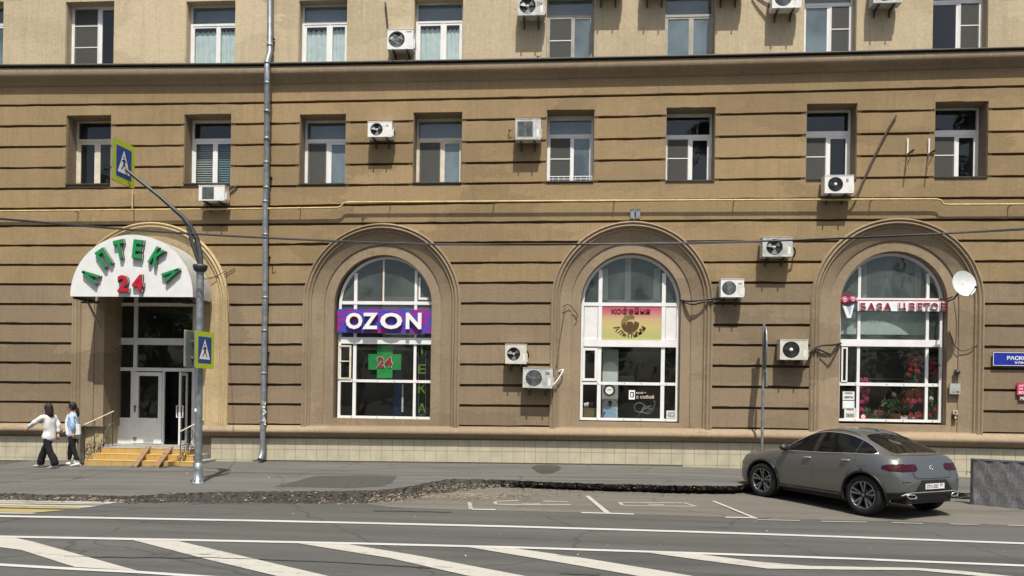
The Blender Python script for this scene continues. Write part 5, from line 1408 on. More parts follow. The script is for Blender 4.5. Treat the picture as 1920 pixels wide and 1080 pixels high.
# white text and graphics on the lower pane
dg_ = DA - .026
t = thing('window_lettering', 'white cup badge and cream lettering stuck on the lower coffee shop pane', 'lettering', F(1200, 750, dg_))
x0, x1, z0, z1 = plate(1179, 1190.5, 731.5, 749, dg_)
m = MB(); m.fb(x0, x1, z0, z1, dg_, dg_ + .003, 'sign_white'); m.build('badge', t)
m = MB(); m.fb(x0 + .04, x1 - .03, z0 + .06, z1 - .05, dg_ + .003, dg_ + .005, 'ink'); m.fb(x0 + .06, x1 - .06, z0 + .08, z1 - .08, dg_ + .005, dg_ + .007, 'sign_white'); m.build('badge_cup', t)
p = F(1202, 737, dg_); m = MB(); put_text(m, 'кофе', (p.x, p.z, dg_), .27, .08, 'cream_ink', .003, bold=.015); m.build('lettering', t)
p = F(1209.5, 744, dg_); m = MB(); put_text(m, 'с собой', (p.x, p.z, dg_), .48, .10, 'cream_ink', .003, bold=.015); m.build('lettering', t)
m = MB(); r2 = random.Random(8)
p = F(1199, 764, dg_); m.tube([(p.x + .14 * math.cos(k * .5), p.y, p.z + .13 * math.sin(k * .5)) for k in range(12)], .006, 'galvanised', 4)
p = F(1212, 766, dg_)
for j in range(5): m.tube([(p.x + .16 * math.cos(k * .4 + j) + .02 * j, p.y, p.z + (.06 + .03 * j) * math.sin(k * .55 + j) - .05 + .02 * j) for k in range(9)], .004, 'galvanised', 4)
m.tube([F(1196, 782, dg_), F(1204, 768, dg_), F(1222, 760, dg_)], .004, 'galvanised', 4); structure(m.build('line_drawing', t), 'stuff')
# tall graphic panel with arches, ring badge and a standing figure
dp = DA - .3
t = thing('wall_poster', 'tall grey panel with a pale arch behind the left half of the coffee shop window', 'poster', F(1143, 788, dp))
x0, x1, z0, z1 = plate(1129, 1159, 655, 788, dp); m = MB(); m.fb(x0, x1, z0, z1, dp - .02, dp, 'grey_sheet'); m.build('panel', t)
def arc_shape(px0, px1, py0, py1, d, mat, name):
    x0, x1, z0, z1 = plate(px0, px1, py0, py1, d); r_ = (x1 - x0) / 2; cx_ = (x0 + x1) / 2; m = MB()
    m.prism([(x0, z0), (x1, z0)] + [(cx_ + r_ * math.cos(math.pi * k / 12), z1 - r_ + r_ * math.sin(math.pi * k / 12)) for k in range(13)], d - .005, d, mat); m.build(name, t)
arc_shape(1130, 1158, 678, 716, dp + .006, 'paper', 'pale_arch'); arc_shape(1130, 1158, 748, 785, dp + .006, 'paper', 'pale_arch')
p = F(1142.5, 732, dg_); m = MB(); m.lathe([(.165, 0), (.165, -.004), (0, -.004)], 'ink', p, 'y', 24, False)
ring = m.build('round_badge'); tag(ring, 'round black sticker with a white centre on the coffee shop pane', 'sticker')
m = MB(); m.lathe([(.105, -.005), (.105, -.008), (0, -.008)], 'paper', p, 'y', 20, False); m.build('sticker_centre', ring)
m = MB(); put_text(m, 'КОФЕ', (p.x, p.z + .02, dg_ + .009), .14, .04, 'ink', .002); m.build('lettering', ring)
t = thing('cardboard_figure', 'small cut-out figure in a pale blue dress standing in the coffee shop window', 'cut-out figure', F(1143.5, 786, DA - .2))
dc_ = DA - .2; b = F(1143.5, 786, dc_); m = MB()
m.prism([(b.x - .20, b.z), (b.x + .20, b.z), (b.x + .11, b.z + .20), (b.x + .19, b.z + .25), (b.x + .17, b.z + .30), (b.x + .07, b.z + .34), (b.x + .06, b.z + .36), (b.x - .06, b.z + .36), (b.x - .07, b.z + .34), (b.x - .19, b.z + .28), (b.x - .20, b.z + .23), (b.x - .11, b.z + .20)], dc_ - .02, dc_, 'cloth_blue'); m.build('dress', t)
m = MB(); m.ball((b.x, b.y + .01, b.z + .44), (.045, .03, .055), 'rust', 10, 8); m.tube([(b.x, b.y + .01, b.z + .35), (b.x, b.y + .01, b.z + .42)], .018, 'rust', 6); m.build('head', t)
m = MB(); m.ball((b.x, b.y + .015, b.z + .475), (.055, .035, .04), 'hair_black', 10, 8); m.build('hair', t)
x0, x1, z0, z1 = plate(1094, 1119, 765, 787, DA - .3); m = MB(); m.fb(x0, x1, z0, z1, DA - .7, DA - .3, 'gold_ink'); tag(m.build('counter_box'), 'low yellowish crate inside the left lower coffee shop pane', 'crate')
for px, hh, mt in ((1097, .14, 'paper'), (1101.5, .16, 'paper'), (1109.5, .17, 'pink_sign')):
    p = F(px, 765, DA - .45); m = MB(); m.lathe([(.0, .0), (.03, .0), (.04, hh), (0, hh)], mt, p, 'z', 10); tag(m.build('paper_cup'), {'1097': 'leftmost white paper cup on the yellowish crate', '1101.5': 'middle white paper cup on the yellowish crate', '1109.5': 'red paper cup on the yellowish crate'}[str(px)], 'cup', 'paper cups')
board('notice', 'small white opening-hours notice in the lower right coffee shop pane', 'notice', 1249.5, 1270, 770, 784.5, DA - .028, .004, 'paper', None, (('РЕЖИМ РАБОТЫ', 1260, 774, 15, 2.2, 'ink'), ('08:00 - 22:00', 1260, 778, 17, 2.2, 'ink'), ('БЕЗ ВЫХОДНЫХ', 1260, 781.5, 15, 2, 'ink')))
x0, x1, z0, z1 = plate(1163, 1240, 660, 668, DA - 1.2); m = MB(); m.fb(x0, x1, z0, z1, DA - 1.25, DA - 1.2, 'dark_steel'); tag(m.build('menu_rail'), 'dark rail at the top of the coffee shop interior', 'rail')
x0, x1, z0, z1 = plate(1160, 1190, 705, 716, DA - 1.5); m = MB(); m.fb(x0, x1, z0, z1, DA - 2, DA - 1.5, 'grey_sheet'); tag(m.build('coffee_machine'), 'pale boxy machine low in the middle coffee shop pane', 'machine')

# ------------------------------------------------------------------ third shop: flower sign, bouquet, window display
d0 = DA + .12; x0, x1, z0, z1 = plate(1609, 1776, 563, 583.5, d0)
t = thing('shop_sign', 'row of raised red letters between two rails across the flower shop window', 'shop sign', ((x0 + x1) / 2, -d0, z0))
m = MB(); m.fb(x0, x1, z0, z1, d0 - .05, d0 - .03, 'curtain_white'); m.build('backing_sheet', t)
m = MB(); m.fb(x0 - .3, x1, z1 - .004, z1 + .010, d0 - .05, d0 - .02, 'pink_sign'); m.build('top_rail', t)
m = MB(); m.fb(x0 - .3, x1, z0 - .012, z0 + .004, d0 - .05, d0 - .02, 'dark_steel'); m.build('bottom_rail', t)
sp = (x1 - x0) / 167
for chh, cx_, wd in (('Б', 1618.5, 11), ('А', 1633.5, 15), ('З', 1649, 11), ('А', 1664, 15), ('Ц', 1692, 14), ('В', 1710, 11), ('Е', 1725, 10), ('Т', 1738, 12), ('О', 1752, 14), ('В', 1769, 11)):
    p = F(cx_, 574.5, d0); m = MB(); put_text(m, chh, (p.x, p.z, d0 - .03), wd * sp * .92, 13.5 * sp, 'red_letter', .045, bold=.0, side='maroon'); m.build('letter', t)
    m = MB(); put_text(m, chh, (p.x, p.z, d0 - .03), (wd + 1.4) * sp, 15.5 * sp, 'sign_white', .03, bold=.03, side='grey_sheet'); m.build('letter_rim', t)
t = thing('bouquet_emblem', 'painted bouquet of pink roses in a white wrapper left of the red letters', 'emblem', F(1590, 588, d0))
p = F(1591, 577, d0); m = MB(); m.prism([(p.x - .17, p.z + .10), (p.x - .03, p.z - .27), (p.x + .07, p.z - .27), (p.x + .15, p.z + .10), (p.x + .0, p.z + .0)], d0 - .03, d0, 'sign_white'); m.build('wrapper', t)
m = MB(); m.prism([(p.x - .05, p.z + .03), (p.x + .04, p.z - .2), (p.x + .09, p.z + .03)], d0, d0 + .004, 'cloth_blue'); m.build('wrapper_fold', t)
for ox, oz, rr in ((-.11, .19, .11), (.10, .21, .10)):
    m = MB(); m.lathe([(rr, 0), (rr, -.02), (rr * .6, -.035), (0, -.035)], 'flower_pink', p + Vector((ox, 0, oz)), 'y', 14); m.tube([p + Vector((ox + rr * .6 * (1 - k / 14) * math.cos(k), -.04, oz + rr * .6 * (1 - k / 14) * math.sin(k))) for k in range(12)], .008, 'sign_white', 4); m.build('rose', t)
m = MB(); m.prism([(p.x - .22, p.z + .24), (p.x + .12, p.z + .27), (p.x + .14, p.z + .40), (p.x + .02, p.z + .46), (p.x - .12, p.z + .42)], d0 - .03, d0 - .005, 'rust'); m.build('leaf_crown', t)
x0, x1, z0, z1 = plate(1624, 1702, 660, 711, DA - .9)
t = thing('television', 'dark flat television with a pale lower edge inside the flower shop', 'television', ((x0 + x1) / 2, .9 - DA, z0))
m = MB(); m.fb(x0, x1, z0, z1, DA - .98, DA - .9, 'black_plastic'); m.build('screen', t); m = MB(); m.fb(x0, x1, z0 - .01, z0 + .02, DA - .899, DA - .885, 'galvanised'); m.build('lower_edge', t)
def flowers(label, px, py, spread, n, mats, leafn, d, seed, name='flower_bunch', pot=None):
    r2 = random.Random(seed); c = F(px, py, d); t = thing(name, label, 'flowers', c)
    m = MB()
    for k in range(leafn):
        p = c + Vector((r2.gauss(0, spread[0] * .5), r2.gauss(0, .10), r2.uniform(-spread[1], spread[1] * .7))); u = Vector((r2.uniform(-1, 1), r2.uniform(-.6, .6), r2.uniform(-.5, 1))).normalized() * r2.uniform(.07, .14); v = u.cross(Vector((0, 1, .3))).normalized() * .025
        m.add([p - u, p + v, p + u, p - v], [(0, 1, 2, 3)], 'leaf')
    for k in range(n // 2): m.tube([c + Vector((r2.gauss(0, .03), 0, -spread[1])), c + Vector((r2.gauss(0, spread[0] * .5), r2.gauss(0, .05), spread[1] * .3))], .006, 'leaf', 4)
    structure(m.build('foliage', t), 'stuff')
    for k in range(n):
        p = c + Vector((r2.gauss(0, spread[0] * .45), r2.uniform(-.12, .06), r2.gauss(spread[1] * .25, spread[1] * .35))); m = MB(); rr = r2.uniform(.035, .065); mt = r2.choice(mats)
        for j in range(7):
            an = j * 2.4; e_ = .35 + .09 * j; q = p + Vector((rr * e_ * math.cos(an), -rr * .6 * (1 - e_), rr * e_ * math.sin(an))); s_ = rr * .55
            m.add([q + Vector((s_ * math.cos(an + b_) , -.012 * (b_ > 1), s_ * math.sin(an + b_))) for b_ in (0, 1.6, 3.1, 4.7)], [(0, 1, 2, 3)], mt)
        m.ball(p, rr * .4, mt, 6, 4); m.build('blossom', t)
    return t
flowers('dark red blooms on leaning stems beside the television in the flower shop', 1716, 690, (.22, .42), 26, ('flower_red',), 60, DA - .3, 1)
flowers('bright red gladiolus spray in the right upper flower shop pane', 1752, 700, (.16, .35), 18, ('flower_red', 'flower_pink'), 40, DA - .2, 2)
flowers('spreading orange and red flower arrangement in the lower flower shop window', 1722, 739, (.40, .2), 38, ('flower_orange', 'flower_red'), 60, DA - .25, 3)
flowers('hanging curtain of deep pink blossoms at the left of the display', 1619, 745, (.12, .5), 48, ('flower_pink',), 30, DA - .25, 4)
flowers('round red bouquet behind the basket in the flower shop window', 1702, 758, (.2, .18), 26, ('flower_red', 'flower_pink'), 30, DA - .25, 5)
flowers('mixed dark green bunch with pale buds above the woven basket', 1668, 763, (.25, .28), 8, ('paper', 'gold_ink'), 90, DA - .5, 6)
flowers('low dark green plants left of the woven basket', 1637, 778, (.28, .15), 7, ('gold_ink', 'flower_red'), 80, DA - .25, 7)
flowers('small red blossoms at the lower right corner of the display', 1724, 781, (.2, .14), 16, ('flower_red',), 30, DA - .2, 8)
flowers('red blooms leaning in the lower right flower shop pane', 1757, 772, (.16, .18), 18, ('flower_red',), 40, DA - .2, 9)
flowers('silvery branches with sparse leaves in the right lower flower shop pane', 1744, 745, (.13, .55), 4, ('paper',), 40, DA - .2, 10)
p = F(1676, 789, DA - .3); t = thing('woven_basket', 'orange-brown woven basket standing on the flower shop window sill', 'basket', p)
m = MB(); m.lathe([(0, 0), (.11, 0), (.16, .17), (.165, .18), (.15, .18), (.10, .02)], 'basket', p, 'z', 18); m.build('bowl', t); m = MB(); m.tube([p + Vector((.16 * math.cos(math.pi * k / 10), 0, .17 + .16 * math.sin(math.pi * k / 10))) for k in range(11)], .010, 'basket', 6); m.build('handle', t)
p = F(1694, 790, DA - .25); m = MB(); m.box(p + Vector((-.09, -.05, 0)), p + Vector((.09, .06, .15)), 'paper'); m.box(p + Vector((-.07, -.052, .12)), p + Vector((.07, -.05, .145)), 'pink_sign'); tag(m.build('gift_box'), 'small white gift box right of the woven basket', 'box')
t = thing('porcelain_dog', 'white toy dog lying at the right of the flower shop window sill', 'toy', F(1715, 790, DA - .25)); p = F(1715, 790, DA - .25); m = MB()
m.ball(p + Vector((0, 0, .06)), (.13, .05, .05), 'paper', 12, 8); m.ball(p + Vector((-.12, -.01, .10)), (.045, .04, .045), 'paper', 10, 8); m.build('dog_body', t); m = MB(); m.ball(p + Vector((-.15, -.02, .12)), (.02, .02, .03), 'ink', 6, 5); m.build('ear', t)
for (px0, px1, py0, py1, lab, tx) in ((1580, 1602, 734, 750, 'uppermost white notice in the left lower flower shop pane', 'ЦВЕТЫ'), (1580, 1602, 751.5, 766, 'plain bluish sheet between two notices in the left lower flower shop pane', None), (1583, 1604.5, 765, 787, 'lowest white notice with heavy black marks in the left lower flower shop pane', 'ОКНО')):
    texts = ((tx, (px0 + px1) / 2, (py0 + py1) / 2 + 3, 16, 4 if py0 < 760 else 8, 'ink'), (('ОТКРЫТО', (px0 + px1) / 2, py0 + 3, 14, 2.5, 'ink'))) if tx else ()
    board('notice', lab, 'notice', px0, px1, py0, py1, DA - .028, .004, 'paper' if tx else 'curtain_white', None, texts)
p = F(1618.5, 781, DA - .026); m = MB(); m.lathe([(.075, 0), (.075, -.003), (.05, -.003)], 'red_letter', p, 'y', 18, False); m.lathe([(.05, -.003), (0, -.003)], 'sign_white', p, 'y', 14, False); m.tube([p + Vector((.03 * math.cos(k * .6 - 1), -.005, .03 * math.sin(k * .9))) for k in range(7)], .008, 'red_letter', 4); tag(m.build('round_sticker'), 'round red and white sticker on the flower shop pane', 'sticker')

# ------------------------------------------------------------------ crossing sign pole
base = S(371, 906)
pole = thing('street_pole', 'tall grey sign pole with a bracketed arm leaning left over the crossing', 'street pole', base)
dpole = -base.y
def PD(px, py): return F(px, py, dpole)
top = PD(375.5, 505)
m = MB(); m.tube([base + Vector((0, 0, .25)), top], .078, 'galvanised', 18); m.build('shaft', pole)
m = MB(); m.lathe([(.16, 0), (.16, .03), (.11, .05), (.09, .30), (.085, .45), (.0, .45)], 'galvanised', base, 'z', 18); m.build('base_flange', pole)
m = MB()
for k in range(8):
    an = math.pi / 4 * k; q = base + Vector((.135 * math.cos(an), .135 * math.sin(an), 0)); m.box(q + Vector((-.012, -.012, 0)), q + Vector((.012, .012, .07)), 'dark_steel')
    u = Vector((math.cos(an), math.sin(an), 0)); v = u.cross(UP) * .005
    m.hexa([base + u * .085 - v + UP * .035, base + u * .15 - v + UP * .035, base + u * .15 + v + UP * .035, base + u * .085 + v + UP * .035], [base + u * .085 - v + UP * .2, base + u * .09 - v + UP * .2, base + u * .09 + v + UP * .2, base + u * .085 + v + UP * .2], 'galvanised')
structure(m.build('base_bolts', pole), 'stuff')
m = MB(); c = PD(375.5, 502); m.lathe([(.08, -.10), (.13, -.06), (.155, .02), (.15, .06), (.0, .06)], 'dark_steel', c, 'z', 16); m.build('collar', pole)
darm = dpole + .35
sgn = F(231, 306, dpole + 0.2)
m = MB(); m.tube([PD(376, 500), PD(375, 475), PD(369, 448), F(357, 425, dpole + .05), F(343, 407, dpole + .1), F(300, 369, dpole + .18), F(252, 331, dpole + .2), F(232, 314, dpole + .2)], [.06, .06, .058, .055, .05, .04, .036, .034], 'dark_steel', 10); m.build('arm', pole)
m = MB(); m.tube([PD(375, 498), F(362, 462, dpole + .04), F(352, 425, dpole + .08)], .04, 'dark_steel', 8); m.build('arm_brace', pole)
m = MB(); q = PD(371.5, 742); m.ball(PD(370, 770) + Vector((0, -.08, 0)), (.03, .01, .05), 'paper', 6, 5); m.build('sticker', pole)

# pedestrian sign: built facing -y locally, then turned
def walker(mb, sx, d, mat):
    s = sx
    P = lambda pts: mb.prism([(x * s, z * s) for x, z in pts], d, d + .0015, mat)
    P([(.035 * math.cos(k * .7) - .01, .17 + .038 * math.sin(k * .7)) for k in range(9)])
    P([(-.05, .10), (.03, .12), (.05, .0), (-.03, -.02)])
    P([(-.03, -.02), (.03, .0), (.10, -.17), (.13, -.22), (.09, -.23), (.05, -.16)])
    P([(-.03, -.02), (.02, -.01), (-.02, -.12), (-.09, -.22), (-.13, -.21), (-.06, -.11)])
    P([(-.05, .10), (-.12, .02), (-.10, .0), (-.03, .06)]); P([(.03, .12), (.10, .03), (.085, .02), (.02, .07)])
def cross_sign(label, c, w_, h_, yaw, tilt=0):
    t = thing('crossing_sign', label, 'traffic sign', c, 'pedestrian crossing signs'); t.rotation_euler = (0, tilt, yaw)
    def rr(w, h, r, n=4):
        pts = []
        for (cx_, cz_, a0) in ((w / 2 - r, -h / 2 + r, -90), (w / 2 - r, h / 2 - r, 0), (-w / 2 + r, h / 2 - r, 90), (-w / 2 + r, -h / 2 + r, 180)):
            pts += [(cx_ + r * math.cos(R(a0 + 90 * k / n)), cz_ + r * math.sin(R(a0 + 90 * k / n))) for k in range(n + 1)]
        return pts
    m = MB(); m.prism(rr(w_, h_, .03), -.02, .012, 'sign_yellow', 'sign_back'); m.build('board', t, True)
    m = MB(); m.prism(rr(w_ * .70, h_ * .72, .02), .012, .014, 'sign_blue'); m.build('blue_field', t, True)
    m = MB(); m.prism([(-w_ * .28, -h_ * .25), (w_ * .28, -h_ * .25), (0, h_ * .29)], .014, .016, 'sign_white'); m.build('white_triangle', t, True)
    m = MB(); walker(m, w_ * 1.05, .016, 'ink'); structure(m.build('walking_figure', t, True), 'stuff')
    m = MB(); m.prism(rr(w_ * .97, h_ * .97, .03), -.024, -.02, 'sign_back'); m.build('sign_back', t, True)
    for z in (-.22, .22):
        m = MB(); m.box((-.03, .02, z * h_ - .02), (.03, .07, z * h_ + .02), 'galvanised'); m.build('clamp', t, True)
    return t
# plates stand across the pavement: normal looks along the street (+x), slightly towards the viewer
YAW = R(90 - 5.5)
cross_sign('upper yellow-green bordered pedestrian crossing sign at the tip of the pole arm', F(231.5, 306, dpole + .25), .68, .92, YAW, R(0))
cross_sign('lower yellow-green bordered pedestrian crossing sign facing right on the pole', F(381.5, 656.5, dpole + .05) + Vector((.02, 0, 0)), .62, .80, YAW - R(5))
cross_sign('grey back of a crossing sign plate just left of the pole', F(358, 655, dpole + .22), .50, .80, YAW - R(180) + R(2))

# ------------------------------------------------------------------ thin sign post with an edge-on plate
ps = S(1428, 884); dps = -ps.y
post = thing('sign_post', 'thin grey sign post with an edge-on plate, standing behind the parked car', 'sign post', ps)
m = MB(); m.tube([ps, F(1432.5, 606, dps)], .035, 'galvanised', 10); m.build('post_tube', post)
p0, p1 = F(1431, 694, dps), F(1433, 612, dps)
m = MB(); vs = []; n = 20; rr = (p1.z - p0.z) / 2; cz_ = (p0.z + p1.z) / 2; cxp = (p0.x + p1.x) / 2 + .03
q = Matrix.Rotation(R(-8), 3, 'Z')
pts = [(rr * .36 * 1.0 * math.cos(2 * math.pi * k / n) * 2.0, rr * math.sin(2 * math.pi * k / n)) for k in range(n)]
for s in (-.012, .012): vs += [Vector((cxp, p0.y, cz_)) + q @ Vector((s, y, z)) for y, z in pts]
m.add(vs, [tuple(range(n)), tuple(range(n, 2 * n))[::-1]] + [(k, (k + 1) % n, n + (k + 1) % n, n + k) for k in range(n)], 'sign_back'); m.build('edge_on_plate', post)
p0, p1 = F(1435, 725, dps), F(1441, 697, dps); m = MB(); m.box((p0.x, p0.y - .04, p0.z), (p1.x - .03, p0.y + .1, p1.z), 'sign_back'); m.build('lower_plate', post)

# ------------------------------------------------------------------ scuffed metal barrier at the right edge
b0, b1 = G(1821, 950.5), G(2010, 967)
ht = .985; t = thing('metal_barrier', 'scuffed dark grey metal barrier panel at the right edge, right of the car', 'barrier', (b0 + b1) / 2)
u = (b1 - b0).normalized(); nrm = Vector((u.y, -u.x, 0))
def bar3(mb, s0, s1, z0, z1, t0, t1, mat):
    L = (b1 - b0).length; A = b0 + u * s0; B = b0 + u * s1
    bot = [A + nrm * t0, B + nrm * t0, B + nrm * t1, A + nrm * t1]
    mb.hexa([p + UP * z0 for p in bot], [p + UP * z1 for p in bot], mat)
L = (b1 - b0).length
m = MB()
# dented sheet
nx, nz = 40, 16; vs = []; r2 = random.Random(4)
for i in range(nx + 1):
    for j in range(nz + 1):
        s_ = L * i / nx; z = .0 + ht * j / nz; dnt = .012 * math.sin(i * .9 + j * .3) * math.sin(j * .5) + r2.uniform(-.004, .004); p = b0 + u * s_ + nrm * (.02 + dnt); vs.append((p.x, p.y, p.z + z + .0))
m.add(vs, [(i * (nz + 1) + j, (i + 1) * (nz + 1) + j, (i + 1) * (nz + 1) + j + 1, i * (nz + 1) + j + 1) for i in range(nx) for j in range(nz)], 'scuffed_metal', True); bar3(m, 0.01, L - .01, .01, ht - .01, -.03, -.02, 'scuffed_metal'); m.build('sheet_panel', t)
m = MB()
bar3(m, -.02, .03, .0, ht + .01, -.035, .03, 'dark_steel'); m.build('end_post', t)
m = MB(); bar3(m, .03, L, ht - .02, ht + .012, -.035, .03, 'scuffed_metal'); m.build('top_rail', t)
m = MB(); bar3(m, .03, L, .0, .02, -.2, .03, 'dark_steel'); m.build('foot_rail', t)
m = MB(); p = b0 + UP * .70 + u * -.02; m.tube([p, p - u * .06 + UP * .03, p - u * .08 - UP * .05], .012, 'galvanised', 6); m.build('coupling_hook', t)
# litter carton by the steps
p = S(117, 873); p.y = -.75; p.z = zs(p.x, -.75); t = thing('crumpled_carton', 'small crumpled white and green carton leaning at the tiled plinth beside the steps', 'litter', p)
m = MB(); m.hexa([p + Vector(v) for v in ((-.08, -.06, .0), (.10, -.05, .0), (.09, .07, .0), (-.07, .06, .0))], [p + Vector(v) for v in ((-.06, -.05, .22), (.11, -.06, .27), (.12, .06, .27), (-.05, .05, .22))], 'paper'); m.build('carton_body', t)
m = MB(); m.hexa([p + Vector(v) for v in ((-.085, -.066, .10), (-.02, -.062, .10), (-.02, -.05, .10), (-.085, -.05, .10))], [p + Vector(v) for v in ((-.07, -.060, .20), (-.01, -.062, .20), (-.01, -.05, .20), (-.07, -.05, .20))], 'cross_green'); m.build('printed_band', t)
# ------------------------------------------------------------------ parked car (local: +x forward, +y left, z up)
def curve(pts):
    """monotone cubic through (x, value)"""
    pts = sorted(pts); X = np.array([p[0] for p in pts], float); Y = np.array([p[1] for p in pts], float)
    h = np.diff(X); dl = np.diff(Y) / h; m = np.zeros(len(X)); m[0], m[-1] = dl[0], dl[-1]
    for i in range(1, len(X) - 1):
        if dl[i - 1] * dl[i] > 0:
            w1, w2 = 2 * h[i] + h[i - 1], h[i] + 2 * h[i - 1]; m[i] = (w1 + w2) / (w1 / dl[i - 1] + w2 / dl[i])
    def f(x):
        x = min(max(x, X[0]), X[-1]); i = min(int(np.searchsorted(X, x, 'right')) - 1, len(X) - 2); i = max(i, 0)
        t = (x - X[i]) / h[i]; t2, t3 = t * t, t ** 3
        return float((2 * t3 - 3 * t2 + 1) * Y[i] + (t3 - 2 * t2 + t) * h[i] * m[i] + (-2 * t3 + 3 * t2) * Y[i + 1] + (t3 - t2) * h[i] * m[i + 1])
    return f
XF, XB = 2.36, -2.37
ztop = curve([(2.36, .68), (2.33, .80), (2.25, .90), (2.1, .96), (1.7, 1.03), (1.25, 1.09), (1.05, 1.13), (.8, 1.26), (.4, 1.455), (.15, 1.545), (-.15, 1.59), (-.45, 1.60), (-.8, 1.575), (-1.15, 1.495), (-1.5, 1.375), (-1.8, 1.255), (-2.02, 1.17), (-2.12, 1.145), (-2.17, 1.115), (-2.22, 1.04), (-2.27, .95), (-2.31, .86), (-2.345, .76), (-2.37, .66)])
zbot = curve([(2.36, .40), (2.25, .30), (2.0, .26), (1.0, .25), (-1.0, .26), (-1.9, .30), (-2.2, .36), (-2.32, .44), (-2.37, .52)])
wmax = curve([(2.36, .50), (2.33, .64), (2.22, .80), (2.0, .885), (1.6, .935), (1.0, .935), (0, .925), (-.8, .935), (-1.4, .955), (-1.8, .95), (-2.05, .915), (-2.2, .86), (-2.3, .79), (-2.345, .73), (-2.37, .66)])
zbelt = curve([(2.36, .66), (2.3, .76), (2.1, .87), (1.7, .95), (1.1, 1.02), (.5, 1.045), (-.4, 1.075), (-1.2, 1.115), (-1.7, 1.125), (-2.0, 1.09), (-2.15, 1.03), (-2.25, .92), (-2.33, .76), (-2.37, .64)])
wbelt = curve([(2.36, .44), (2.3, .58), (2.1, .76), (1.7, .84), (1.1, .875), (.4, .875), (-.8, .88), (-1.4, .86), (-1.8, .83), (-2.05, .80), (-2.2, .76), (-2.3, .70), (-2.37, .60)])
zedge = curve([(2.36, .67), (2.3, .79), (2.1, .93), (1.7, 1.005), (1.25, 1.06), (1.05, 1.09), (.8, 1.20), (.4, 1.39), (.15, 1.475), (-.15, 1.515), (-.45, 1.52), (-.8, 1.49), (-1.15, 1.41), (-1.5, 1.30), (-1.8, 1.205), (-2.02, 1.135), (-2.12, 1.10), (-2.2, 1.03), (-2.27, .93), (-2.33, .77), (-2.37, .65)])
wedge = curve([(2.36, .36), (2.3, .46), (2.1, .60), (1.7, .66), (1.25, .70), (1.05, .745), (.8, .70), (.4, .625), (.15, .60), (-.3, .60), (-.8, .595), (-1.15, .60), (-1.5, .625), (-1.8, .66), (-2.02, .69), (-2.12, .69), (-2.2, .66), (-2.3, .58), (-2.37, .48)])
_cab = curve([(2.4, 2.4), (1.95, 1.95), (1.0, 1.17), (.2, .37), (-.5, -.36), (-1.2, -1.14), (-1.8, -1.78), (-2.4, -2.4)])
def section(x):
    q_ = _cab(x) if x < 1.95 else x
    zt, zb, wm, zl, wb, ze, we = ztop(q_), zbot(x), wmax(x), zbelt(x), wbelt(x), zedge(q_), wedge(q_)
    h = zl - zb
    P = [(0, zb), (wm * .6, zb), (wm * .88, zb + .01), (wm * .955, zb + h * .06), (wm * .985, zb + h * .2), (wm, zb + h * .42), (wm * .998, zb + h * .62), (wm * .985, zb + h * .78), ((wm + wb) / 2 * .995, zb + h * .90), (wb, zl),
         (wb + (we - wb) * .12, zl + (ze - zl) * .18), (wb + (we - wb) * .5, zl + (ze - zl) * .55), (we + (wb - we) * .10, ze - (ze - zl) * .09), (we, ze), (we * .90, ze + (zt - ze) * .42), (we * .6, ze + (zt - ze) * .80), (we * .3, ze + (zt - ze) * .96), (0, zt)]
    return P
SX = sorted(set([round(v, 4) for v in list(np.linspace(-2.37, -2.0, 22)) + list(np.linspace(-2.0, 2.0, 64)) + list(np.linspace(2.0, 2.36, 18))]))
def ring(x):
    P = section(x); return [(x, y, z) for y, z in P] + [(x, -y, z) for y, z in P[-2:0:-1]]
CS = .955
carM = MB(); rings = [ring(x) for x in SX]; nr = len(rings[0])
vs = [p for r_ in rings for p in r_]; fs = []
for i in range(len(rings) - 1):
    for k in range(nr): fs.append((i * nr + k, i * nr + (k + 1) % nr, (i + 1) * nr + (k + 1) % nr, (i + 1) * nr + k))
carM.add(vs, fs, 'car_paint', True); carM.add(vs, [tuple(range(nr))[::-1], tuple(range((len(rings) - 1) * nr, len(rings) * nr))], 'car_paint', False)
# lower cladding in black
me_tmp = carM
WB2, XFW, XRW, WR = 1.4365, 1.36, -1.513, .372
rc, fc = G(1614.5, 964.5), G(1424, 939)
fwd = (fc - rc); fwd.z = 0; fwd.normalize()
yaw = math.atan2(fwd.y, fwd.x)
car = thing('parked_car', 'dark grey metallic coupe-shaped SUV parked at an angle in front of the flower shop', 'car', (0, 0, ZR))
CS = 1.0136; QX = .85; yaw = R(120.75)
car.scale = (CS * QX, CS, CS * .965); car.rotation_euler = (0, R(-.5), yaw)
car.location = (5.605, -4.349, ZR + .045)
def cut_mesh(mb, cutters):
    o = mb.build('tmp', None, True); bm_ = bmesh.new(); bm_.from_mesh(o.data); bmesh.ops.remove_doubles(bm_, verts=bm_.verts, dist=.0002); bmesh.ops.recalc_face_normals(bm_, faces=bm_.faces); bm_.to_mesh(o.data); bm_.free()
    cs = []
    for c in cutters:
        k = c.build('tmpc', None, True); cs.append(k); md = o.modifiers.new('b', 'BOOLEAN'); md.operation = 'DIFFERENCE'; md.object = k; md.solver = 'EXACT'
        md.material_mode = 'TRANSFER'
    dg = bpy.context.evaluated_depsgraph_get(); me = bpy.data.meshes.new_from_object(o.evaluated_get(dg))
    for k in cs + [o]: bpy.data.objects.remove(k)
    return me
cutters = []
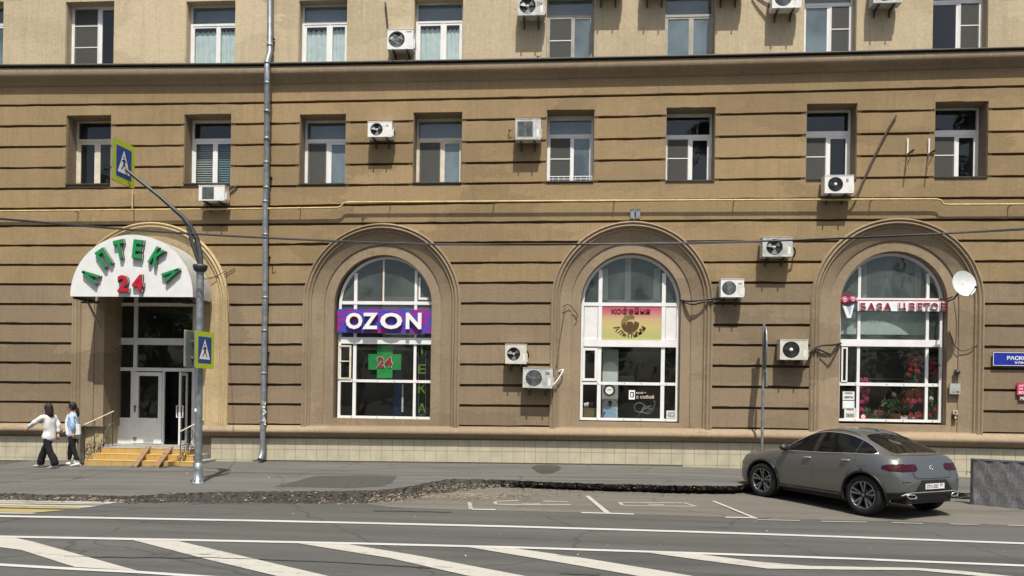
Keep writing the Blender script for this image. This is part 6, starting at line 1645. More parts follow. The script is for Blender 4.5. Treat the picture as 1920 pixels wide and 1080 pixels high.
for xw in (XFW, XRW):
    for s in (-1, 1):
        c = MB(); rr = WR + .068; n = 36; y0, y1 = s * .56, s * 1.2
        pts = [(xw + rr * math.cos(2 * math.pi * k / n) / QX, WR + rr * math.sin(2 * math.pi * k / n)) for k in range(n)]
        vv = [(x, y0, z) for x, z in pts] + [(x, y1, z) for x, z in pts]
        f1 = [tuple(range(n)), tuple(range(n, 2 * n))[::-1]] + [((k + 1) % n, k, n + k, n + (k + 1) % n) for k in range(n)]
        if s < 0: f1 = [f[::-1] for f in f1]
        c.add(vv, f1, 'black_plastic'); cutters.append(c)
body_me = cut_mesh(carM, cutters)
# paint / cladding split by height
ip = [m_.name for m_ in body_me.materials]
if 'black_plastic' not in ip: body_me.materials.append(MATS['black_plastic']); ip.append('black_plastic')
bi = ip.index('black_plastic')
for p in body_me.polygons:
    c = p.center
    if c.z < .335 and abs(c.x) < 2.0: p.material_index = bi
    if c.x < -1.95 and c.z < .50 and p.material_index != bi: p.material_index = bi
    p.use_smooth = len(p.vertices) <= 4
body = bpy.data.objects.new('body', body_me); COL.objects.link(body); body.parent = car; body.name = 'body'
md = body.modifiers.new('ws', 'WEIGHTED_NORMAL') if False else None

def side_y(x, z):
    P = section(x)[2:14]
    zz = [p[1] for p in P]; yy = [p[0] for p in P]
    return float(np.interp(z, zz, yy))
def top_z(x, y):
    P = section(x)[13:]; P = P[::-1]
    return float(np.interp(abs(y), [p[0] for p in P], [p[1] for p in P]))
def inside(x, y, z):
    if x < XB: return False
    P = section(x)
    if z <= P[0][1] or z >= P[-1][1]: return False
    zz = [p[1] for p in P]; return abs(y) < float(np.interp(z, zz, [p[0] for p in P]))
def rear_x(y, z):
    lo, hi = XB - .001, -1.6
    if inside(XB, y, z): return XB
    for _ in range(34):
        m_ = (lo + hi) / 2
        if inside(m_, y, z): hi = m_
        else: lo = m_
    return hi
def grid_patch(name, nx, ny, fn, mat, parent=car, thick=None, both=False, smooth=True):
    m = MB()
    for s in ((1, -1) if both else (1,)):
        vs = []
        for i in range(nx + 1):
            for j in range(ny + 1):
                p = fn(i / nx, j / ny); vs.append((p[0], p[1] * s, p[2]))
        fs = [(i * (ny + 1) + j, (i + 1) * (ny + 1) + j, (i + 1) * (ny + 1) + j + 1, i * (ny + 1) + j + 1) for i in range(nx) for j in range(ny)]
        if s < 0: fs = [f[::-1] for f in fs]
        m.add(vs, fs, mat, smooth)
    return m.build(name, parent, True)
# side glass: top and bottom edge lines in side view
g_top = curve([(.84, 1.075), (.72, 1.155), (.42, 1.315), (.18, 1.415), (-.06, 1.475), (-.35, 1.50), (-.62, 1.495), (-.95, 1.455), (-1.22, 1.385), (-1.45, 1.305), (-1.63, 1.225), (-1.74, 1.165)])
g_bot = curve([(.84, 1.065), (.5, 1.075), (-.4, 1.10), (-1.2, 1.135), (-1.5, 1.142), (-1.74, 1.155)])
def side_glass(x0, x1, name, mat, off=.004, s=1):
    def fn(u, v):
        x = x0 + (x1 - x0) * u; z = g_bot(x) + (g_top(x) - g_bot(x)) * v; return (x, s * (side_y(x, z) + off), z)
    return grid_patch(name, 14, 6, fn, mat)
for s in (1, -1):
    pass
def dark_glass():
    m, t, b = nodes_of('glass_car_panel'); b.inputs['Base Color'].default_value = (.006, .007, .007, 1); b.inputs['Roughness'].default_value = .03
    b.inputs['Specular IOR Level'].default_value = .25; MATS['glass_car_panel'] = m
dark_glass()
for s in (1, -1):
    side_glass(.83, -.10, 'side_window', 'glass_car_panel', s=s); side_glass(-.24, -1.22, 'side_window', 'glass_car_panel', s=s); side_glass(-1.255, -1.735, 'quarter_window', 'glass_car_panel', s=s)
    side_glass(-.10, -.24, 'pillar_trim', 'black_plastic', .003, s); side_glass(-1.22, -1.255, 'pillar_trim', 'black_plastic', .003, s)
    # bright line round the glass
    m = MB()
    up = [(x, s * (side_y(x, g_top(x)) + .006), g_top(x) + .004) for x in np.linspace(.84, -1.74, 40)]
    dn = [(x, s * (side_y(x, g_bot(x)) + .006), g_bot(x) - .004) for x in np.linspace(-1.74, .84, 30)]
    m.tube(up + dn[1:], .010, 'chrome', 5); m.build('chrome_trim', car, True)
# rear and front screens
def rear_glass(u, v):
    x = -1.17 + (-1.98 + 1.17) * u; hw = .545 + .075 * u - .06 * max(0, .18 - u) / .18 - .07 * max(0, u - .88) / .12; y = hw * (2 * v - 1)
    return (x, y, top_z(x, y) + .005)
grid_patch('rear_window', 14, 12, rear_glass, 'glass_car_panel')
def front_glass(u, v):
    x = .79 + (.12 - .79) * u; hw = .69 - .12 * u; y = hw * (2 * v - 1); return (x, y, top_z(x, y) + .005)
grid_patch('windscreen', 10, 10, front_glass, 'glass_car_panel')
# seams between doors, bonnet and tailgate
def seam(name, pts, w=.005, mat='black_plastic'):
    m = MB(); m.tube(pts, w, mat, 5); return m
for s in (1, -1):
    P = lambda x, z, o=.0: (x, s * (side_y(x, z) + o), z)
    seam('d', [P(.85, 1.05), P(.88, .85), P(.87, .6), P(.85, .42), P(.80, .36)]).build('door_seam', car, True)
    seam('d', [P(-.16, 1.09), P(-.155, .8), P(-.16, .55), P(-.17, .36)]).build('door_seam', car, True)
    seam('d', [P(-1.25, 1.12), P(-1.28, 1.0), P(-1.22, .86), P(-1.12, .74), P(-1.09, .66)]).build('door_seam', car, True)
    seam('d', [P(x, .355) for x in np.linspace(.86, -1.02, 16)]).build('door_seam', car, True)
    for xh, zh in ((.0, .965), (-1.06, .995)):       # handles
        m = MB(); m.tube([P(xh + .11, zh, .006), P(xh + .09, zh + .004, .03), P(xh - .06, zh + .008, .032), P(xh - .10, zh + .006, .008)], [.014, .017, .017, .013], 'chrome', 8); m.build('door_handle', car, True)
        m = MB(); m.ball(P(xh, zh - .006, -.004), (.09, .012, .028), 'black_plastic', 10, 6); m.build('handle_recess', car, True)
    # arch lips
    for xw in (XFW, XRW):
        m = MB(); rr = WR + .072; pts = []
        for k in range(25):
            an = R(-18 + 216 * k / 24); x, z = xw + rr * math.cos(an) / QX, WR + rr * math.sin(an); pts.append((x, s * (side_y(x, max(z, .33)) + .004), z))
        m.tube(pts, .027, 'black_plastic', 6); m.build('wheel_arch_lip', car, True)
    # side sill
    m = MB(); m.tube([P(x, .315, .01) for x in np.linspace(.85, -1.0, 10)], .028, 'black_plastic', 8); m.build('side_sill', car, True)
    # mirror
    m = MB(); b_ = Vector(P(.62, 1.09)); m.ball(b_ + Vector((.02, s * .13, .05)), (.085, .115, .075), 'black_plastic', 14, 10); m.build('mirror_housing', car, True)
    m = MB(); m.tube([b_, b_ + Vector((.0, s * .08, .02))], .028, 'black_plastic', 8); m.ball(b_ + Vector((-.012, s * .13, .035)), (.07, .11, .065), 'black_plastic', 12, 8); m.build('mirror_arm', car, True)
# roof seams, wipers
m = MB()
for s in (1, -1): m.tube([(x, s * (wedge(x) * .93), top_z(x, wedge(x) * .93) + .002) for x in np.linspace(.2, -1.1, 16)], .008, 'black_plastic', 5)
structure(m.build('roof_seam', car, True), 'stuff')
m = MB(); m.ball((-1.0, 0, top_z(-1.0, 0) + .012), (.08, .022, .028), 'car_paint', 10, 6); m.build('roof_aerial', car, True)
# tail lamps: follow the rear corner
def lamp(s, y0, y1, z0, z1, name, mat):
    def fn(u, v):
        y = y0 + (y1 - y0) * u; e = 1 - .35 * max(0, .18 - u) / .18 if s else 1
        zc = (z0 + z1) / 2 + .012 * (1 - u); hh = (z1 - z0) / 2 * (1 - .55 * (max(0, .12 - u) / .12) ** 2 - .35 * (max(0, u - .75) / .25) ** 2)
        z = zc + hh * (2 * v - 1); return (rear_x(y, z) - .007, s * y, z)
    return grid_patch(name, 22, 6, fn, mat)
for s in (1, -1):
    lamp(s, .38, .855, .86, .99, 'tail_lamp', 'lamp_red')
    def sidepart(u, v, s=s):
        x = -2.235 + .30 * u; zc = .934; hh = .070 * (1 - .6 * u ** 2); z = zc + hh * (2 * v - 1); return (x, s * (side_y(x, z) + .006), z)
    grid_patch('tail_lamp_side', 12, 5, sidepart, 'lamp_red')
m = MB(); m.tube([(-2.135 + .16 * (y / .70) ** 2, y, top_z(-2.135 + .16 * (y / .70) ** 2, y) + .004) for y in np.linspace(-.70, .70, 19)], .016, 'car_paint', 8); m.build('spoiler_lip', car, True)
# tailgate seam, badge, plate, bumper, diffuser, exhaust trims
def RP(y, z, o=.004): return (rear_x(abs(y), z) - o, y, z)
m = MB(); m.tube([RP(-.44, .985), RP(-.52, .90), RP(-.50, .78), RP(-.44, .74), RP(0, .735), RP(.44, .74), RP(.50, .78), RP(.52, .90), RP(.44, .985)], .0055, 'black_plastic', 5); m.build('tailgate_seam', car, True)
m = MB(); c = Vector(RP(0, .925, .012)); m.tube([c + Vector((0, .048 * math.cos(k * .3142 * 1), .048 * math.sin(k * .3142))) for k in range(20)], .0055, 'chrome', 5, closed=True)
for an in (90, 210, 330): m.tube([c, c + Vector((0, .047 * math.cos(R(an)), .047 * math.sin(R(an))))], [.007, .002], 'chrome', 5)
m.build('tailgate_badge', car, True)
def rbox(name, y0, y1, z0, z1, o0, o1, mat, ny=10):
    m = MB(); vs = []
    for k in range(ny + 1):
        y = y0 + (y1 - y0) * k / ny
        for z in (z0, z1):
            for o in (o0, o1): vs.append((rear_x(abs(y), z) - o, y, z))
    fs = []
    for k in range(ny):
        a_, b_ = k * 4, (k + 1) * 4
        fs += [(a_ + 1, b_ + 1, b_ + 3, a_ + 3), (a_ + 2, a_ + 3, b_ + 3, b_ + 2), (a_, b_, b_ + 1, a_ + 1)[::-1]]
    fs += [(0, 1, 3, 2), (ny * 4, ny * 4 + 2, ny * 4 + 3, ny * 4 + 1)]
    m.add(vs, fs, mat); return m.build(name, car, True)
def recess(u, v):
    z = .47 + .24 * v; hw = .54 - .20 * v; y = hw * (2 * u - 1); return (rear_x(abs(y), z) - .006, y, z)
grid_patch('plate_recess', 14, 4, recess, 'black_plastic')
xx = min(rear_x(.26, .545), rear_x(0, .64)) - .018
m = MB(); m.box((xx - .006, -.26, .545), (xx, .26, .645), 'sign_white'); pl_ = m.build('number_plate', car, True)
rotm = Matrix.Translation((xx - .0065, 0, .595)) @ Matrix.Rotation(R(-90), 4, 'Z')
m = MB(); put_text(m, 'С711ОО', (-.075, 0, 0), .32, .07, 'ink', .002, bold=.03, mtx=rotm); m.build('plate_lettering', car, True)
m = MB(); put_text(m, '77', (.175, .012, 0), .085, .05, 'ink', .002, bold=.03, mtx=rotm); m.build('plate_lettering', car, True)
for s in (1, -1):
    m = MB(); m.tube([RP(s * y, .68 + .0 * y, .003) for y in (.62, .70, .78)], .008, 'lamp_red', 5); m.build('reflector_strip', car, True)
    # exhaust trim
    m = MB(); ya, yb, za, zb = .50, .72, .385, .455
    loop = [(ya, za), (yb - .06, za), (yb, zb - .01), (yb - .02, zb), (ya + .05, zb), (ya - .02, za + .03)]
    pts = [(rear_x(abs(y), max(z, .53)) - .01 + .03 * 0, s * y, z) for y, z in loop]; m.tube(pts, .011, 'chrome', 6, closed=True); m.build('exhaust_trim', car, True)
    m = MB(); m.add([(p[0] + .012, p[1], p[2]) for p in pts], [tuple(range(6))] if s < 0 else [tuple(range(6))[::-1]], 'black_rubber'); m.build('exhaust_opening', car, True)
m = MB(); ys_ = np.linspace(-.80, .80, 17); m.tube([(rear_x(min(abs(y), .64), .53) + max(0, abs(y) - .6) * .35 - .004, y, .49 - max(0, abs(y) - .62) * .30) for y in ys_], .010, 'chrome', 6); m.build('bumper_trim', car, True)
m = MB(); m.box((-2.26, -.62, .27), (-1.9, .62, .46), 'black_plastic'); m.box((-2.30, -.45, .33), (-2.24, .45, .50), 'black_plastic'); m.build('rear_diffuser', car, True)
m = MB(); m.box((-1.2, -.72, .2), (1.1, .72, .27), 'black_plastic'); m.build('underbody', car, True)
# head lamp on the front corner
for s in (1, -1):
    def hl(u, v, s=s):
        x = 2.02 + .22 * u; z = .80 + .09 * v - .03 * u; return (x, s * (side_y(x, z) + .006), z)
    grid_patch('head_lamp', 8, 4, hl, 'chrome_satin')
# wheels
def make_wheel(x, s):
    Y = s * .83
    RB = lambda mb, *a_: (setattr(mb, 'v', [(x + (q_[0] - x) / QX, q_[1], q_[2]) for q_ in mb.v]), mb.build(*a_))[1]
    t = MB(); rw = WR; hw = .115
    prof = [(.255, -hw + .015), (.29, -hw), (.345, -hw), (rw - .004, -hw + .03), (rw, -hw + .05), (rw, hw - .05), (rw - .004, hw - .03), (.345, hw), (.29, hw), (.255, hw - .015)]
    t.lathe(prof, 'black_rubber', (x, Y, WR), 'y', 40); tyre = RB(t, 'wheel', car, True)
    m = MB(); m.lathe([(.258, hw - .012), (.250, hw - .012), (.235, hw - .04), (.225, -.02), (.225, -hw)][::s], 'dark_steel', (x, Y, WR), 'y', 36) if s > 0 else m.lathe([(.258, -hw + .012), (.250, -hw + .012), (.235, -hw + .04), (.225, .02), (.225, hw)], 'dark_steel', (x, Y, WR), 'y', 36)
    m.lathe([(.262, s * (hw - .016)), (.262, s * (hw - .006)), (.250, s * (hw - .006)), (.248, s * (hw - .016))], 'chrome_satin', (x, Y, WR), 'y', 36)
    RB(m, 'rim', tyre, True)
    m = MB(); m.lathe([(.15, 0), (.15, s * .012), (0, s * .012)], 'disc', (x, Y - s * .02, WR), 'y', 24); m.lathe([(.225, 0), (.0, 0)], 'black_rubber', (x, Y - s * .05, WR), 'y', 24); RB(m, 'brake_disc', tyre, True)
    for k in range(5):
        a0 = 2 * math.pi * k / 5 + .31; m = MB()
        for da in (-.17, .17):
            c0, s0 = math.cos(a0 + da * .55), math.sin(a0 + da * .55); c1, s1 = math.cos(a0 + da * 1.15), math.sin(a0 + da * 1.15)
            p0 = Vector((x + .045 * c0, Y + s * (hw - .045), WR + .045 * s0)); p1 = Vector((x + .252 * c1, Y + s * (hw - .012), WR + .252 * s1))
            u = (p1 - p0).normalized(); v = u.cross(Vector((0, 1, 0))).normalized()
            for w0, w1, d0_, d1_, mt in ((.019, .027, .0, .0, 'dark_steel'), (.009, .013, .006, .006, 'chrome_satin')):
                q0, q1 = p0 + Vector((0, s * d0_, 0)), p1 + Vector((0, s * d1_, 0)); dn = Vector((0, -s * .03, 0))
                m.hexa([q0 - v * w0, q0 + v * w0, q1 + v * w1, q1 - v * w1], [a_ + dn for a_ in (q0 - v * w0, q0 + v * w0, q1 + v * w1, q1 - v * w1)], mt)
        RB(m, 'spoke', tyre, True)
    m = MB(); m.lathe([(.058, s * (hw - .055)), (.055, s * (hw - .03)), (.035, s * (hw - .026)), (0, s * (hw - .026))], 'black_plastic', (x, Y, WR), 'y', 20); m.lathe([(.03, s * (hw - .024)), (0, s * (hw - .022))], 'chrome_satin', (x, Y, WR), 'y', 14); RB(m, 'hub_cap', tyre, True)
    return tyre
for xw in (XFW, XRW):
    for s in (1, -1): make_wheel(xw, s)

# ------------------------------------------------------------------ people
def skin_mesh(nodes, edges, root, sub=2):
    """nodes: name -> (pos, radius or (rx, ry))"""
    names = list(nodes); me = bpy.data.meshes.new('skin'); me.from_pydata([nodes[n][0] for n in names], [(names.index(a), names.index(b)) for a, b in edges], [])
    o = bpy.data.objects.new('skin', me); COL.objects.link(o)
    md = o.modifiers.new('s', 'SKIN'); md.use_smooth_shade = True
    for i, n in enumerate(names):
        r_ = nodes[n][1]; me.skin_vertices[0].data[i].radius = r_ if isinstance(r_, tuple) else (r_, r_); me.skin_vertices[0].data[i].use_root = (n == root)
    if sub: sb = o.modifiers.new('u', 'SUBSURF'); sb.levels = sub; sb.render_levels = sub
    dg = bpy.context.evaluated_depsgraph_get(); res = bpy.data.meshes.new_from_object(o.evaluated_get(dg)); bpy.data.objects.remove(o); return res
def hand(mb, wrist, d, side, curl=.4):
    """palm and five fingers; d = direction of the hand, side = direction of the thumb"""
    d = Vector(d).normalized(); s_ = Vector(side); s_ = (s_ - d * s_.dot(d)).normalized(); nrm_ = d.cross(s_)
    w0 = Vector(wrist); pal = w0 + d * .045
    mb.tube([w0 - d * .01, w0 + d * .02, w0 + d * .05, w0 + d * .085], [.022, .030, .034, .026], 'skin', 8)
    for k, (off, ln) in enumerate(((.026, .068), (.009, .076), (-.009, .070), (-.025, .055))):
        a_ = w0 + d * .075 + s_ * off; p = [a_]; dd = d.copy()
        for seg in range(3):
            dd = (dd + nrm_ * curl * .45).normalized(); p.append(p[-1] + dd * ln / 3)
        mb.tube(p, [.0095, .009, .0085, .006], 'skin', 6)
    t0 = w0 + d * .025 + s_ * .024; mb.tube([t0, t0 + (d + s_ * .9).normalized() * .03, t0 + (d * 1.2 + s_ * .6).normalized() * .058], [.0115, .010, .007], 'skin', 6)
def head(mb, c, fw, r=.098, look_mask=False):
    """egg-shaped head with face; fw = facing direction"""
    fw = Vector(fw).normalized(); lt = UP.cross(fw).normalized(); vs = []; n, m_ = 20, 14
    for i in range(m_ + 1):
        ph = math.pi * i / m_
        for k in range(n):
            an = 2 * math.pi * k / n; x, y, z = math.sin(ph) * math.cos(an), math.sin(ph) * math.sin(an), -math.cos(ph)
            f_ = x * .092 * (1 if x > 0 else 1.08); l_ = y * .072; h_ = z * .115
            if z < 0: l_ *= 1 - .32 * (-z) ** 1.5; f_ *= 1 - .15 * (-z)
            if x > .5 and abs(y) < .28: f_ += .024 * math.exp(-((z + .10) / .16) ** 2) * (1 - abs(y) / .28)      # nose
            if x > .5: f_ += .006 * math.exp(-((z + .70) / .15) ** 2) - .005 * math.exp(-((z - .05) / .10) ** 2) * (abs(y) > .2)
            vs.append(c + fw * f_ + lt * l_ + UP * h_)
    mb.add(vs, [(i * n + k, i * n + (k + 1) % n, (i + 1) * n + (k + 1) % n, (i + 1) * n + k) for i in range(m_) for k in range(n)], 'skin', True)
    for s in (-1, 1):
        mb.ball(c + fw * .086 + lt * s * .032 + UP * .006, (.011, .011, .007), 'eye', 8, 6); mb.ball(c + lt * s * .078 + UP * -.005 - fw * .005, (.016, .010, .03), 'skin', 8, 6)
        mb.tube([c + fw * .088 + lt * s * .018 + UP * .026, c + fw * .082 + lt * s * .048 + UP * .024], .004, 'hair_black', 5)
    mb.tube([c + fw * .089 + lt * -.02 + UP * -.062, c + fw * .096 + UP * -.061, c + fw * .089 + lt * .02 + UP * -.062], .006, 'skin_lip', 6)
def rumple(me, amp, seed, scale=9.):
    from mathutils import noise as nz
    for v in me.vertices:
        q = nz.noise(Vector(v.co) * scale + Vector((seed, 0, 0))) + .5 * nz.noise(Vector(v.co) * scale * 2.3 + Vector((0, seed, 0)))
        v.co += v.normal * q * amp
def shoe(mb, heel, toe_dir, mat, pitch=0.):
    d = Vector(toe_dir); d.z = 0; d.normalize(); l = UP.cross(d); hl = Vector(heel); d2 = (d * math.cos(pitch) + UP * math.sin(pitch)); u2 = (UP * math.cos(pitch) - d * math.sin(pitch))
    rows = [(-.01, .028, .085), (.03, .036, .09), (.09, .040, .075), (.15, .046, .055), (.20, .044, .042), (.235, .032, .032), (.25, .012, .02)]
    vs = []; n = 10
    for a_, w_, h_ in rows:
        for k in range(n):
            an = math.pi * 2 * k / n; yy = math.cos(an) * w_; zz = (math.sin(an) * .5 + .5) * h_
            vs.append(hl + d2 * a_ + l * yy + u2 * zz)
    mb.add(vs, [(i * n + k, (i + 1) * n + k, (i + 1) * n + (k + 1) % n, i * n + (k + 1) % n)[::-1] for i in range(len(rows) - 1) for k in range(n)] + [tuple(range(n)), tuple(range((len(rows) - 1) * n, len(rows) * n))[::-1]], mat, True)

def person(label, foot_px, H, build):
    p = S(*foot_px); t = thing('person', label, 'person', p); build(t, H / 1.66); return t
# local frame: walking towards -x, viewer at -y
def walker_a(t, k):
    V = lambda x, y, z: Vector((x * k, y * k, z * k))
    hip, ch, nk, hd = V(0, 0, .88), V(.0, 0, 1.22), V(-.01, 0, 1.40), V(-.02, .0, 1.535)
    nodes = {'pel': (hip, (.085 * k, .07 * k)), 'waist': (V(0, 0, 1.05), (.085 * k, .07 * k)), 'ch': (ch, (.10 * k, .08 * k)), 'nk0': (V(0, 0, 1.37), .058 * k), 'nk': (V(-.01, 0, 1.44), .047 * k)}
    edges = [('pel', 'waist'), ('waist', 'ch'), ('ch', 'nk0'), ('nk0', 'nk')]
    legs = {'l': (V(.02, -.09, .84), V(-.10, -.10, .48), V(-.02 - .02, -.10, .08)), 'r': (V(-.0, .09, .84), V(-.0, .09, .46), V(.20, .09, .09))}
    legs = {'l': (V(.02, -.09, .84), V(.10, -.10, .46), V(.25, -.10, .09)), 'r': (V(-.02, .09, .84), V(-.17, .09, .47), V(-.27, .09, .08))}
    for s, (a_, b_, c_) in legs.items():
        nodes[s + '1'] = (a_, .055 * k); nodes[s + '2'] = (b_, .045 * k); nodes[s + '3'] = (c_, .034 * k); edges += [('pel', s + '1'), (s + '1', s + '2'), (s + '2', s + '3')]
    arms = {'a': (V(-.05, -.17, 1.33), V(-.24, -.20, 1.15), V(-.44, -.16, 1.02)), 'b': (V(.03, .16, 1.33), V(.12, .19, 1.09), V(.14, .17, .86))}
    for s, (a_, b_, c_) in arms.items():
        nodes[s + '1'] = (a_, .040 * k); nodes[s + '2'] = (b_, .038 * k); nodes[s + '3'] = (c_, .026 * k); edges += [('ch', s + '1'), (s + '1', s + '2'), (s + '2', s + '3')]
    me = skin_mesh(nodes, edges, 'pel'); m = MB(); m.mesh(me, 'skin', None, True)
    head(m, hd, (-.93, .36, -.05)); hand(m, arms['a'][2], arms['a'][2] - arms['a'][1], (0, -.3, 1), .3); hand(m, arms['b'][2], arms['b'][2] - arms['b'][1], (-1, 0, 0), .5); m.build('body', t, True)
    # wide trousers
    tn = {'w': (V(0.02, 0, 1.02), (.105 * k, .085 * k)), 'p': (V(0.01, 0, .82), (.125 * k, .105 * k))}; te = [('w', 'p')]
    for s, (a_, b_, c_) in legs.items():
        tn[s + '1'] = (a_ + V(0, 0, -.12), .10 * k); tn[s + '2'] = (b_, .085 * k); tn[s + '3'] = (c_ + V(0, 0, .10), .096 * k); tn[s + '4'] = (c_ + V(.01, 0, -.03), .102 * k); te += [('p', s + '1'), (s + '1', s + '2'), (s + '2', s + '3'), (s + '3', s + '4')]
    me = skin_mesh(tn, te, 'w'); rumple(me, .008, 3, 8); m = MB(); m.mesh(me, 'cloth_black', None, True); m.build('trousers', t, True)
    # loose white shirt
    sn = {'hh': (V(.03, 0, .66), (.19 * k, .17 * k)), 'h': (V(.02, 0, .84), (.185 * k, .165 * k)), 'w': (V(.03, 0, 1.0), (.15 * k, .125 * k)), 'c': (V(0, 0, 1.2), (.145 * k, .115 * k)), 's': (V(-.0, 0, 1.34), (.13 * k, .09 * k)), 'n': (V(-.01, 0, 1.42), .065 * k)}; se = [('hh', 'h'), ('h', 'w'), ('w', 'c'), ('c', 's'), ('s', 'n')]
    for s, (a_, b_, c_) in arms.items():
        sn[s + '1'] = (a_, .072 * k); sn[s + '2'] = (b_, .068 * k); sn[s + '3'] = (b_ + (c_ - b_) * .85, .050 * k); se += [('c', s + '1'), (s + '1', s + '2'), (s + '2', s + '3')]
    me = skin_mesh(sn, se, 'hh'); rumple(me, .022, 5, 7); m = MB(); m.mesh(me, 'cloth_white', None, True); m.build('shirt', t, True)
    # shoulder-long brown hair
    m = MB(); back = Vector((.93, -.36, 0)).normalized(); m.ball(hd + back * .018 + UP * .022, (.106, .092, .122), 'hair_brown', 16, 12)
    m.tube([hd + back * .045 + UP * .03, hd + back * .065 - UP * .10, hd + back * .075 - UP * .20, hd + back * .07 - UP * .26], [.09, .088, .075, .03], 'hair_brown', 12); m.ball(hd + V(.02, -.07, -.10), (.05, .035, .12), 'hair_brown', 10, 8); m.build('hair', t, True)
    for s in 'lr':
        m = MB(); c_ = legs[s][2]; shoe(m, (c_.x + .05, c_.y, .0 if s == 'r' else .02), (-1, 0, 0), 'shoe_grey', -.12 if s == 'l' else .10); m.build('shoe', t, True)
def walker_b(t, k):
    V = lambda x, y, z: Vector((x * k, y * k, z * k))
    hd = V(-.05, .0, 1.545)
    nodes = {'pel': (V(0, 0, .88), (.085 * k, .07 * k)), 'waist': (V(0, 0, 1.05), (.09 * k, .07 * k)), 'ch': (V(0, 0, 1.22), (.10 * k, .08 * k)), 'nk0': (V(-.01, 0, 1.37), .056 * k), 'nk': (V(-.03, 0, 1.45), .046 * k)}
    edges = [('pel', 'waist'), ('waist', 'ch'), ('ch', 'nk0'), ('nk0', 'nk')]
    legs = {'l': (V(.03, -.09, .83), V(.07, -.09, .46), V(.22, -.09, .09)), 'r': (V(-.03, .09, .83), V(-.13, .09, .46), V(-.16, .09, .08))}
    for s, (a_, b_, c_) in legs.items():
        nodes[s + '1'] = (a_, .055 * k); nodes[s + '2'] = (b_, .045 * k); nodes[s + '3'] = (c_, .032 * k); edges += [('pel', s + '1'), (s + '1', s + '2'), (s + '2', s + '3')]
    arms = {'a': (V(.06, -.16, 1.32), V(.13, -.20, 1.08), V(.12, -.17, .86)), 'b': (V(-.05, .16, 1.33), V(-.15, .2, 1.08), V(-.32, .18, .93))}
    for s, (a_, b_, c_) in arms.items():
        nodes[s + '1'] = (a_, .040 * k); nodes[s + '2'] = (b_, .037 * k); nodes[s + '3'] = (c_, .025 * k); edges += [('ch', s + '1'), (s + '1', s + '2'), (s + '2', s + '3')]
    me = skin_mesh(nodes, edges, 'pel'); m = MB(); m.mesh(me, 'skin', None, True); head(m, hd, (-.92, -.38, -.04)); hand(m, arms['a'][2], arms['a'][2] - arms['a'][1], (-1, 0, 0), .4); hand(m, arms['b'][2], arms['b'][2] - arms['b'][1], (0, 0, 1), .4); m.build('body', t, True)
    tn = {'w': (V(0, 0, 1.02), (.10 * k, .08 * k)), 'p': (V(0, 0, .84), (.115 * k, .10 * k))}; te = [('w', 'p')]
    for s, (a_, b_, c_) in legs.items():
        tn[s + '1'] = (a_ + V(0, 0, -.10), .10 * k); tn[s + '2'] = (b_, .075 * k); tn[s + '3'] = (c_ + V(0, 0, .05), .05 * k); te += [('p', s + '1'), (s + '1', s + '2'), (s + '2', s + '3')]
    me = skin_mesh(tn, te, 'w'); rumple(me, .010, 9, 9); m = MB(); m.mesh(me, 'cloth_black', None, True); m.build('trousers', t, True)
    sn = {'hh': (V(.02, 0, .68), (.175 * k, .175 * k)), 'h': (V(.02, 0, .86), (.17 * k, .17 * k)), 'w': (V(.0, 0, 1.0), (.155 * k, .15 * k)), 'c': (V(-.01, 0, 1.2), (.15 * k, .115 * k)), 's': (V(-.01, 0, 1.34), (.125 * k, .085 * k)), 'n': (V(-.02, 0, 1.42), .062 * k)}; se = [('hh', 'h'), ('h', 'w'), ('w', 'c'), ('c', 's'), ('s', 'n')]
    for s, (a_, b_, c_) in arms.items():
        sn[s + '1'] = (a_, .062 * k); sn[s + '2'] = (b_, .054 * k); sn[s + '3'] = (b_ + (c_ - b_) * .8, .048 * k); se += [('c', s + '1'), (s + '1', s + '2'), (s + '2', s + '3')]
    me = skin_mesh(sn, se, 'hh'); rumple(me, .016, 12, 8); m = MB(); m.mesh(me, 'cloth_blue', None, True); m.build('shirt', t, True)
    # white waistcoat panel hanging open at the front and a white shoulder bag at the back
    m = MB(); m.tube([V(-.09, -.07, 1.36), V(-.12, -.09, 1.2), V(-.10, -.10, 1.0), V(-.05, -.11, .82)], [.02 * k, .035 * k, .05 * k, .055 * k], 'cloth_white', 8); m.build('white_scarf', t, True)
    m = MB(); bx = V(.19, -.08, .98); m.hexa([bx + V(-.08, -.05, -.16), bx + V(.08, -.04, -.14), bx + V(.07, .04, -.14), bx + V(-.07, .04, -.16)], [bx + V(-.05, -.03, .13), bx + V(.05, -.03, .12), bx + V(.05, .03, .12), bx + V(-.04, .03, .13)], 'cloth_white'); m.build('shoulder_bag', t, True)
    m = MB(); m.tube([bx + V(-.04, 0, .14), V(.08, -.15, 1.36), V(.0, -.08, 1.42)], .010, 'cloth_white', 6); m.build('bag_strap', t, True)
    m = MB(); back = Vector((.92, .38, 0)).normalized(); m.ball(hd + back * .022 + UP * .028, (.106, .096, .118), 'hair_black', 16, 12); m.tube([hd + back * .09 + UP * .02, hd + back * .13 - UP * .06, hd + back * .15 - UP * .20, hd + back * .14 - UP * .27], [.03, .045, .038, .010], 'hair_black', 10); m.build('hair', t, True)
    m = MB(); fw = Vector((-.92, -.38, -.04)).normalized(); lt = UP.cross(fw).normalized()
    for s in (-1, 1): m.tube([hd + fw * .098 + lt * s * .032 + UP * .006 + (lt * .022 * math.cos(j * .785) + UP * .018 * math.sin(j * .785)) for j in range(8)], .003, 'black_plastic', 4, closed=True); m.tube([hd + fw * .09 + lt * s * .054 + UP * .01, hd + lt * s * .08 + UP * .008], .0025, 'black_plastic', 4)
    m.build('spectacles', t, True)
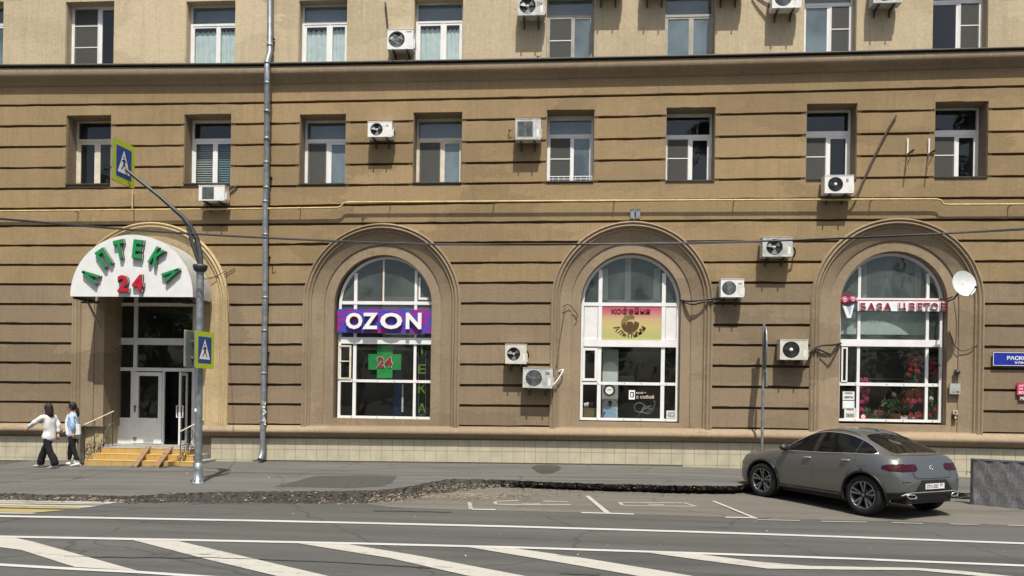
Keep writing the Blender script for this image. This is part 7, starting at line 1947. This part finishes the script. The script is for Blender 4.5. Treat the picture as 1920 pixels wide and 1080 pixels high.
    for s in 'lr':
        m = MB(); c_ = legs[s][2]; shoe(m, (c_.x + .04, c_.y, .0 if s == 'r' else .015), (-1, -.12, 0), 'shoe_white', .06 if s == 'r' else -.08); m.build('shoe', t, True)
pa = person('person in a loose white shirt and wide black trousers walking left, one arm forward', (90, 877.5), 1.66, walker_a)
pb = person('person in light blue shirt, slim black trousers and white trainers carrying a white shoulder bag', (136, 873.5), 1.66, walker_b)

# ------------------------------------------------------------------ trees across the street, mirrored in the panes
def tree_leafmat():
    m, t, b = nodes_of('tree_leaf'); oi = noise(t, coords(t), .9, 3)
    t.links.new(mixc(t, ramp(t, oi, .35, .65), (.030, .060, .014), (.075, .12, .030)), b.inputs['Base Color']); b.inputs['Roughness'].default_value = .6; MATS['tree_leaf'] = m
tree_leafmat()
def tree_meshes(seed, H, n=5200):
    r2 = random.Random(seed); tr = MB(); tr.tube([(0, 0, 0), (.1, .05, H * .25), (.05, -.1, H * .5), (0, 0, H * .8)], [.28, .22, .15, .05], 'bark', 10)
    ends = []
    for k in range(11):
        z0 = H * r2.uniform(.28, .65); an = r2.uniform(0, 6.28); ln = H * r2.uniform(.18, .32); e = Vector((math.cos(an) * ln, math.sin(an) * ln, z0 + ln * r2.uniform(.4, .9))); mid = Vector((e.x * .5, e.y * .5, z0 + (e.z - z0) * .35))
        tr.tube([(0, 0, z0), mid, e], [.10, .06, .025], 'bark', 6); ends += [e, mid]
    ends.append(Vector((0, 0, H * .88)))
    cr = MB(); cl = []
    for k in range(46):
        e = r2.choice(ends); cl.append((e + Vector((r2.gauss(0, .8), r2.gauss(0, .8), r2.gauss(.3, .7))), r2.uniform(.6, 1.3)))
    for k in range(n):
        c, rr = r2.choice(cl); d = Vector((r2.gauss(0, 1), r2.gauss(0, 1), r2.gauss(0, .8))).normalized() * rr * r2.uniform(.4, 1.05); p = c + d
        u = Vector((r2.uniform(-1, 1), r2.uniform(-1, 1), r2.uniform(-.6, .6))).normalized(); v = u.cross(Vector((r2.uniform(-1, 1), r2.uniform(-1, 1), 1))).normalized(); a_ = r2.uniform(.14, .26)
        cr.add([p - u * a_, p + v * a_ * .5, p + u * a_, p - v * a_ * .5], [(0, 1, 2, 3)], 'tree_leaf')
    return tr, cr
protos = []
for k in range(3):
    tr, cr = tree_meshes(40 + k, 12 + k); protos.append((tr, cr, {}))
r2 = random.Random(2)
spots = [(-46 + 6.4 * k + r2.uniform(-1, 1), -50 - r2.uniform(0, 5), r2.uniform(.85, 1.15), 1.0) for k in range(15)] + [(-31, -33, 1.2, 1.5), (-22, -34, 1.25, 1.45), (12.5, -33, 1.2, 1.45), (29, -33, 1.3, 1.5)]
for k, (x, y, sc_, tall) in enumerate(spots):
    pr = protos[k % 3]
    t = thing('street_tree', 'leafy tree across the street, seen only as a dark reflection in the window panes', 'tree', (x, y, ZR), 'trees across the street', rz=r2.uniform(0, 6)); t.scale = (sc_, sc_, sc_ * tall)
    if not pr[2]:
        pr[2]['t'] = pr[0].build('trunk', t, True); pr[2]['c'] = pr[1].build('crown', t, True)
    else:
        for key in 'tc':
            c = pr[2][key].copy(); COL.objects.link(c); c.parent = t
